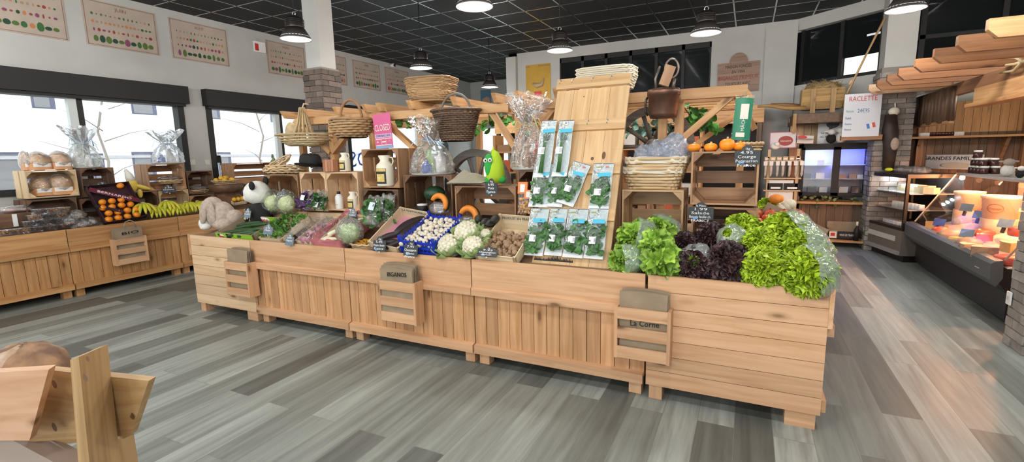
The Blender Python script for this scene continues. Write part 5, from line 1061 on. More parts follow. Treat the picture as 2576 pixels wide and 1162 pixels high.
# stacked baskets on the rafters and behind the board
WICKS = wood('tan_wicker', (.44, .27, .13), (.28, .16, .07), rv=.3, knots=False, sc=2)
zr = ZB+.132; c = at(1083, 262, y=3.95)
for k in range(8): rect_basket((c.x+.01*math.sin(k*2), 3.98, zr+.021*k), .195+.004*k, .14+.003*k, .065, 'rectangular wicker basket in the stack on the pergola rafters' if 0 < k < 7 else ('lowest rectangular wicker basket in the stack on the pergola rafters' if k == 0 else 'topmost rectangular wicker basket in the stack on the pergola rafters'), WICKS, rows=4, taper=.88, rz=.15+.05*math.sin(k*3), group='wicker baskets stacked on the rafters')
c = at(1515, 225, y=4.02)
for k in range(3): rect_basket((c.x+.02, 4.08, zr+.03*k), .23, .14, .10, ('lowest', 'middle', 'topmost')[k]+' pale greyish basket of the stack behind the herb board', plain('white_wicker', (.60, .56, .46), .7), rows=6, taper=.86, group='pale baskets behind the herb board')
# cart wheels
def wheel(c, R, rot, label, nsp=10, wr=.035):
    r = empty('cart_wheel', c, rot, label, 'wheel', 'wooden cart wheels'); q = MB()
    q.lathe([(R*.80, -wr), (R, -wr), (R, wr), (R*.80, wr), (R*.80, -wr)], 48, smooth=False, cap=False); q.build('rim', GREYWOOD, r)
    for k in range(nsp): a = 2*PI*k/nsp; q = MB(); q.tube([(R*.16*math.cos(a), R*.16*math.sin(a), 0), (R*.5*math.cos(a), R*.5*math.sin(a), 0), (R*.86*math.cos(a), R*.86*math.sin(a), 0)], [.022, .016, .02], 7); q.build('spoke', GREYWOOD, r)
    q = MB(); q.lathe([(R*.12, -.09), (R*.19, -.05), (R*.2, .05), (R*.12, .09)], 18); q.build('hub', GREYWOOD, r); return r
c = at(1200, 468, y=3.93); wheel((c.x, 3.935, c.z), .345, (PI/2, 0, 0), 'dark weathered cart wheel behind the pea pod toy')
c = at(1642, 368, y=4.2); wheel((c.x, 4.2, c.z), .33, (PI/2+.1, 0, .25), 'weathered cart wheel behind the copper pot right of the herb board')
# ivy
IVG = GR('ivy_leaf', (.10, .34, .05), (.04, .18, .025), .45, .4); IVT = GR('pale_teal_leaf', (.30, .52, .44), (.16, .34, .28), .35, .4)
def ivy(pts, n, mat, label, name='ivy_garland', sz=.07, seed=3):
    rr = random.Random(seed); r = empty(name, pts[0], 0, label, 'plant', 'artificial ivy on the pergola'); o = Vector(pts[0]); P = [Vector(p)-o for p in pts]; q = MB(); q.tube(P, .005, 5); q.build('vine', BEAMD, r); q = MB()
    for k in range(n):
        t = rr.random()*(len(P)-1.001); i = int(t); b_ = P[i].lerp(P[i+1], t-i)+Vector((rr.uniform(-.06, .06), rr.uniform(-.06, .06), rr.uniform(-.07, .05)))
        leaf(q, b_, (rr.uniform(-1, 1), rr.uniform(-.6, .4), rr.uniform(-1, .3)), (rr.uniform(-1, 1), rr.uniform(-.4, .4), rr.uniform(-1, 1)), sz*rr.uniform(.7, 1.3), sz*rr.uniform(.8, 1.1), .05, .2, 4, 3, rr.random())
    q.build('leaves', mat, r); return r
ivy([at(1125, 293, y=4.3), at(1155, 315, y=4.3), at(1200, 320, y=4.35), at(1245, 300, y=4.4), at(1270, 292, y=4.4)], 44, IVG, 'green ivy garland behind the dark hanging basket', seed=1)
ivy([at(1715, 262, y=4.3), at(1735, 290, y=4.3), at(1765, 285, y=4.35), at(1785, 310, y=4.4)], 40, IVG, 'green ivy garland between the right pergola braces', seed=2)
ivy([at(1560, 305, y=4.6), at(1600, 318, y=4.6), at(1640, 322, y=4.6), at(1700, 315, y=4.6)], 46, IVT, 'pale teal ivy garland behind the copper pot', seed=4)
ivy([at(945, 310, y=4.4), at(1000, 300, y=4.4), at(1060, 300, y=4.4), at(1110, 305, y=4.4)], 40, IVG, 'green ivy garland behind the CLOSED sign', seed=5)
ivy([at(1300, 300, y=4.4), at(1340, 320, y=4.4), at(1375, 310, y=4.4)], 20, IVG, 'green ivy garland behind the tall gift pack', seed=6)
# ================================================================ LEFT WALL AND WALL COUNTER
YA = Vector((0, 1, 0))
PARCH = plain('parchment', (.47, .39, .33), .8, c2=(.42, .35, .30), scale=5); BORD = plain('brown_border', (.25, .15, .11), .7)
VG = [plain('print_'+n, c, .7) for n, c in (('green', (.035, .13, .035)), ('olive', (.08, .15, .03)), ('darkgreen', (.015, .06, .03)), ('red', (.28, .05, .04)), ('orange', (.50, .20, .08)), ('purple', (.22, .06, .12)), ('tan', (.38, .25, .14)))]
def poster(y0, y1, z0, z1, label, title, seed, x=XW+.006):
    rr = random.Random(seed); r = empty('vegetable_poster', (x, (y0+y1)/2, (z0+z1)/2), PI/2, label, 'poster', 'vegetable posters along the window wall'); w, h = y1-y0, z1-z0
    q = MB(); q.m = 7; q.box(-w/2, w/2, -.006, .004, -h/2, h/2); q.m = 8
    for a in (.0,): q.box(-w/2+.012, w/2-.012, -.0075, -.006, h/2-.02, h/2-.012); q.box(-w/2+.012, w/2-.012, -.0075, -.006, -h/2+.012, -h/2+.02); q.box(-w/2+.012, -w/2+.02, -.0075, -.006, -h/2+.012, h/2-.012); q.box(w/2-.02, w/2-.012, -.0075, -.006, -h/2+.012, h/2-.012)
    q2 = q; q = MB(); text(q, title, (0, -.008, h*.37), XA, ZA, .06, w*.16); q.build('title_lettering', BORD, r)
    q = q2
    rows = [(.20, .35, 14, (0, 1, 6)), (.03, .45, 15, (0, 3, 4, 6)), (-.14, .55, 13, (3, 4, 5, 2, 3)), (-.34, 1.1, 10, (2, 0, 1, 0, 1, 2, 0, 5, 4))]
    for (zz, s, n, cs) in rows:
        for k in range(n):
            u = -w*.42+w*.84*(k+.5)/n; a, b_ = .030*s*rr.uniform(.6, 1.5), .034*s*rr.uniform(.7, 1.7)
            a = min(a, w*.4/n); q.m = rr.choice(cs); q.add([(u+a*math.cos(2*PI*i/10), -.0078, h*zz+b_*math.sin(2*PI*i/10)*(1 if math.sin(2*PI*i/10) > 0 else .8)) for i in range(10)], [tuple(range(10))])
    q.build('printed_paper', VG+[PARCH, BORD], r); return r
for i, (y0, y1, lab, ti) in enumerate(((2.45, 3.36, 'vegetable poster cut off by the top left corner of the frame', 'MAI'), (3.555, 4.435, 'largest fully visible vegetable poster left of the others, above the large window', 'JUIN'), (4.62, 5.52, 'vegetable poster above the gap between the two windows', 'AOUT'), (6.26, 7.10, 'vegetable poster partly hidden by the brick column on its left side', 'MAI'),
        (7.45, 8.2, 'narrow visible strip of vegetable poster just right of the brick column', 'MARS'), (8.39, 9.27, 'vegetable poster second right of the brick column', 'AVRIL'), (9.45, 10.35, 'last vegetable poster beside the stacked wicker baskets', 'MAI'))):
    poster(y0, y1, 3.12, 3.71 if i else 3.8, lab, ti, i+1)
SKY_P = plain('blue_print', (.12, .25, .36), .7); PEACH = plain('peach_print', (.60, .36, .25), .7)
def small_poster(c, rz, w, h, label):
    r = empty('landscape_poster', c, rz, label, 'poster', 'small blue posters near the back corner'); q = MB(); q.box(-w/2, w/2, -.006, .0, -h/2, h/2); q.build('paper', SKY_P, r); q = MB(); q.prism([(-w*.45, -h*.45), (w*.45, -h*.45), (w*.4, -h*.1), (w*.1, h*.02), (-w*.3, -.12*h)], 0, .001); q.v = [Vector((v.x, -.0065-v.z, v.y)) for v in q.v]; q.build('picture_print', PEACH, r)
small_poster((XW+.008, 11.05, 3.45), PI/2, .33, .36, 'small blue poster half hidden behind the stacked wicker baskets'); small_poster((XW+.008, 12.47, 3.46), PI/2, .28, .35, 'small blue and peach poster on the window wall near the back corner')
small_poster((-7.4, 13.45, 3.35), 0, .36, .42, 'small poster on the back wall under the far pendant lamp'); small_poster((-6.62, 13.45, 3.48), 0, .14, .35, 'sliver of small poster at the edge of the office wall')
r = empty('alarm_box', (XW+.005, 6.10, 3.55), PI/2, 'white and red fire alarm strobe on the window wall', 'alarm'); q = MB(); q.box(-.10, .11, -.05, 0, -.10, .08); q.build('housing', WHITE, r); q = MB(); q.box(-.10, -.03, -.052, -.05, -.08, .04); q.build('red_panel', RED, r); q = MB(); q.box(.111, .113, -.045, 0, -.08, .04); q.build('red_side', RED, r); q = MB(); q.ell((-.02, -.03, .115), (.03, .02, .03)); q.build('strobe_lens', GLASS, r)
r = empty('security_camera', (XW+.005, 9.66, 3.76), PI/2, 'small white security camera under the ceiling between two posters', 'camera'); q = MB(); q.cyl((0, 0, 0), (.0, -.12, .0), .04, .045, 16); q.build('housing', WHITE, r); q = MB(); q.cyl((.01, -.12, 0), (.01, -.14, 0), .032, n=16); q.build('lens', BLACK, r)
for i, (px, py, lab) in enumerate(((484, 408, 'white wall switch left of the two between the windows'), (521, 408, 'white wall switch right of the two beside the window frame'))):
    c = at(px, py, x=XW); q = MB(); q.box(-.04, .04, -.01, 0, -.04, .04); o = tag(q.build('wall_switch', plain('switch_white%d' % i, (.62, .63, .60), .5)), lab, 'switch', 'switches between the windows'); o.location = c; o.rotation_euler = (0, 0, PI/2)
# bread
BUN = GR('brioche_crust', (.55, .28, .09), (.74, .47, .20), .15, .45); LBW = plain('white_bread_label', (.72, .72, .70), .5); LBO = plain('orange_bread_label', (.60, .30, .14), .5)
def bread(px, pyb, wpx, hpx, x, label, zb=None):
    p = at(px, pyb, x=x); dep = (p-Vector((0, 0, CAMZ))).dot(CF); w, h = wpx*dep/FPX*1.05, hpx*dep/FPX; r = empty('bread_loaf', (x, p.y, p.z if zb is None else zb), PI/2, label, 'bread', 'bagged loaves'); q = MB()
    q.ell((0, .05, h*.48), (w*.46, .085, h*.48), 22, 14, fn=lambda P, a, t: (1+.12*(abs(P.x)**4+abs(P.y)**4))*(1+.05*math.sin(P.x*9+1)*max(0, P.z))); q.build('crust', BUN, r)
    q = MB(); q.grid(lambda u, v: (w*.49*(2*u-1)*(1 if 1 else 1), .05-.098*(1-abs(2*u-1)**5)**.5*1.0, h*(.03+.38*v)), 14, 3); q.build('label', LBO, r); q = MB(); q.grid(lambda u, v: (w*.47*(2*u-1), .05-.101*(1-abs(2*u-1)**5)**.5, h*(.2+.2*v)), 14, 3); q.build('white_label_band', LBW, r)
    q = MB(); q.ell((0, .05, h*.52), (w*.5, .105, h*.54), 20, 12, fn=lambda P, a, t: (1+.14*(abs(P.x)**4+abs(P.y)**4))*(1+.03*math.sin(9*a+4*t))+(.2*max(0, P.z-.8))); q.build('clear_bag', CLEAR, r); return r
zc1 = at(130, 428, x=XC).z; zc0 = at(130, 496, x=XC).z+.013
bread(104, 424, 48, 44, XC+.04-.1, 'bagged loaf on top of the pale crate, middle of three', zc1); bread(157, 424, 44, 44, XC-.06, 'bagged loaf on top of the pale crate at the right', zc1); bread(70, 426, 18, 46, XC-.12, 'bagged loaf at the left end on top of the pale crate', zc1)
bread(112, 492, 42, 48, XC-.12, 'bagged loaf inside the pale crate on the left', zc0); bread(160, 492, 50, 50, XC-.10, 'bagged loaf inside the pale crate on the right', zc0)
# gift packs by the window
c = at(215, 418, x=XC-.15); gift((XC-.15, c.y, at(247, 422, x=XC-.02).z), .17, .50, 'cellophane gift pack with pale ribbon on the dark crate by the large window', [M2, M1, M2], seed=7)
c = at(425, 412, x=XC-.12); gift((XC-.12, c.y, at(419, 412, x=XC).z), .19, .46, 'cellophane gift pack with straw filling on the brown crate by the window jamb', [M2, M2, M4], seed=8)
# clementine box
CBLK = plain('black_fruit_carton', (.018, .012, .015), .45, c2=(.05, .015, .022), scale=3)
BX = sbox('produce_carton', (262, 566), (366, 548), (212, 476), .08, 'tilted black printed carton of clementines on the wall counter', 'box', CBLK, x0=-7.14, x1=-7.42, fh=.75)
r_, w_, d_, R_, F_ = BX
q = MB(); q.M = Matrix.Translation((w_*.5, d_*.66, .085)) @ Matrix.Rotation(-.5, 4, 'Z'); q.box(-w_*.55, w_*.55, -.032, .032, -.001, .001); q.build('maroon_band', plain('maroon_band', (.12, .015, .03), .5), r_)
q = MB(); text(q, 'BERNARDO', (w_*.5, d_*.66, .0875), (math.cos(.5), -math.sin(.5), 0), (math.sin(.5), math.cos(.5), 0), .042, w_*.75); q.build('white_lettering', WHITE, r_)
q = MB(); q.M = Matrix.Translation((w_*.22, d_*.32, .083)) @ Matrix.Rotation(-.5, 4, 'Z'); q.box(-w_*.3, w_*.3, -.02, .02, -.001, .001); q.build('maroon_band', CBLK, r_)
CLEM = GR('clementine_skin', (.90, .30, .015), (.82, .23, .01), .08, .4)
def clem():
    r = empty('clementine', cat='clementine', group='clementines in the black carton'); q = MB(); q.ell((0, 0, 0), (.034, .034, .030), 16, 10); q.build('peel', CLEM, r); q = MB(); q.lathe([(.004, .0295), (.003, .032), (0, .032)], 6); q.build('stem_star', GRS, r); return r
cp = Proto(clem())
for j in range(5):
    for i in range(4):
        if j == 4 and i < 3: continue
        cp.put(inbox(BX, (i+.5+.3*(j % 2))/4.5, (j+.5)/6.4 if j < 4 else .93, .05+.006*math.sin(i*3+j)), (rr.uniform(-.8, .8), rr.uniform(-.8, .8), 0), 'orange clementine lying in the tilted black carton', 1.22)
# bananas
BAN = GR('banana_peel', (.72, .62, .04), (.42, .50, .035), .2, .45)
def bunch(nb, seed):
    r = empty('banana_bunch', cat='bananas', group='banana bunches on the wall counter'); rr = random.Random(seed)
    for k in range(nb):
        a = (k-nb/2+.5)*.30+rr.uniform(-.05, .05); q = MB(); P = []
        for t in [i/9 for i in range(10)]: s = .19*t; b_ = 1.5*t; P.append((math.sin(a)*(.02+.16*math.sin(b_)/1.0), -.02-.13*math.sin(b_)*math.cos(a)*.8, .10-.10*(1-math.cos(b_))-.02*t))
        q.tube(P, [.006, .009, .014, .017, .018, .018, .017, .015, .010, .005], 8); q.build('banana', BAN, r)
    q = MB(); q.tube([(-.02, 0, .10), (0, -.005, .105), (.02, 0, .10)], .012, 7); q.build('crown', WICKP, r); return r
B1 = bunch(5, 1); B2_ = bunch(6, 2)
pr = [Proto(B1), Proto(B2_)]
for k, (px, py, rz, lab) in enumerate(((362, 530, 1.2, 'greenish banana bunch right beside the clementine carton'), (392, 538, 1.7, 'banana bunch in the second place from the clementine carton'), (420, 524, 1.3, 'banana bunch lying highest in the middle of the row'), (440, 532, 1.8, 'banana bunch in the middle front of the row'), (470, 526, 1.5, 'banana bunch second from the rabbit toy'), (498, 524, 1.7, 'banana bunch nearest to the rabbit toy'))):
    c = at(px, py, x=-7.22); pr[k % 2].put((c.x, c.y, max(.84, c.z-.02)), (0, 0, rz), lab, 1.2)
# banana toy
YP_ = plain('yellow_plush', (.72, .55, .10), .9, bump=.3, scale=40)
c = at(335, 490, x=-7.5); r = empty('banana_plush', (-7.5, c.y, at(335, 482, x=-7.45).z), PI/2, 'yellow and white banana soft toy sitting behind the bananas', 'soft toy'); q = MB(); q.ell((0, 0, .09), (.07, .06, .10)); q.ell((-.10, -.03, .08), (.09, .04, .03), R=Ry(.3)); q.ell((.11, -.03, .05), (.11, .04, .03), R=Ry(.35)); q.ell((.05, -.07, -.03), (.03, .03, .06)); q.build('peel_body', YP_, r); q = MB(); q.tube([(0, 0, .15), (-.02, 0, .22), (-.05, 0, .30)], [.055, .045, .015], 12); q.build('peeled_top', FURW, r)
# lemons tray and window side trays
def wtray(px, py, x, wpx, label, h=.04): c = at(px, py, x=x); dep = (c-Vector((0, 0, CAMZ))).dot(CF); w = wpx*dep/FPX/2; flat_basket(c, w*.6, w, h, label, rows=3, group='wicker trays on the wall counter'); return c, w
c, w = wtray(568, 462, -7.3, 66, 'oval wicker tray of yellow oranges beside the panda toy', .05)
pt = Proto((lambda: (lambda r: (MB().ell((0, 0, 0), (.036, .036, .034)).build('peel', GR('yellow_orange_peel', (.85, .50, .04), (.78, .42, .03), .08), r), r)[1])(empty('orange', cat='orange', group='oranges in the wicker tray')))())
for k in range(9): a = k*2.4; s = math.sqrt(k/9); pt.put((c.x+.11*s*math.cos(a), c.y+.15*s*math.sin(a), c.z+.06+.03*(k < 3)), 0, 'yellow orange lying in the oval wicker tray beside the panda', 1)
q = MB(); q.lathe([(.22, -.14), (.25, -.02), (0, -.02)], 22); o = tag(q.build('round_stand', CRATED), 'dark round stand under the tray of yellow oranges', 'stand'); o.location = (c.x, c.y, c.z+.018); 
q = MB(); q.box(-.12, .12, -.12, .12, -(c.z-.865), -.12); q.build('stand_post', CRATED, o)
def ftray(px, py, x, wpx, label):
    c, w = wtray(px, py, x, wpx, label); q = MB(); q.ell((0, 0, 0), (w*.55, w*.92, .03), 22, 8, fn=lambda P, a, t: 1+.06*math.sin(9*a+5*t)+.04*math.sin(15*a)); o = tag(q.build('wrapped_goods', CLEAR), 'crumpled clear wrapped packet on the '+label, 'packet'); o.location = (c.x, c.y, c.z+.07)
    for k in range(6): pass
ftray(431, 460, XC-.12, 62, 'oval wicker tray inside the brown crate'); ftray(505, 484, XC-.10, 52, 'oval wicker tray inside the small dark crate')
price_tag(424, 474, 34, 22, None, ['1kg', '3.50', 'Dattes'], 'dark price tag at the crate edge above the bananas', x=XC+.02, yaw=PI/2)
price_tag(258, 466, 40, 22, None, ['1kg', '3.95', 'Clementine'], 'dark price tag above the clementine carton', x=XC+.03, yaw=PI/2)
# tubs of dried fruit and clear bags at the left
TUBM = film('tub_plastic', (.97, .98, 1), .34, .05, .05, .3)
DF = [GR('dried_dark', (.06, .03, .025), (.10, .05, .03), .3), GR('dried_tan', (.42, .22, .08), (.30, .13, .05), .3), GR('dried_red', (.22, .06, .04), (.12, .03, .03), .3)]
def tub(m, nm):
    r = empty('fruit_tub', cat='tub', group='clear tubs of dried fruit'); q = MB()
    for k in range(22): a = k*2.4; s = .055*math.sqrt(k/22); q.ell((s*math.cos(a), s*math.sin(a), .022+.012*(k % 3)), (.015, .012, .012), 6, 4)
    q.build('dried_fruit', m, r); q = MB(); q.lathe([(.066, 0), (.075, .052), (.082, .053), (.080, .06), (.0, .062)], 20); q.build('clear_tub', TUBM, r); return r
tp3 = [Proto(tub(m, i)) for i, m in enumerate(DF)]
spots = [(20, 600, 0, 1), (60, 595, 0, 1), (95, 592, 0, 0), (130, 588, 0, 0), (165, 584, 0, 2), (35, 580, 0, 1), (80, 570, 1, 0), (115, 568, 1, 0), (150, 562, 1, 0), (180, 562, 1, 2), (90, 548, 2, 1), (125, 545, 2, 0), (150, 540, 2, 1), (100, 526, 3, 0), (135, 522, 3, 1), (155, 522, 3, 1)]
for k, (px, py, lev, m) in enumerate(spots):
    c = at(px, py, x=-7.22-.05*(lev > 0)); tp3[m].put((c.x, c.y, .79+.063*lev+.02), k, 'clear lidded tub of dried fruit stacked at the left end of the wall counter', 1)
cbp = []
for k, (px, py, s, lab) in enumerate(((175, 556, .08, 'crumpled clear bag nearest to the dried fruit tubs'), (200, 565, .085, 'crumpled clear bag in the front middle of the bag heap'), (225, 560, .08, 'crumpled clear bag in front of the clementine carton'), (195, 542, .075, 'crumpled clear bag on top of the bag heap'), (245, 575, .07, 'small crumpled clear bag touching the clementine carton front'))):
    c = at(px, py, x=-7.2); r = empty('clear_bag', c, k, lab, 'bag', 'crumpled clear bags on the wall counter'); q = MB(); q.ell((0, 0, 0), (s*1.1, s, s*.8), 20, 12, fn=lambda P, a, t: 1+.16*math.sin(5*a+3*t+k)+.12*math.sin(9*t+7*a)); q.build('clear_film', CLEAR, r); q = MB()
    for j in range(8): q.ell((s*.6*math.cos(j*2.4)*(j/8), s*.6*math.sin(j*2.4)*(j/8), -s*.3), (.018, .014, .012), 6, 4)
    q.build('dried_fruit', DF[1], r)
q = MB(); c = at(20, 520, x=-7.5); q.box(-7.78, -7.42, c.y-.6, c.y+.25, .865, 1.02); tag(q.build('dark_box', CRATED), 'dark low crate with white slats at the left edge of the wall counter', 'crate')
q = MB()
for k in range(4): q.box(-7.415, -7.405, c.y-.35+.17*k, c.y-.31+.17*k, .875, 1.015)
q.build('white_slats', WHITE, bpy.data.objects['dark_box'])
for k, (px, py, lab) in enumerate(((50, 498, 'clear packet with pink biscuits left of the bread crate'), (25, 508, 'flat clear packet at the left frame edge'))):
    c = at(px, py, x=-7.55); r = empty('biscuit_packet', (c.x, c.y, 1.06), 0, lab, 'packet', None); q = MB(); q.ell((0, 0, 0), (.08, .12, .045), 16, 8); q.build('clear_wrap', CLEAR, r); q = MB(); q.ell((0, 0, -.01), (.06, .09, .025), 12, 6); q.build('biscuits', plain('pink_biscuit%d' % k, (.60, .38, .32), .7), r)
q = MB(); c = at(607, 500, x=-6.95)
BXm = sbox('produce_carton', (588, 517), (622, 512), (585, 494), .06, 'small carton of yellow fruit between rabbit and panda toys', 'box', PLY, x0=-7.13, x1=-7.35)
for k in range(5):
    q = MB(); q.ell((0, 0, 0), (.035, .035, .034)); o = tag(q.build('yellow_fruit', bpy.data.materials['yellow_orange_peel']), 'yellow fruit lying in the small carton between the toys', 'fruit', 'yellow fruit in the small carton'); o.location = inbox(BXm, .2+.3*(k % 3), .3+.35*(k//3), .06)
# ================================================================ FOREGROUND BREAD STAND
def fg(px, py, y): return at(px, py, y=y)
r = empty('bread_stand', (0, 0, 0), 0, 'rough timber bread trough on posts in the near left corner', 'stand'); c0 = fg(150, 1000, .6); r.location = (c0.x, c0.y, 0)
FGW = wood('rough_pine', (.52, .33, .155), (.38, .22, .09), rv=.12); FGP = wood('pinkish_pine', (.66, .40, .25), (.55, .30, .17), rv=.06)
T0 = Matrix.Translation((-c0.x, -c0.y, 0))
def slab(name, pts, dirv, mat, par=r):   # four image-read corners on a vertical plane, thickened away from the viewer
    q = MB(); q.M = T0; d = Vector(dirv); a = [Vector(p) for p in pts]; q.hexa([a[0], a[1], a[1]+d, a[0]+d, a[3], a[2], a[2]+d, a[3]+d]); return q.build(name, mat, par)
s1 = slab('side_board', [fg(-70, 1108, .50), fg(74, 1108, .50), fg(122, 930, .50), fg(-70, 940, .50)], (-.02, .022, .0), FGP)
q = MB(); q.M = T0
for px, py in ((110, 948), (95, 999), (82, 1035), (63, 1088)): c = fg(px, py, .499); q.lathe([(.004, 0), (0, .002)], 8, c=(0, 0, 0)); q.v[-16:] = [Vector((c.x-c0.x+v.x, c.y-c0.y-(v.z), c.z+v.y)) for v in q.v[-16:]]
q.build('screw_heads', STEEL, r)
e1 = slab('end_board', [fg(72, 1112, .56), fg(328, 1095, .62), fg(374, 958, .62), fg(118, 930, .56)], (-.01, .022, 0), FGW)
slab('lower_board', [fg(120, 1120, .59), fg(310, 1104, .63), fg(312, 1085, .63), fg(125, 1105, .59)], (0, .025, 0), FGW)
q = MB(); q.M = T0
A0, B0, C0, A1, B1_, C1 = fg(207, 1290, .50), fg(238, 1290, .503), fg(316, 1290, .60), fg(176, 905, .50), fg(198, 898, .503), fg(271, 866, .60)
q.hexa([A0, B0, C0, A0+C0-B0, A1, B1_, C1, A1+C1-B1_]); q.build('post', FGW, r)
q = MB(); q.M = T0
for px, py, s, y in ((222, 902, .007, .515), (138, 966, .012, .5585), (138, 1074, .013, .5585), (313, 1023, .010, .6175), (216, 950, .009, .505), (332, 1045, .010, .6175)):
    c = fg(px, py, y); q = MB(); q.M = T0; q.add([(c.x+1.2*s*math.cos(2*PI*k/12), c.y-.001, c.z+s*1.0*math.sin(2*PI*k/12)) for k in range(12)], [tuple(range(12))]); q.build('knot', KN, r)
q = MB(); q.M = T0; p0_, p1_ = fg(-80, 1200, .55), fg(200, 1200, .55); q.box(p0_.x, p1_.x-.02, .54, .60, p0_.z-.02, fg(60, 1112, .55).z); q.build('trough_bottom', plain('grey_pink_board', (.40, .31, .26), .8), r)
q = MB(); q.M = T0; c = fg(240, 1290, .56); q.box(c.x-.06, c.x+.0, .52, .56, 0, c.z+.02); q.build('leg', FGW, r); q = MB(); q.M = T0; c2 = fg(-40, 1280, .55); q.box(c2.x-.05, c2.x+.05, .9, 1.0, 0, c2.z+.1); q.build('leg', FGW, r)
CRUST = plain('bread_crust', (.38, .22, .12), .75, c2=(.16, .085, .055), scale=16, bump=.5)
ca = fg(70, 925, .64); r2 = empty('country_loaf', ca, (0, 0, .1), 'round country loaf with floury crust lying in the timber trough', 'bread')
q = MB(); q.ell((0, 0, 0), (.125, .10, .082), 30, 18, fn=lambda P, a, t: 1+.02*math.sin(7*a+3*t)+.03*math.sin(3*a+9*t)); q.build('crust', CRUST, r2)
q = MB(); q.ell((0, 0, 0), (.127, .102, .084), 30, 18, fn=lambda P, a, t: (1+.02*math.sin(7*a+3*t)+.03*math.sin(3*a+9*t))*(1.0 if P.z < .55-.45*math.sin(a*2+1) and P.x < .3 and P.y < 0 else .97)); q.build('floury_side', plain('flour_crust', (.50, .38, .30), .85, c2=(.34, .22, .13), scale=22), r2)
# ================================================================ RIGHT SIDE: FRIDGE, RACK, WAGON, CASES
YFR = 9.3
fx0, fx1 = at(2013, 430, y=YFR).x, at(2196, 430, y=YFR).x; fz0, fz1 = at(2100, 495, y=YFR).z, at(2110, 360, y=YFR).z
r = empty('display_fridge', (fx0, YFR, fz0), 0, 'black two-door display fridge with blue light strip', 'fridge'); w, h, d = fx1-fx0, fz1-fz0, .5
q = MB(); q.box(0, .03, 0, d, 0, h); q.box(w-.03, w, 0, d, 0, h); q.box(0, w, 0, d, h-.06, h); q.box(0, w, 0, d, 0, .05); q.box(0, w, d-.02, d, 0, h); q.build('cabinet', BLACK, r)
for i, (x0, x1) in enumerate(((.0, w*.5), (w*.5, w))):
    q = MB(); q.box(x0, x0+.05, -.03, 0, .02, h-.06); q.box(x1-.05, x1, -.03, 0, .02, h-.06); q.box(x0, x1, -.03, 0, .02, .07); q.box(x0, x1, -.03, 0, h-.1, h-.06); dr = q.build('door', BLACK, r); q = MB(); q.box(x0+.05, x1-.05, -.018, -.014, .07, h-.1); q.build('door_glass', CASEG, dr)
    for z in (.28, .5): q = MB(); q.box(x0+.04, x1-.04, .06, d-.05, z, z+.008); q.build('shelf', plain('fridge_shelf%d' % (i*2+int(z*9)), (.55, .6, .65), .4), r)
q = MB(); q.box(.04, w-.04, d-.035, d-.022, .05, h-.06); q.build('back_panel', plain('fridge_back', (.45, .48, .60), .5), r)
LED = emis('blue_led', (.05, .08, 1.0), 14)
q = MB()
for k in range(26): z = .08+k*(h-.2)/26; q.box(w-.075, w-.055, -.045, -.031, z, z+.018)
q.build('blue_light_strip', LED, r)
arealight('fridge_light', (fx0+w*.75, YFR+.2, fz1-.08), (0, .3, -1), .3, .1, 9, (.10, .12, 1)); arealight('fridge_light', (fx0+w*.25, YFR+.2, fz1-.08), (0, .3, -1), .3, .1, 6.0, (.42, .48, 1))
FRP = [plain('fr_white', (.7, .72, .75), .5), plain('fr_dark', (.05, .05, .07), .5), plain('fr_tan', (.45, .3, .2), .6)]
for k, (x, z, s, m) in enumerate(((.12, .285, .05, 1), (.30, .285, .06, 0), (.2, .058, .06, 1), (.36, .058, .055, 0), (w*.5+.12, .285, .05, 2), (w*.5+.26, .285, .05, 2), (w*.5+.36, .285, .04, 0), (w*.5+.15, .058, .06, 0), (w*.5+.32, .058, .06, 1), (.3, .51, .05, 0))):
    q = MB(); q.box(-s, s, -s, s, 0, s*1.6); o = tag(q.build('packaged_food', FRP[m]), 'packaged food standing on a shelf inside the black fridge', 'package', 'packages inside the fridge'); o.location = (fx0+x, YFR+.2, fz0+z)
# counter below the fridge
cz = fz0-.02; r = empty('plank_counter', (at(1998, 505, y=9.2).x, 9.2, 0), 0, 'brown plank counter under the black fridge with a low shelf', 'counter'); w = at(2172, 508, y=9.2).x-r.location.x; zc_ = at(2090, 510, y=9.2).z
DKW = wood('dark_plank', (.17, .095, .05), (.10, .055, .03), rv=.2)
q = MB(); q.box(0, w, -.03, .55, zc_-.02, zc_+.015); q.build('counter_top', PINEO, r); q = MB()
for k in range(8): q.box(w*k/8+.002, w*(k+1)/8-.002, .10, .12, .12, zc_-.02)
q.build('plank_front', DKW, r); q = MB(); q.box(0, w, -.26, .12, .09, .12); q.build('low_shelf', PINEO, r); q = MB(); q.box(.02, w-.02, -.02, .6, 0, .09); q.build('kick_board', BLACK, r)
ivy([at(2010, 503, y=9.25), at(2060, 503, y=9.25), at(2110, 503, y=9.25), at(2165, 506, y=9.25)], 46, plain('dry_green', (.15, .20, .07), .7), 'dry green garland along the counter under the fridge', sz=.06, seed=9)
c = at(2120, 592, y=9.1); r = empty('wine_box', (c.x, 9.065, .121), 0, 'open cardboard wine box with dark printed side on the low shelf', 'box'); q = MB(); q.box(-.20, .20, 0, .22, 0, .012); q.box(-.20, .20, 0, .012, 0, .14); q.box(-.20, .20, .208, .22, 0, .26); q.box(-.2, -.188, 0, .22, 0, .16); q.box(.188, .2, 0, .22, 0, .16); q.build('carton', KRAFT, r); q = MB(); q.box(-.08, .2, -.002, 0, .01, .13); q.build('dark_print', BLACK, r); q = MB(); text(q, 'VINS DE FRANCE', (.06, -.004, .07), XA, ZA, .05, .22); q.box(-.19, -.09, -.002, 0, .02, .12); q.build('white_print', OFFW, r); q = MB(); q.box(-.17, -.11, -.003, -.002, .05, .10); q.build('red_print', RED, r)
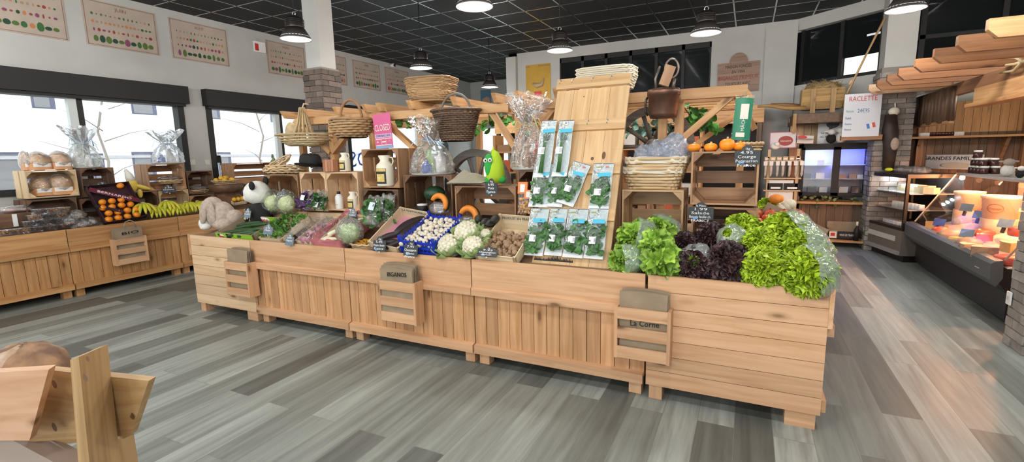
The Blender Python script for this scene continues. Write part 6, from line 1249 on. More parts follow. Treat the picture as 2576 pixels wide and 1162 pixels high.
r = empty('wine_bottle', (c.x+.16, 9.0, .121), 0, 'dark wine bottle with pale capsule beside the wine box', 'bottle'); q = MB(); q.lathe([(.036, 0), (.037, .17), (.015, .22), (.014, .26)], 18); q.build('glass', BLACK, r); q = MB(); q.lathe([(.0155, .235), (.0155, .30), (0, .30)], 14); q.build('capsule', OFFW, r)
# sausage rack
YRK = 9.0
rx0, rx1 = at(1922, 440, y=YRK).x, at(2016, 440, y=YRK).x; rz1 = at(1970, 375, y=YRK).z
r = empty('sausage_rack', (rx0, YRK, 0), 0, 'pale wooden ladder rack with dry sausages on hooks', 'rack'); w = rx1-rx0
for x in (.06, w-.06): q = MB(); q.box(x-.02, x+.02, 0, .04, 0, rz1); q.build('upright', CRATEP, r)
for z in (rz1-.2, rz1-.48, rz1-.68, rz1-1.0, rz1-1.3): q = MB(); q.box(.0, w, -.02, .3, z, z+.02); q.build('shelf', CRATEP, r)
q = MB(); q.box(.08, w-.1, .02, .03, rz1-1.2, rz1-.5); q.build('white_back_panel', WHITE, r)
q = MB(); q.box(w-.16, w+.02, .3, .32, 0, rz1); q.build('back_board', BEAMD, r)
CASEW = GR('sausage_skin', (.62, .58, .52), (.45, .38, .33), .2)
def saus(): r = empty('dry_sausage', cat='sausage', group='dry sausages on the rack'); q = MB(); q.tube([(0, 0, -.05), (.002, 0, -.07), (.004, 0, -.14), (.0, 0, -.21), (-.003, 0, -.25)], [.005, .018, .02, .018, .006], 8); q.build('sausage', CASEW, r); q = MB(); q.box(-.03, .025, -.024, -.022, -.07, .0); q.build('paper_label', PAPER, r); return r
sp = Proto(saus())
for k, px in enumerate((1927, 1941, 1957, 1971, 1988, 2004, 2019)): c = at(px, 400, y=YRK-.06); sp.put((c.x, YRK-.06, rz1-.19), .2*math.sin(k), 'white dry sausage with label hanging on the pale wooden rack')
for k in range(6): x = .03+w*k/6; q = MB(); q.box(-.035, .035, 0, .06, 0, .06); o = tag(q.build('spice_box', CRATEP), 'small box with white label on the top row of the sausage rack', 'box', 'small boxes on the sausage rack'); o.location = (rx0+x, YRK, rz1-.179); q = MB(); q.box(-.025, .025, -.002, 0, .012, .035); q.build('white_label', PAPER, o)
for k in range(2): q = MB(); q.box(-.11, .11, 0, .2, 0, .11); o = tag(q.build('dark_carton', BLACK), ('left' if k == 0 else 'right')+' dark carton on the middle shelf of the sausage rack', 'box', 'dark cartons on the sausage rack'); o.location = (rx0+.17+.235*k, YRK, rz1-.659); q = MB(); q.box(-.06, .08, -.002, 0, .02, .05); q.build('white_print', PAPER, o)
c0, c1 = at(1937, 333, y=9.1), at(2003, 372, y=9.1); r = empty('charcuterie_sign', ((c0.x+c1.x)/2, 9.1, (c0.z+c1.z)/2), 0, 'pink-framed sign with dark red oval above the sausage rack', 'sign'); w, h = c1.x-c0.x, c0.z-c1.z; q = MB(); q.box(-w/2, w/2, 0, .01, -h/2, h/2); q.build('frame', plain('pink_frame', (.45, .12, .22), .5), r); q = MB(); q.box(-w/2+.012, w/2-.012, -.002, 0, -h/2+.012, h/2-.012); q.build('panel', plain('pale_lilac', (.66, .62, .66), .5), r); q = MB(); q.add([(w*.1+w*.27*math.cos(2*PI*k/24), -.004, -.05*h+h*.3*math.sin(2*PI*k/24)) for k in range(24)], [tuple(range(24))]); q.build('red_oval', plain('dark_red_oval', (.30, .04, .03), .5), r); q = MB(); text(q, 'Charcuterie', (w*.1, -.006, -.05*h), XA, ZA, h*.16, w*.4); text(q, 'Maison', (0, -.006, h*.36), XA, ZA, h*.14, w*.3); q.build('lettering', OFFW, r)
c = at(2023, 349, y=9.1); r = empty('small_sign', (c.x, 9.1, c.z), (0, .06, 0), 'small white oval-topped sign beside the pink-framed sign', 'sign'); q = MB(); q.box(-.13, .13, 0, .006, -.07, .05); q.lathe([(.13, 0), (0, .003)], 20); q.build('plate', plain('pale_grey_sign', (.60, .58, .57), .5), r); q = MB(); q.add([(-.03+.07*math.cos(2*PI*k/16), -.003, .025+.025*math.sin(2*PI*k/16)) for k in range(16)], [tuple(range(16))]); q.build('red_oval', RED, r)
c = at(1950, 372, y=9.05); r = empty('pig_plush', (c.x, 9.02, c.z-.03), 0, 'small cream toy animal in front of the pink-framed sign', 'soft toy'); q = MB(); q.ell((0, 0, .06), (.07, .05, .06)); q.ell((.02, -.05, .09), (.04, .03, .035)); q.build('body', FURW, r)
# pine cupboard, posters, bull poster
c0, c1 = at(1990, 298, y=9.84), at(2130, 365, y=9.84); r = empty('pine_cupboard', (c0.x, 9.84, 0), 0, 'pine plank cupboard front behind the bull poster', 'cupboard'); w = c1.x-c0.x; q = MB()
for k in range(8): q.box(w*k/8+.003, w*(k+1)/8-.003, 0, .02, 1.0, c0.z-.07)
q.build('plank_doors', PINE2, r); q = MB(); q.box(-.03, w+.03, -.03, .3, c0.z-.07, c0.z); q.build('top_rail', PINE2, r); q = MB(); q.box(0, w, .02, .3, .0, c0.z-.07); q.build('carcass', DKW, r)
c0, c1 = at(2060, 296, y=9.55), at(2114, 362, y=9.55); r = empty('bull_poster', ((c0.x+c1.x)/2, 9.55, (c0.z+c1.z)/2), 0, 'white poster with grey bull picture above the fridge', 'poster'); w, h = c1.x-c0.x, c0.z-c1.z; q = MB(); q.box(-w/2, w/2, 0, .004, -h/2, h/2); q.build('paper', PAPER, r); q = MB(); q.ell((w*.12, -.002, h*.25), (w*.28, .003, h*.16)); q.ell((w*.05, -.002, h*.08), (w*.08, .003, h*.16)); q.build('bull_print', plain('grey_print', (.12, .12, .14), .6), r); q = MB(); text(q, 'La viande', (-w*.1, -.003, -h*.08), XA, ZA, h*.1, w*.5); text(q, 'de Bazas', (-w*.1, -.003, -h*.22), XA, ZA, h*.1, w*.6); q.build('lettering', BLACK, r); q = MB(); text(q, 'Ex', (-w*.35, -.003, h*.42), XA, ZA, h*.12, w*.2); q.build('red_lettering', RED, r)
def toy(px, py, y, mat, mat2, label, s=1.0, z=None):
    c = at(px, py, y=y); r = empty('soft_toy', (c.x, y, c.z if z is None else z), 0, label, 'soft toy'); q = MB(); q.ell((0, 0, .08*s), (.075*s, .06*s, .08*s), fn=lambda P, a, t: 1+.05*math.sin(9*a)*math.cos(7*t)); q.build('body', mat, r); q = MB(); q.ell((0, -.02*s, .19*s), (.06*s, .055*s, .05*s)); q.build('head', mat2, r)
    for k in (-1, 1): q = MB(); q.ell((k*.075*s, -.01*s, .20*s), (.03*s, .012*s, .014*s)); q.build('ear', mat2, r)
toy(2090, 360, 9.35, FURK, FURW, 'black and cream cow toy on the fridge, left of the sheep', .95, fz1); toy(2115, 360, 9.35, FURW, FURW, 'white sheep toy on top of the fridge', 1.05, fz1)
# raclette board
c0, c1 = at(2126, 238, y=8.75), at(2210, 342, y=8.75); r = empty('raclette_board', ((c0.x+c1.x)/2, 8.75, (c0.z+c1.z)/2), 0, 'white handwritten board headed RACLETTE in red', 'sign'); w, h = c1.x-c0.x, c0.z-c1.z; q = MB(); q.box(-w/2, w/2, 0, .012, -h/2, h/2); q.build('board', plain('white_board', (.70, .74, .80), .35), r)
q = MB(); text(q, 'RACLETTE', (0, -.003, h*.38), XA, ZA, h*.16, w*.75); q.build('red_lettering', plain('red_ink', (.62, .08, .05), .6), r); q = MB(); text(q, 'Nature', (-w*.33, -.003, h*.10), XA, ZA, h*.09, w*.2); q.build('green_lettering', plain('green_ink', (.10, .38, .25), .6), r); q = MB(); text(q, '24€95', (w*.04, -.003, h*.10), XA, ZA, h*.13, w*.32); text(q, 'Fumé', (-w*.36, -.003, -h*.06), XA, ZA, h*.08, w*.15); text(q, 'Poivre', (-w*.35, -.003, -h*.2), XA, ZA, h*.07, w*.18); text(q, 'Piment', (-w*.35, -.003, -h*.33), XA, ZA, h*.07, w*.18); q.build('blue_lettering', plain('blue_ink', (.06, .18, .35), .6), r)
for k, m in enumerate((plain('flag_blue', (.06, .22, .60), .6), WHITE, plain('flag_red', (.65, .10, .06), .6))): q = MB(); q.M = Matrix.Translation((w*.27, -.003, -h*.25)) @ Matrix.Rotation(-.25, 4, 'Y'); q.box(-.05+.034*k, -.016+.034*k, 0, .002, -.035, .035); q.build('flag_sticker', m, r)
q = MB(); q.box(-w/2, w/2+.05, .012, .15, -h/2-.05, -h/2+.02); q.build('support', BEAMD, r)
# wagon with hay
YWG = 9.1; wx0, wx1 = at(2017, 240, y=YWG).x, at(2126, 240, y=YWG).x; wz0, wz1 = at(2070, 272, y=YWG).z, at(2070, 222, y=YWG).z
OLDW = wood('old_yellow_wood', (.44, .27, .10), (.28, .16, .055), rv=.2)
r = empty('hay_cart', (wx0, YWG, wz0), 0, 'old wooden cart box filled with hay above the fridge', 'cart'); w, h = wx1-wx0, wz1-wz0; q = MB()
for k in range(3): q.hexa([(.03-.01*k, 0, h*k/3), (w-.03+.01*k, 0, h*k/3), (w-.03+.01*k, .02, h*k/3), (.03-.01*k, .02, h*k/3), (.02-.01*k, -.02, h*(k+1)/3-.004), (w-.02+.01*k, -.02, h*(k+1)/3-.004), (w-.02+.01*k, .0, h*(k+1)/3-.004), (.02-.01*k, 0, h*(k+1)/3-.004)])
q.build('front_boards', OLDW, r); q = MB(); q.box(.03, w-.03, .02, .3, -.01, .02); q.box(.0, .02, 0, .3, 0, h); q.box(w-.02, w, 0, .3, 0, h); q.box(0, w, .28, .3, 0, h); q.build('box_body', OLDW, r)
for x in (w*.27, w*.73): q = MB(); q.box(x-.035, x+.035, -.035, -.015, -.07, h*.95); q.build('upright_cleat', OLDW, r)
q = MB(); q.tube([(w*.1, -.06, .01), (-.2, -.1, .02), (-.45, -.14, .07), (-.62, -.16, .07)], [.035, .032, .028, .02], 7); q.build('shaft', OLDW, r); q = MB(); q.tube([(w*.1, .26, .06), (-.2, .24, .1), (-.42, .25, .12)], [.035, .03, .022], 7); q.build('shaft', BEAMD, r)
HAY = plain('hay', (.42, .29, .13), .9, c2=(.28, .18, .08), scale=40, bump=.6); q = MB(); rr = random.Random(5); q.ell((w*.5, .15, h), (w*.44, .15, .12), 20, 8, fn=lambda P, a, t: 1+.1*math.sin(7*a+5*t))
for k in range(160): a = Vector((w*rr.uniform(.08, .92), rr.uniform(-.02, .26), h+.1*rr.random())); q.tube([a, a+Vector((rr.uniform(-.1, .1), rr.uniform(-.1, .05), rr.uniform(-.03, .07)))], .003, 3)
o = tag(q.build('hay', HAY), 'loose heap of hay lying in the old cart box', 'hay', None, 'stuff'); o.location = r.location
r = empty('cart_stand', (wx0-.1, YWG-.05, wz0-.12), 0, 'dark timber stand under the hay cart', 'stand'); q = MB(); q.box(0, w+.35, 0, 1.22, -.10, .04); q.build('dark_beam', DKW, r); q = MB(); q.bar((.02, -.02, -.25), (.02, -.02, .05), .05, .05); q.build('wooden_bracket', OLDW, r)
p0, p1 = at(2226, 45, y=9.0), at(2132, 222, y=9.0); r = empty('long_pole', p1, 0, 'long thin wooden tool pole leaning up from the hay cart', 'pole'); q = MB(); q.tube([Vector((0, 0, -.08)), (p0-p1)*.5+Vector((.01, 0, 0)), p0-p1], [.016, .014, .017], 7); q.build('wooden_shaft', WICK, r); q = MB(); q.cyl((p0-p1)*.05, (p0-p1)*.14, .024, .02, 8); q.build('metal_socket', CRATEP, r)
# dark hanging tool on the brick pillar
c = at(2254, 258, y=8.75); r = empty('hanging_cowbell', (c.x, 8.8, c.z), 0, 'dark old leather harness hanging on the grey brick pillar', 'harness'); q = MB(); q.tube([(0, 0, 0), (.01, 0, -.06)], .01, 6); q.ell((.0, 0, -.12), (.07, .05, .06)); q.build('pale_bell', CREAM, r); q = MB(); q.tube([(-.03, .02, -.16), (-.02, .02, -.4), (0, .02, -.6), (0, .03, -.95)], [.07, .1, .09, .07], 8); q.build('dark_strap', plain('dark_leather', (.05, .032, .026), .6, var=.4, scale=9), r); q = MB(); q.ell((.03, -.07, -.58), (.05, .03, .09)); q.build('pale_tassel', FURB, r)
# glass counter case
G0, G1 = Vector((1.653, 9.05, 0)), Vector((1.905, 8.04, 0)); gd = (G1-G0).normalized(); ga = math.atan2(gd.y, gd.x); GL = (G1-G0).length
r = empty('glass_display_case', G0, ga, 'dark glass display case with cheeses behind the cheese counter', 'display case'); D = .66; H = 1.19   # local x along front, local +y = depth
INOX = plain('brown_grey_panel', (.20, .175, .15), .45, .3); CBK = plain('case_black', (.012, .010, .010), .4)
q = MB(); q.box(0, GL, 0, D, .09, .43); q.build('lower_cabinet', INOX, r); q = MB(); q.box(.02, GL-.15, -.008, 0, .27, .34); q.build('white_strip', plain('brushed_strip', (.55, .54, .50), .5), r); q = MB(); q.box(.05, GL-.02, -.03, .02, .10, .15); q.build('kick_strip', plain('kick_grey', (.30, .28, .26), .5), r); q = MB(); q.box(.03, GL-.03, .06, D, 0, .09); q.build('plinth', CBK, r)
q = MB(); q.box(0, GL, 0, D, .43, .47); q.box(0, GL, 0, D, H-.05, H); q.box(0, .03, 0, .03, .47, H-.05); q.box(GL-.035, GL, 0, .035, .47, H-.05); q.box(0, GL, D-.02, D, .47, H-.05); q.build('frame', CBK, r)
q = MB(); q.box(.03, GL-.03, .004, .008, .47, H-.05); q.box(.004, .008, .03, D-.02, .47, H-.05); q.build('glass_panes', CASEG, r)
for z in (.70, .92): q = MB(); q.box(.03, GL-.03, .06, D-.05, z, z+.012); q.build('glass_shelf', plain('shelf_metal%d' % int(z*100), (.5, .52, .52), .25, .5), r)
g2 = lambda x, y, z: r.matrix_basis @ Vector((x, y, z)); r.matrix_basis
def gput(q, name, mat, label, cat, grp, x, y, z, rot=0):
    o = tag(q.build(name, mat), label, cat, grp); o.location = Matrix.Translation(G0) @ Matrix.Rotation(ga, 4, 'Z') @ Vector((x, y, z)); o.rotation_euler = (0, 0, ga+rot); return o
CHY = GR('pale_cheese', (.74, .66, .45), (.66, .56, .36), .12, .5)
for k in range(7): q = MB(); q.box(-.06, .06, -.07, .07, 0, .08+.02*(k % 2)); gput(q, 'cheese_block', CHY, 'pale cheese block on the top shelf of the glass case', 'cheese', 'cheese blocks in the glass case', .42+.1*k, .3, .932+(.0), .1*k)
for k in range(9): q = MB(); q.lathe([(.035, 0), (.036, .07), (.03, .075), (0, .075)], 14); gput(q, 'yoghurt_pot', WHITE, 'white pot on the middle shelf of the glass case', 'pot', 'white pots in the glass case', .4+.078*k, .2, .712)
for k in range(8): q = MB(); q.box(-.05, .05, -.05, .05, 0, .05); gput(q, 'cheese_packet', FRP[0], 'white cheese packet on the floor of the glass case', 'cheese', 'cheese packets in the glass case', .38+.09*k, .15, .472, .2*k)
for u in (.25, .5, .75):
    l = bpy.data.lights.new('case_bulb', 'POINT'); l.energy = 3.0; l.shadow_soft_size = .016; l.color = (.85, .95, 1); o = bpy.data.objects.new('case_bulb', l); COL.objects.link(o); o.location = Matrix.Translation(G0) @ Matrix.Rotation(ga, 4, 'Z') @ Vector((GL*u, .2, H-.09))
for k, (x, m) in enumerate(((.18, CBK), (.42, CREAM), (.65, KRAFT), (.85, FRP[0]))):
    q = MB(); q.ell((0, 0, .04), (.12, .1, .055), 16, 8, fn=lambda P, a, t: 1+.12*math.sin(6*a+4*t+k)); gput(q, 'wrapped_platter', CLEAR, ('wrapped platter at the left end on the glass case', 'wrapped platter second from the left on the glass case', 'wrapped platter third from the left on the glass case', 'wrapped packet on the glass case nearest to the white banner')[k], 'platter', 'wrapped platters on the glass case', x, .25, H)
q = MB(); q.ell((0, 0, .03), (.06, .05, .03), 10, 6, fn=lambda P, a, t: 1+.2*math.sin(5*a)); gput(q, 'yellow_fruit', plain('lime_yellow', (.62, .70, .03), .5), 'lime-yellow fruit on the wrapped platters of the glass case', 'fruit', None, .32, .12, H+.01)
# cheese counter
CY0, CY1 = 5.46, 8.0
r = empty('cheese_counter', (2.06, CY0, 0), 0, 'black refrigerated cheese counter with slanted glass', 'display counter'); L = CY1-CY0
def ext(q, prof, y0, y1): n = len(prof); q.add([(x, y0, z) for x, z in prof]+[(x, y1, z) for x, z in prof], [tuple(range(n)), tuple(range(2*n-1, n-1, -1))]+[(i, n+i, n+(i+1) % n, (i+1) % n) for i in range(n)], False)
q = MB(); ext(q, [(0, .05), (-.0, .28), (-.1, .42), (-.02, .50), (.9, .50), (.9, .05)], 0, L); q.build('black_body', CBK, r)
q = MB(); ext(q, [(-.09, .34), (-.135, .40), (-.14, .54), (-.11, .565), (-.06, .575), (-.05, .42)], -.02, L+.02); q.build('bumper', plain('ribbed_grey_bumper', (.085, .095, .10), .4), r)
q = MB(); ext(q, [(.06, 0), (.06, .06), (.85, .06), (.85, 0)], .05, L-.05); q.build('plinth', BLACK, r); q = MB(); ext(q, [(.02, .03), (.02, .06), (.06, .06), (.06, .03)], 0, L); q.build('kick_rail', plain('steel_blue_rail', (.09, .11, .14), .4, .4), r)
q = MB(); q.box(-.137, -.135, .2, .3, .45, .49); q.build('white_sticker', WHITE, r)
TOPZ = 1.215
q = MB(); ext(q, [(.33, TOPZ-.03), (.33, TOPZ), (.95, TOPZ), (.95, TOPZ-.03)], 0, L); q.build('top_shelf', plain('grey_top', (.26, .25, .24), .5), r)
q = MB(); ext(q, [(.92, .5), (.92, TOPZ-.03), (.95, TOPZ-.03), (.95, .5)], 0, L); q.build('rear_panel', plain('mirror_panel', (.45, .38, .35), .3, .3), r)
q = MB(); ext(q, [(-.02, .50), (.0, .515), (.12, .52), (.9, .80), (.9, .5)], 0, L); q.build('deck', plain('pale_deck', (.70, .60, .52), .5), r)
for i in range(2):
    y0, y1 = L*i/2+.01, L*(i+1)/2-.01; q = MB(); q.hexa([(-.045, y0, .575), (-.04, y0, .575), (-.04, y1, .575), (-.045, y1, .575), (.33, y0, TOPZ-.01), (.335, y0, TOPZ-.01), (.335, y1, TOPZ-.01), (.33, y1, TOPZ-.01)]); q.build('front_glass', CASEG, r)
for y in (0.0, L): q = MB(); q.add([(-.04, y, .56), (.9, y, .56), (.9, y, TOPZ-.03), (.33, y, TOPZ-.03)], [(0, 1, 2, 3)]); q.build('side_glass', CASEG, r); q = MB(); q.bar((-.045, y, .575), (.33, y, TOPZ), .012, .012); q.build('glass_edge', plain('edge_metal%d' % int(y), (.5, .42, .36), .3, .6), r)
for k in range(5):
    l = bpy.data.lights.new('counter_warm_bulb', 'POINT'); l.energy = 38; l.shadow_soft_size = .03; l.color = (1, .41, .17); o = bpy.data.objects.new('counter_warm_bulb', l); COL.objects.link(o); o.location = (2.52, CY0+L*(k+.5)/5, TOPZ-.075)
WB_ = plain('cream_bucket', (.80, .66, .50), .45)
def cput(q, name, mat, label, cat, grp, x, y, z, rot=0, **k): o = tag(q.build(name, mat), label, cat, grp); o.location = (x, y, z); o.rotation_euler = (0, 0, rot); return o
def onx(px, py, x): return at(px, py, x=x)
for px, py, rpx, lab, pr_ in ((2393, 535, 33, 'cream bucket standing in the far half of the cheese counter', False), (2520, 590, 42, 'large cream bucket with oval print in the near half of the cheese counter', True)):
    R = .165 if pr_ else .15; c = at(px, 494, x=2.47) if pr_ else Vector((2.47, 7.80, at(2393, 474, x=2.47).z)); bz = c.z-1.45*R; r2 = empty('cream_bucket', (2.47, c.y, bz), 0, lab, 'bucket', 'buckets in the cheese counter'); q = MB(); q.lathe([(R*.8, 0), (R*.93, R*1.3), (R*1.0, R*1.32), (R, R*1.5), (R*.9, R*1.5), (R*.88, R*1.2), (0, R*1.2)], 26); q.build('bucket', WB_, r2)
    q = MB(); q.lathe([(R*.9, .516-bz), (R*.9, 0), (0, 0)], 16); q.build('stand', plain('riser_%d' % px, (.5, .38, .3), .6), r2)
    if pr_: q = MB(); q.tube([(R*.91*math.sin(.45*math.cos(a)-.6)*1.0, -R*.92*math.cos(.45*math.cos(a)-.6), R*(.72+.28*math.sin(a))) for a in [2*PI*k/22 for k in range(22)]], .003, 4, closed=True); text(q, 'Fromage', (R*.92*math.sin(-.6), -R*.95*math.cos(-.6), R*.7), (math.cos(.6), -math.sin(.6), 0), ZA, .03, R*.6); q.build('oval_print', BEAMD, r2)
rr = random.Random(11)
CC = [GR('cheese_yellow', (.80, .55, .22), (.70, .42, .14), .1), GR('cheese_orange', (.75, .27, .05), (.62, .18, .03), .1), GR('cheese_cream', (.80, .70, .52), (.70, .58, .40), .1), GR('cheese_rind', (.42, .28, .18), (.30, .2, .14), .2), GR('cured_meat', (.55, .10, .06), (.40, .06, .04), .15)]
for i in range(9):
    for j in range(4):
        x = 2.10+.18*j+rr.uniform(-.03, .03); y = CY0+.14+i*.275+rr.uniform(-.05, .05); z = .52+.07*j
        if j >= 1 and min(abs(y-7.8), abs(y-at(2520, 494, x=2.47).y)) < .26: continue
        k = rr.randrange(3); R = rr.uniform(.085, .13); q = MB()
        if k == 0: a = rr.uniform(.6, 1.4); q.prism([(0, 0)]+[(R*1.5*math.cos(a*t/6), R*1.5*math.sin(a*t/6)) for t in range(7)], 0, R*.8)
        elif k == 1: q.lathe([(R*.95, 0), (R, R*.1), (R, R*.55), (R*.9, R*.65), (0, R*.65)], 20)
        else: q.ell((0, 0, R*.4), (R*1.2, R*.8, R*.45), 16, 8, fn=lambda P, a, t: 1+.07*math.sin(5*a+4*t))
        cm = rr.randrange(5); cput(q, ('cheese_wedge', 'round_cheese', 'cheese_lump')[k] if cm < 4 else 'cured_meat', CC[cm], ('yellow', 'orange', 'cream', 'brown-rinded', 'red cured meat')[cm]+(' cheese' if cm < 4 else '')+(' wedge', ' wheel', ' lump')[k]+' lying on the deck of the warm-lit cheese counter', 'cheese' if cm < 4 else 'meat', ('yellow', 'orange', 'cream', 'brown', 'meat')[cm]+(' wedges', ' wheels', ' lumps')[k]+' in the cheese counter', x, y, z, rr.uniform(0, 6))
q = MB(); q.box(2.05, 2.9, CY0+.03, CY1-.03, .5155, .5165); 
CARDB = plain('blue_grey_card', (.13, .24, .36), .5); CARDD = plain('deep_blue_card', (.03, .09, .45), .5)
for k, (px, py, x, m, lab) in enumerate(((2432, 522, 2.3, CARDB, 'blue-grey price card behind the far bucket side of the cheese counter'), (2465, 540, 2.35, CARDB, 'blue-grey price card in the middle of the cheese counter'), (2530, 562, 2.35, CARDB, 'largest blue-grey price card before the near bucket'), (2432, 592, 2.1, CARDB, 'blue price card near the front glass of the cheese counter'), (2362, 570, 2.12, CARDD, 'deep blue price card behind the front glass at the far half'), (2505, 540, 2.5, CBK, 'dark price card under the near bucket'))):
    c = at(px, py, x=x); r2 = empty('price_card', (x, c.y, max(c.z, .64)), (PI/2-.35, 0, -.9), lab, 'price tag', 'price cards in the cheese counter'); q = MB(); q.box(-.065, .065, -.045, .045, -.002, .002); q.build('card', m, r2); q = MB(); q.box(-.012, .012, -.10, -.045, -.012, .012); q.build('clip_foot', BLACK, r2)
q = MB()
for k in range(9): q.tube([(rr.uniform(-.03, .03), rr.uniform(-.06, .06), 0), (rr.uniform(-.04, .04), rr.uniform(-.1, .1), .03)], .01, 6)
c = at(2332, 535, x=2.3); cput(q, 'yellow_pepper_strips', plain('vivid_yellow', (.9, .70, .02), .5), 'vivid yellow garnish strips in the far half of the cheese counter', 'garnish', None, 2.3, c.y, .60)
# things on the counter top
c = at(2358, 408, x=2.55); r = empty('family_banner', (2.6, c.y, TOPZ+.10), -.95, 'white banner board reading LES GRANDES FAMILLES on the counter top', 'sign'); q = MB(); q.box(-.62, .55, 0, .012, -.10, .11); q.build('board', plain('white_banner', (.60, .63, .66), .5), r); q = MB(); text(q, 'LES GRANDES FAMILLES', (.05, -.004, .055), XA, ZA, .075, .95); q.build('lettering', BLACK, r); q = MB(); q.ell((.2, -.003, -.045), (.22, .002, .045)); q.build('cheese_picture', plain('cheese_print', (.50, .48, .40), .6), r)
JARG = plain('dark_jam', (.045, .012, .012), .15)
jp = Proto((lambda: (lambda r: (MB().lathe([(.042, 0), (.044, .01), (.044, .06), (.038, .07)], 14).build('jam_jar_glass', JARG, r), MB().lathe([(.041, .07), (.041, .09), (0, .092)], 14).build('white_lid', FURW, r), r)[2])(empty('jam_jar', cat='jar', group='jam jars stacked on the cheese counter')))())
c = at(2470, 423, x=2.55)
for lev, n in ((0, 4), (1, 3), (2, 1)):
    for k in range(n):
        for j in range(2 if lev < 2 else 1): jp.put((2.52+.1*j, c.y+.17-.11*k-.05*lev, TOPZ+.0925*lev), 0, 'dark jam jar with white lid in the stack on the cheese counter top', 1)
c = at(2535, 425, x=2.5); toy(2535, 425, c.y, FURW, plain('tan_face', (.42, .36, .32), .9), 'white lamb toy on the cheese counter top beside the jam jars', .8, TOPZ); bpy.data.objects[-1] if False else None
for o in bpy.data.objects:
    if o.get('label', '').startswith('white lamb toy'): o.location.x = 2.5
c = at(2568, 425, x=2.5); toy(2568, 425, c.y, FURK, FURW, 'small black and white toy at the right frame edge on the counter top', .5, TOPZ)
for o in bpy.data.objects:
    if o.get('label', '').startswith('small black and white toy'): o.location.x = 2.5
# pergola over the cheese counter
RB = wood('red_brown_timber', (.36, .165, .07), (.25, .105, .04), rv=.15)
r = empty('counter_pergola', (1.5, 4.7, 0), 0, 'timber pergola rafters with stepped ends above the cheese counter', 'pergola')
for i, y in enumerate((4.80, 5.37, 5.94, 6.51, 7.15, 7.66, 8.2, 8.7)):
    q = MB(); m = (BEAM if i == 0 else (PINE2 if i == 7 else RB)); z = 2.31; y -= 4.7
    q.hexa([(.06, y-.03, z), (2.2, y-.03, z), (2.2, y+.03, z), (.06, y+.03, z), (0, y-.03, z+.06), (2.2, y-.03, z+.06), (2.2, y+.03, z+.06), (0, y+.03, z+.06)]); q.box(0, 2.2, y-.03, y+.03, z+.06, z+.135); q.build('rafter', m, r)
for x in (.75, 2.0): q = MB(); q.box(x, x+.08, -.1, 4.82, 2.17, 2.31); q.build('beam', BEAMD, r)
q = MB(); q.box(.74, .76, -.1, 2.6, 2.02, 2.18); q.build('fascia_board', BEAM, r); q = MB(); q.box(.70, .86, -.1, 2.7, 1.98, 2.02); q.build('ledge_board', PINEO, r)
for x, y in ((.8, 4.72), (2.0, 4.72), (2.0, .1)): q = MB(); q.box(x, x+.08, y, y+.08, 0, 2.18); q.build('post', BEAMD, r)
# basket screen, sacks, fork
c0, c1 = at(2290, 240, x=2.2), at(2392, 215, x=2.2); r = empty('wicker_screen', (2.24, min(c0.y, c1.y), 2.02), 0, 'flat vertical-willow screen panel under the rafters', 'screen'); q = MB(); ly = abs(c0.y-c1.y)
for k in range(26): q.tube([(0, ly*k/25, -.16+.02*math.sin(k)), (.01*math.sin(k*3), ly*k/25, .06), (0, ly*k/25, .26)], ly/26*.55, 6)
q.build('willow_rods', WICKD, r); q = MB(); q.box(-.02, .03, -.02, ly+.02, -.19, -.15); q.build('frame', BEAM, r)
SACK = plain('cream_sack', (.58, .50, .40), .9, var=.15, bump=.3)
for k, (px, py, lab) in enumerate(((2312, 225, 'cream fabric sack behind the willow screen, leftmost of three'), (2352, 215, 'cream fabric sack behind the willow screen, middle of three'), (2420, 200, 'cream fabric sack behind the willow screen, largest and rightmost of three'))):
    c = at(px, py, x=2.4); q = MB(); q.ell((0, 0, 0), (.12, .22, .15), 16, 10, fn=lambda P, a, t: 1+.1*(abs(P.y)**4+abs(P.z)**4)+.04*math.sin(7*a)); o = tag(q.build('fabric_sack', SACK), lab, 'sack', 'cream sacks above the counter'); o.location = (2.4, min(c.y, 9.3), max(c.z, 2.17))
c = at(2500, 160, x=2.0); r = empty('wooden_fork', (2.2, c.y+.1, c.z), (0, 0, .0), 'pale wooden hay fork lying under the rafters', 'fork'); q = MB()
q.tube([(0, -.1, 0), (.02, -.7, -.05)], .018, 7); q.build('handle', STRAW, r); q = MB()
for k in (-1, 0, 1): q.tube([(0, -.1, 0), (0, .05, .06*k), (0, .35, .07*k+.03)], [.018, .014, .008], 6)
q.build('tines', STRAW, r)
# plank wall with jar shelf
r = empty('plank_wall', (2.05, 9.55, 0), 0, 'vertical pine plank wall behind the cheese counter', 'panel'); q = MB()
for k in range(26): q.box(.002+.1*k, .1*(k+1)-.002, 0, .02, 1.75, 2.2)
q.build('upper_planks', PINEO, r); q = MB()
for k in range(26): q.box(.002+.1*k, .1*(k+1)-.002, 0, .02, .0, 1.75)
q.build('lower_planks', DKW, r); c = at(2380, 342, y=9.3); q = MB(); q.box(.0, 1.6, -.28, 0, c.z-.03, c.z); q.build('shelf_board', PINEO, r)
for x in (.25, 1.25): q = MB(); q.add([(x, -.2, c.z-.03), (x, 0, c.z-.03), (x, 0, c.z-.35), (x+.04, -.2, c.z-.03), (x+.04, 0, c.z-.03), (x+.04, 0, c.z-.35)], [(0, 1, 2), (5, 4, 3), (0, 3, 4, 1), (1, 4, 5, 2), (2, 5, 3, 0)]); q.build('bracket', BEAMD, r)
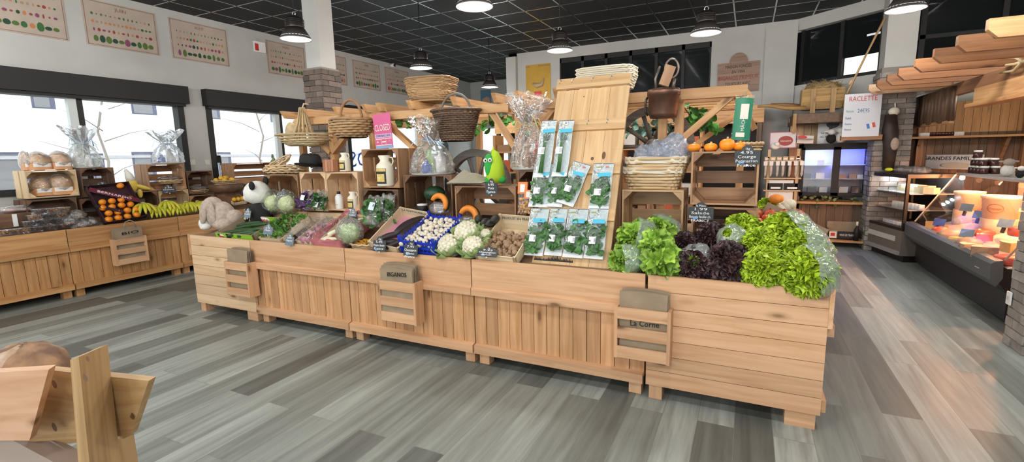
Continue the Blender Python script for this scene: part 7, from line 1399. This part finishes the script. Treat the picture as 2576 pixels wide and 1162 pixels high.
for k in range(14):
    wh = k < 3 or k > 10; q = MB(); q.lathe([(.035, 0), (.037, .05), (.03, .06), (0, .06)], 12); o = tag(q.build('spread_jar' if not wh else 'cheese_pot', WHITE if wh else JARG), ('small white pot' if wh else 'small dark jar')+' on the plank wall shelf behind the cheese counter', 'jar', 'white pots on the plank shelf' if wh else 'dark jars on the plank shelf'); c = at(2318+7.7*k, 336, y=9.4); o.location = (c.x, 9.4, at(2380, 342, y=9.3).z)
r = empty('power_outlet', (1.826, 4.72, at(2542, 750, x=1.83).z), 0, 'white double power outlet low on the near brick pillar', 'outlet'); c = at(2542, 750, x=1.885); r.location = (1.882, c.y, c.z); q = MB(); q.box(-.012, 0, -.03, .03, -.05, .05); q.build('cover_plate', WHITE, r); q = MB(); q.box(-.014, -.012, -.015, .015, -.015, .015); q.build('socket', plain('socket_grey', (.5, .5, .5), .5), r)
# ---------------------------------------------------------------- office wall decoration and background
MUST = plain('mustard_paper', (.52, .31, .035), .6, var=.1)
c0, c1 = bw(1323, 168), bw(1386, 250); r = empty('mustard_poster', ((c0.x+c1.x)/2, YB-.012, (c0.z+c1.z)/2), 0, 'mustard yellow poster with a bowl picture on the office wall', 'poster'); w, h = c1.x-c0.x, c0.z-c1.z+.15; q = MB(); q.box(-w/2, w/2, 0, .006, -h/2-.05, h/2-.05); q.build('paper', MUST, r); q = MB(); q.tube([(-w*.22, -.002, -.0), (-w*.05, -.002, -.06), (w*.15, -.002, -.04), (w*.25, -.002, .10)], [.02, .06, .05, .01], 8); q.build('bowl_print', plain('tan_print', (.45, .33, .2), .6), r); q = MB(); q.box(-w*.16, w*.14, -.003, 0, -.30, -.18); q.build('red_frame_print', RED, r); q = MB(); text(q, 'LA', (-w*.42, -.003, h*.40), XA, ZA, .06); text(q, 'FRANCAISE', (w*.24, -.003, h*.40), XA, ZA, .05, w*.45); q.build('lettering', BEAMD, r)
c0, c1 = bw(1806, 165), bw(1909, 208); r = empty('founding_sign', ((c0.x+c1.x)/2, YB-.03, (c0.z+c1.z)/2), 0, 'brown arched wooden sign reading BIGANOS PRIMEUR on the office wall', 'sign'); w, h = c1.x-c0.x, .60; SIGNW = wood('sign_wood', (.34, .22, .155), (.24, .145, .10), rv=.05, knots=False); q = MB(); poly = [(-w/2, -h*.55), (w/2, -h*.55), (w/2, h*.35), (w*.23, h*.35)]+[(w*.22*math.cos(PI*k/14), h*.35+.17*math.sin(PI*k/14)) for k in range(15)]+[(-w*.23, h*.35), (-w/2, h*.35)]; q.prism(poly, 0, .025); q.v = [Vector((v.x, v.z, v.y)) for v in q.v]; q.f = [tuple(reversed(f)) for f in q.f]; q.build('board', SIGNW, r)
q = MB(); text(q, 'MAISON FONDÉE', (0, -.003, h*.22), XA, ZA, .085, w*.62); text(q, 'EN 1994', (-.0, -.003, h*.06), XA, ZA, .075, w*.3); text(q, 'TOUJOURS AVEC', (0, -.003, -h*.30), XA, ZA, .08, w*.6); text(q, 'VOUS', (0, -.003, -h*.45), XA, ZA, .07, w*.2); q.build('dark_lettering', plain('sign_black', (.05, .04, .035), .7), r); q = MB(); text(q, 'BIGANOS PRIMEUR', (0, -.003, -h*.12), XA, ZA, .11, w*.95); q.build('red_lettering', plain('sign_red', (.33, .06, .045), .7), r)
# kitchen canopy under the office wall with dark recess and shelves of stock
r = empty('wall_canopy', (-5.0, 9.45, 0), 0, 'pine fascia canopy along the office wall', 'canopy'); q = MB(); q.box(0, 5.2, 0, .03, 2.02, 2.31); q.build('fascia_board', BEAM, r); q = MB(); q.box(0, 5.2, .03, .85, 2.28, 2.31); q.build('roof_board', DKW, r)
for x in (0.02, 2.2, 5.1): q = MB(); q.box(x, x+.08, .03, .11, 0, 2.28); q.build('post', DKW, r)
q = MB(); q.box(-4.95, .2, YB-.19, YB-.15, 0, 2.27); tag(q.build('recess_shade_sheet', plain('painted_recess_shade', (.02, .016, .013), .7)), 'near-black sheet painted as the shade in the opening under the pine canopy', 'panel')  # near-black sheet stands in for the shade inside the opening
r = empty('stock_shelf', (-4.6, 8.6, 0), 0, 'open pine stock shelving seen through the pergola', 'shelf'); q = MB()
for z in (.4, .8, 1.2, 1.6): q = MB(); q.box(0, 3.9, 0, .4, z, z+.03); q.build('shelf_board', BEAM, r)
for x in (0, 1.28, 2.56, 3.86): q = MB(); q.box(x, x+.04, 0, .4, 0, 1.95); q.build('upright', BEAM, r)
bx = [Proto(tag(MB().box(-.14, .14, -.12, .12, 0, .2).build('stock_box', plain('stock_'+n, c, .6)), None, 'box', n+' boxes on the stock shelving')) for n, c in (('orange', (.55, .12, .05)), ('brown', (.32, .19, .1)), ('white', (.65, .65, .62)))]
for z in (.43, .83, 1.23, 1.63):
    for k in range(11): m = rr.choice((0, 1, 1, 2)); bx[m].put((-4.4+.35*k, 8.78, z), 0, ('orange', 'brown', 'white')[m]+' carton standing on the open pine stock shelving', (1, 1, rr.uniform(.6, 1.3)))
# rear half of the island: counters and crates facing away
for (a, c) in ((-4.21, -3.017), (-3.012, -1.783), (-1.778, -.535)):
    counter_unit((c, 4.85, 0), PI, c-a, 'rear counter unit of the island facing the office wall', group='rear island counter units')
cr0 = crate((-4.0, 4.42, .874), PI, .4, .34, .3, CRATE, 'crate on the rear half of the island behind the pergola posts', group='rear crates of the island')
cpz = Proto(cr0); cpz.n = 1
for (x, z) in ((-3.5, .874), (-3.0, .874), (-1.2, .874), (-.75, .874), (-1.7, .874), (-3.25, 1.216)): cpz.put((x, 4.42, z), PI)
# rear right corner of the island: tomatoes, leeks, fennel
TOM = GR('tomato_skin', (.66, .09, .03), (.55, .14, .05), .1, .3)
cb = empty('tomato_crate', (.02, 4.12, .874), (.18, 0, 0), 'tilted wooden crate of tomatoes at the rear right of the island', 'crate', None)
for x0, x1, y0, y1 in ((0, .38, 0, .012), (0, .38, .48, .492), (0, .012, 0, .49), (.368, .38, 0, .49)): q = MB(); q.box(x0, x1, y0, y1, 0, .10); q.build('side_board', CRATE, cb)
q = MB(); q.box(0, .38, 0, .49, 0, .01); q.build('bottom_board', CRATE, cb)
tpz = Proto((lambda: (lambda r: (MB().ell((0, 0, 0), (.048, .048, .04), 16, 10, fn=lambda P, a, t: 1+.03*math.cos(5*a)).build('skin', TOM, r), MB().lathe([(.02, .036), (.004, .042), (.003, .05)], 5).build('calyx', GRS, r), r)[2])(empty('tomato', cat='tomato', group='tomatoes at the rear right of the island')))())
for k in range(12): tpz.put((.08+.1*(k % 4)-.02*(k//4 % 2), 4.2+.13*(k//4), .97+.02*(k//4)+.02), (0, 0, k), 'red tomato in the tilted crate at the rear right of the island', 1)
q = MB()
r = empty('leek_bunch', at(1950, 545, y=4.75), (0, 0, .2), 'bundle of green leeks with white ends behind the tomatoes', 'leeks'); q = MB()
for k in range(6): q.tube([(-.25, .03*k, .02*(k % 2)), (.0, .03*k, .03), (.2, .03*k-.03, .02)], [.02, .018, .026], 7)
q.build('stems', LGD, r); q = MB()
for k in range(3): q.ell((.05+.03*k, .0, .07+.02*k), (.05, .04, .045))
q.build('white_bulbs', WHITEC, r)
p, R = L_at(1930, 520, 26, 4.8); lettuce(p, R, (.1, -.5, .8), LG, 'small green lettuce at the rear right behind the large crates', 'rear salad', 60, .12, .3, 7, .5)
r = empty('card_box', at(1915, 535, y=4.5), (0, .45, .1), 'tilted open cardboard tray at the rear right of the island', 'box'); q = MB(); q.box(0, .5, 0, .35, 0, .01); q.build('bottom', KRAFT, r); q = MB(); q.box(0, .5, -.01, 0, 0, .10); q.build('side', KRAFT, r)
q = MB(); q.ell((0, 0, 0), (.06, .05, .04)); o = tag(q.build('salmon_squash', FL), 'salmon orange squash at the far end of the rear cardboard tray', 'squash'); o.location = at(1953, 500, y=4.7)

r = empty('added_batten', (3.0, 7.9, 2.27), 0, 'small added batten under the rafters put in to brighten the plank wall', 'lamp'); q = MB(); q.box(-.5, .5, -.03, .03, 0, .04); q.build('housing', WHITE, r)  # added fixture, put in to brighten the plank wall
for x in (2.65, 3.35): l = bpy.data.lights.new('added_batten_fill', 'POINT'); l.energy = 13; l.shadow_soft_size = .06; l.color = (1, .86, .66); o = bpy.data.objects.new('added_batten_fill', l); COL.objects.link(o); o.location = (x, 7.9, 2.2)  # added fill light for the plank wall
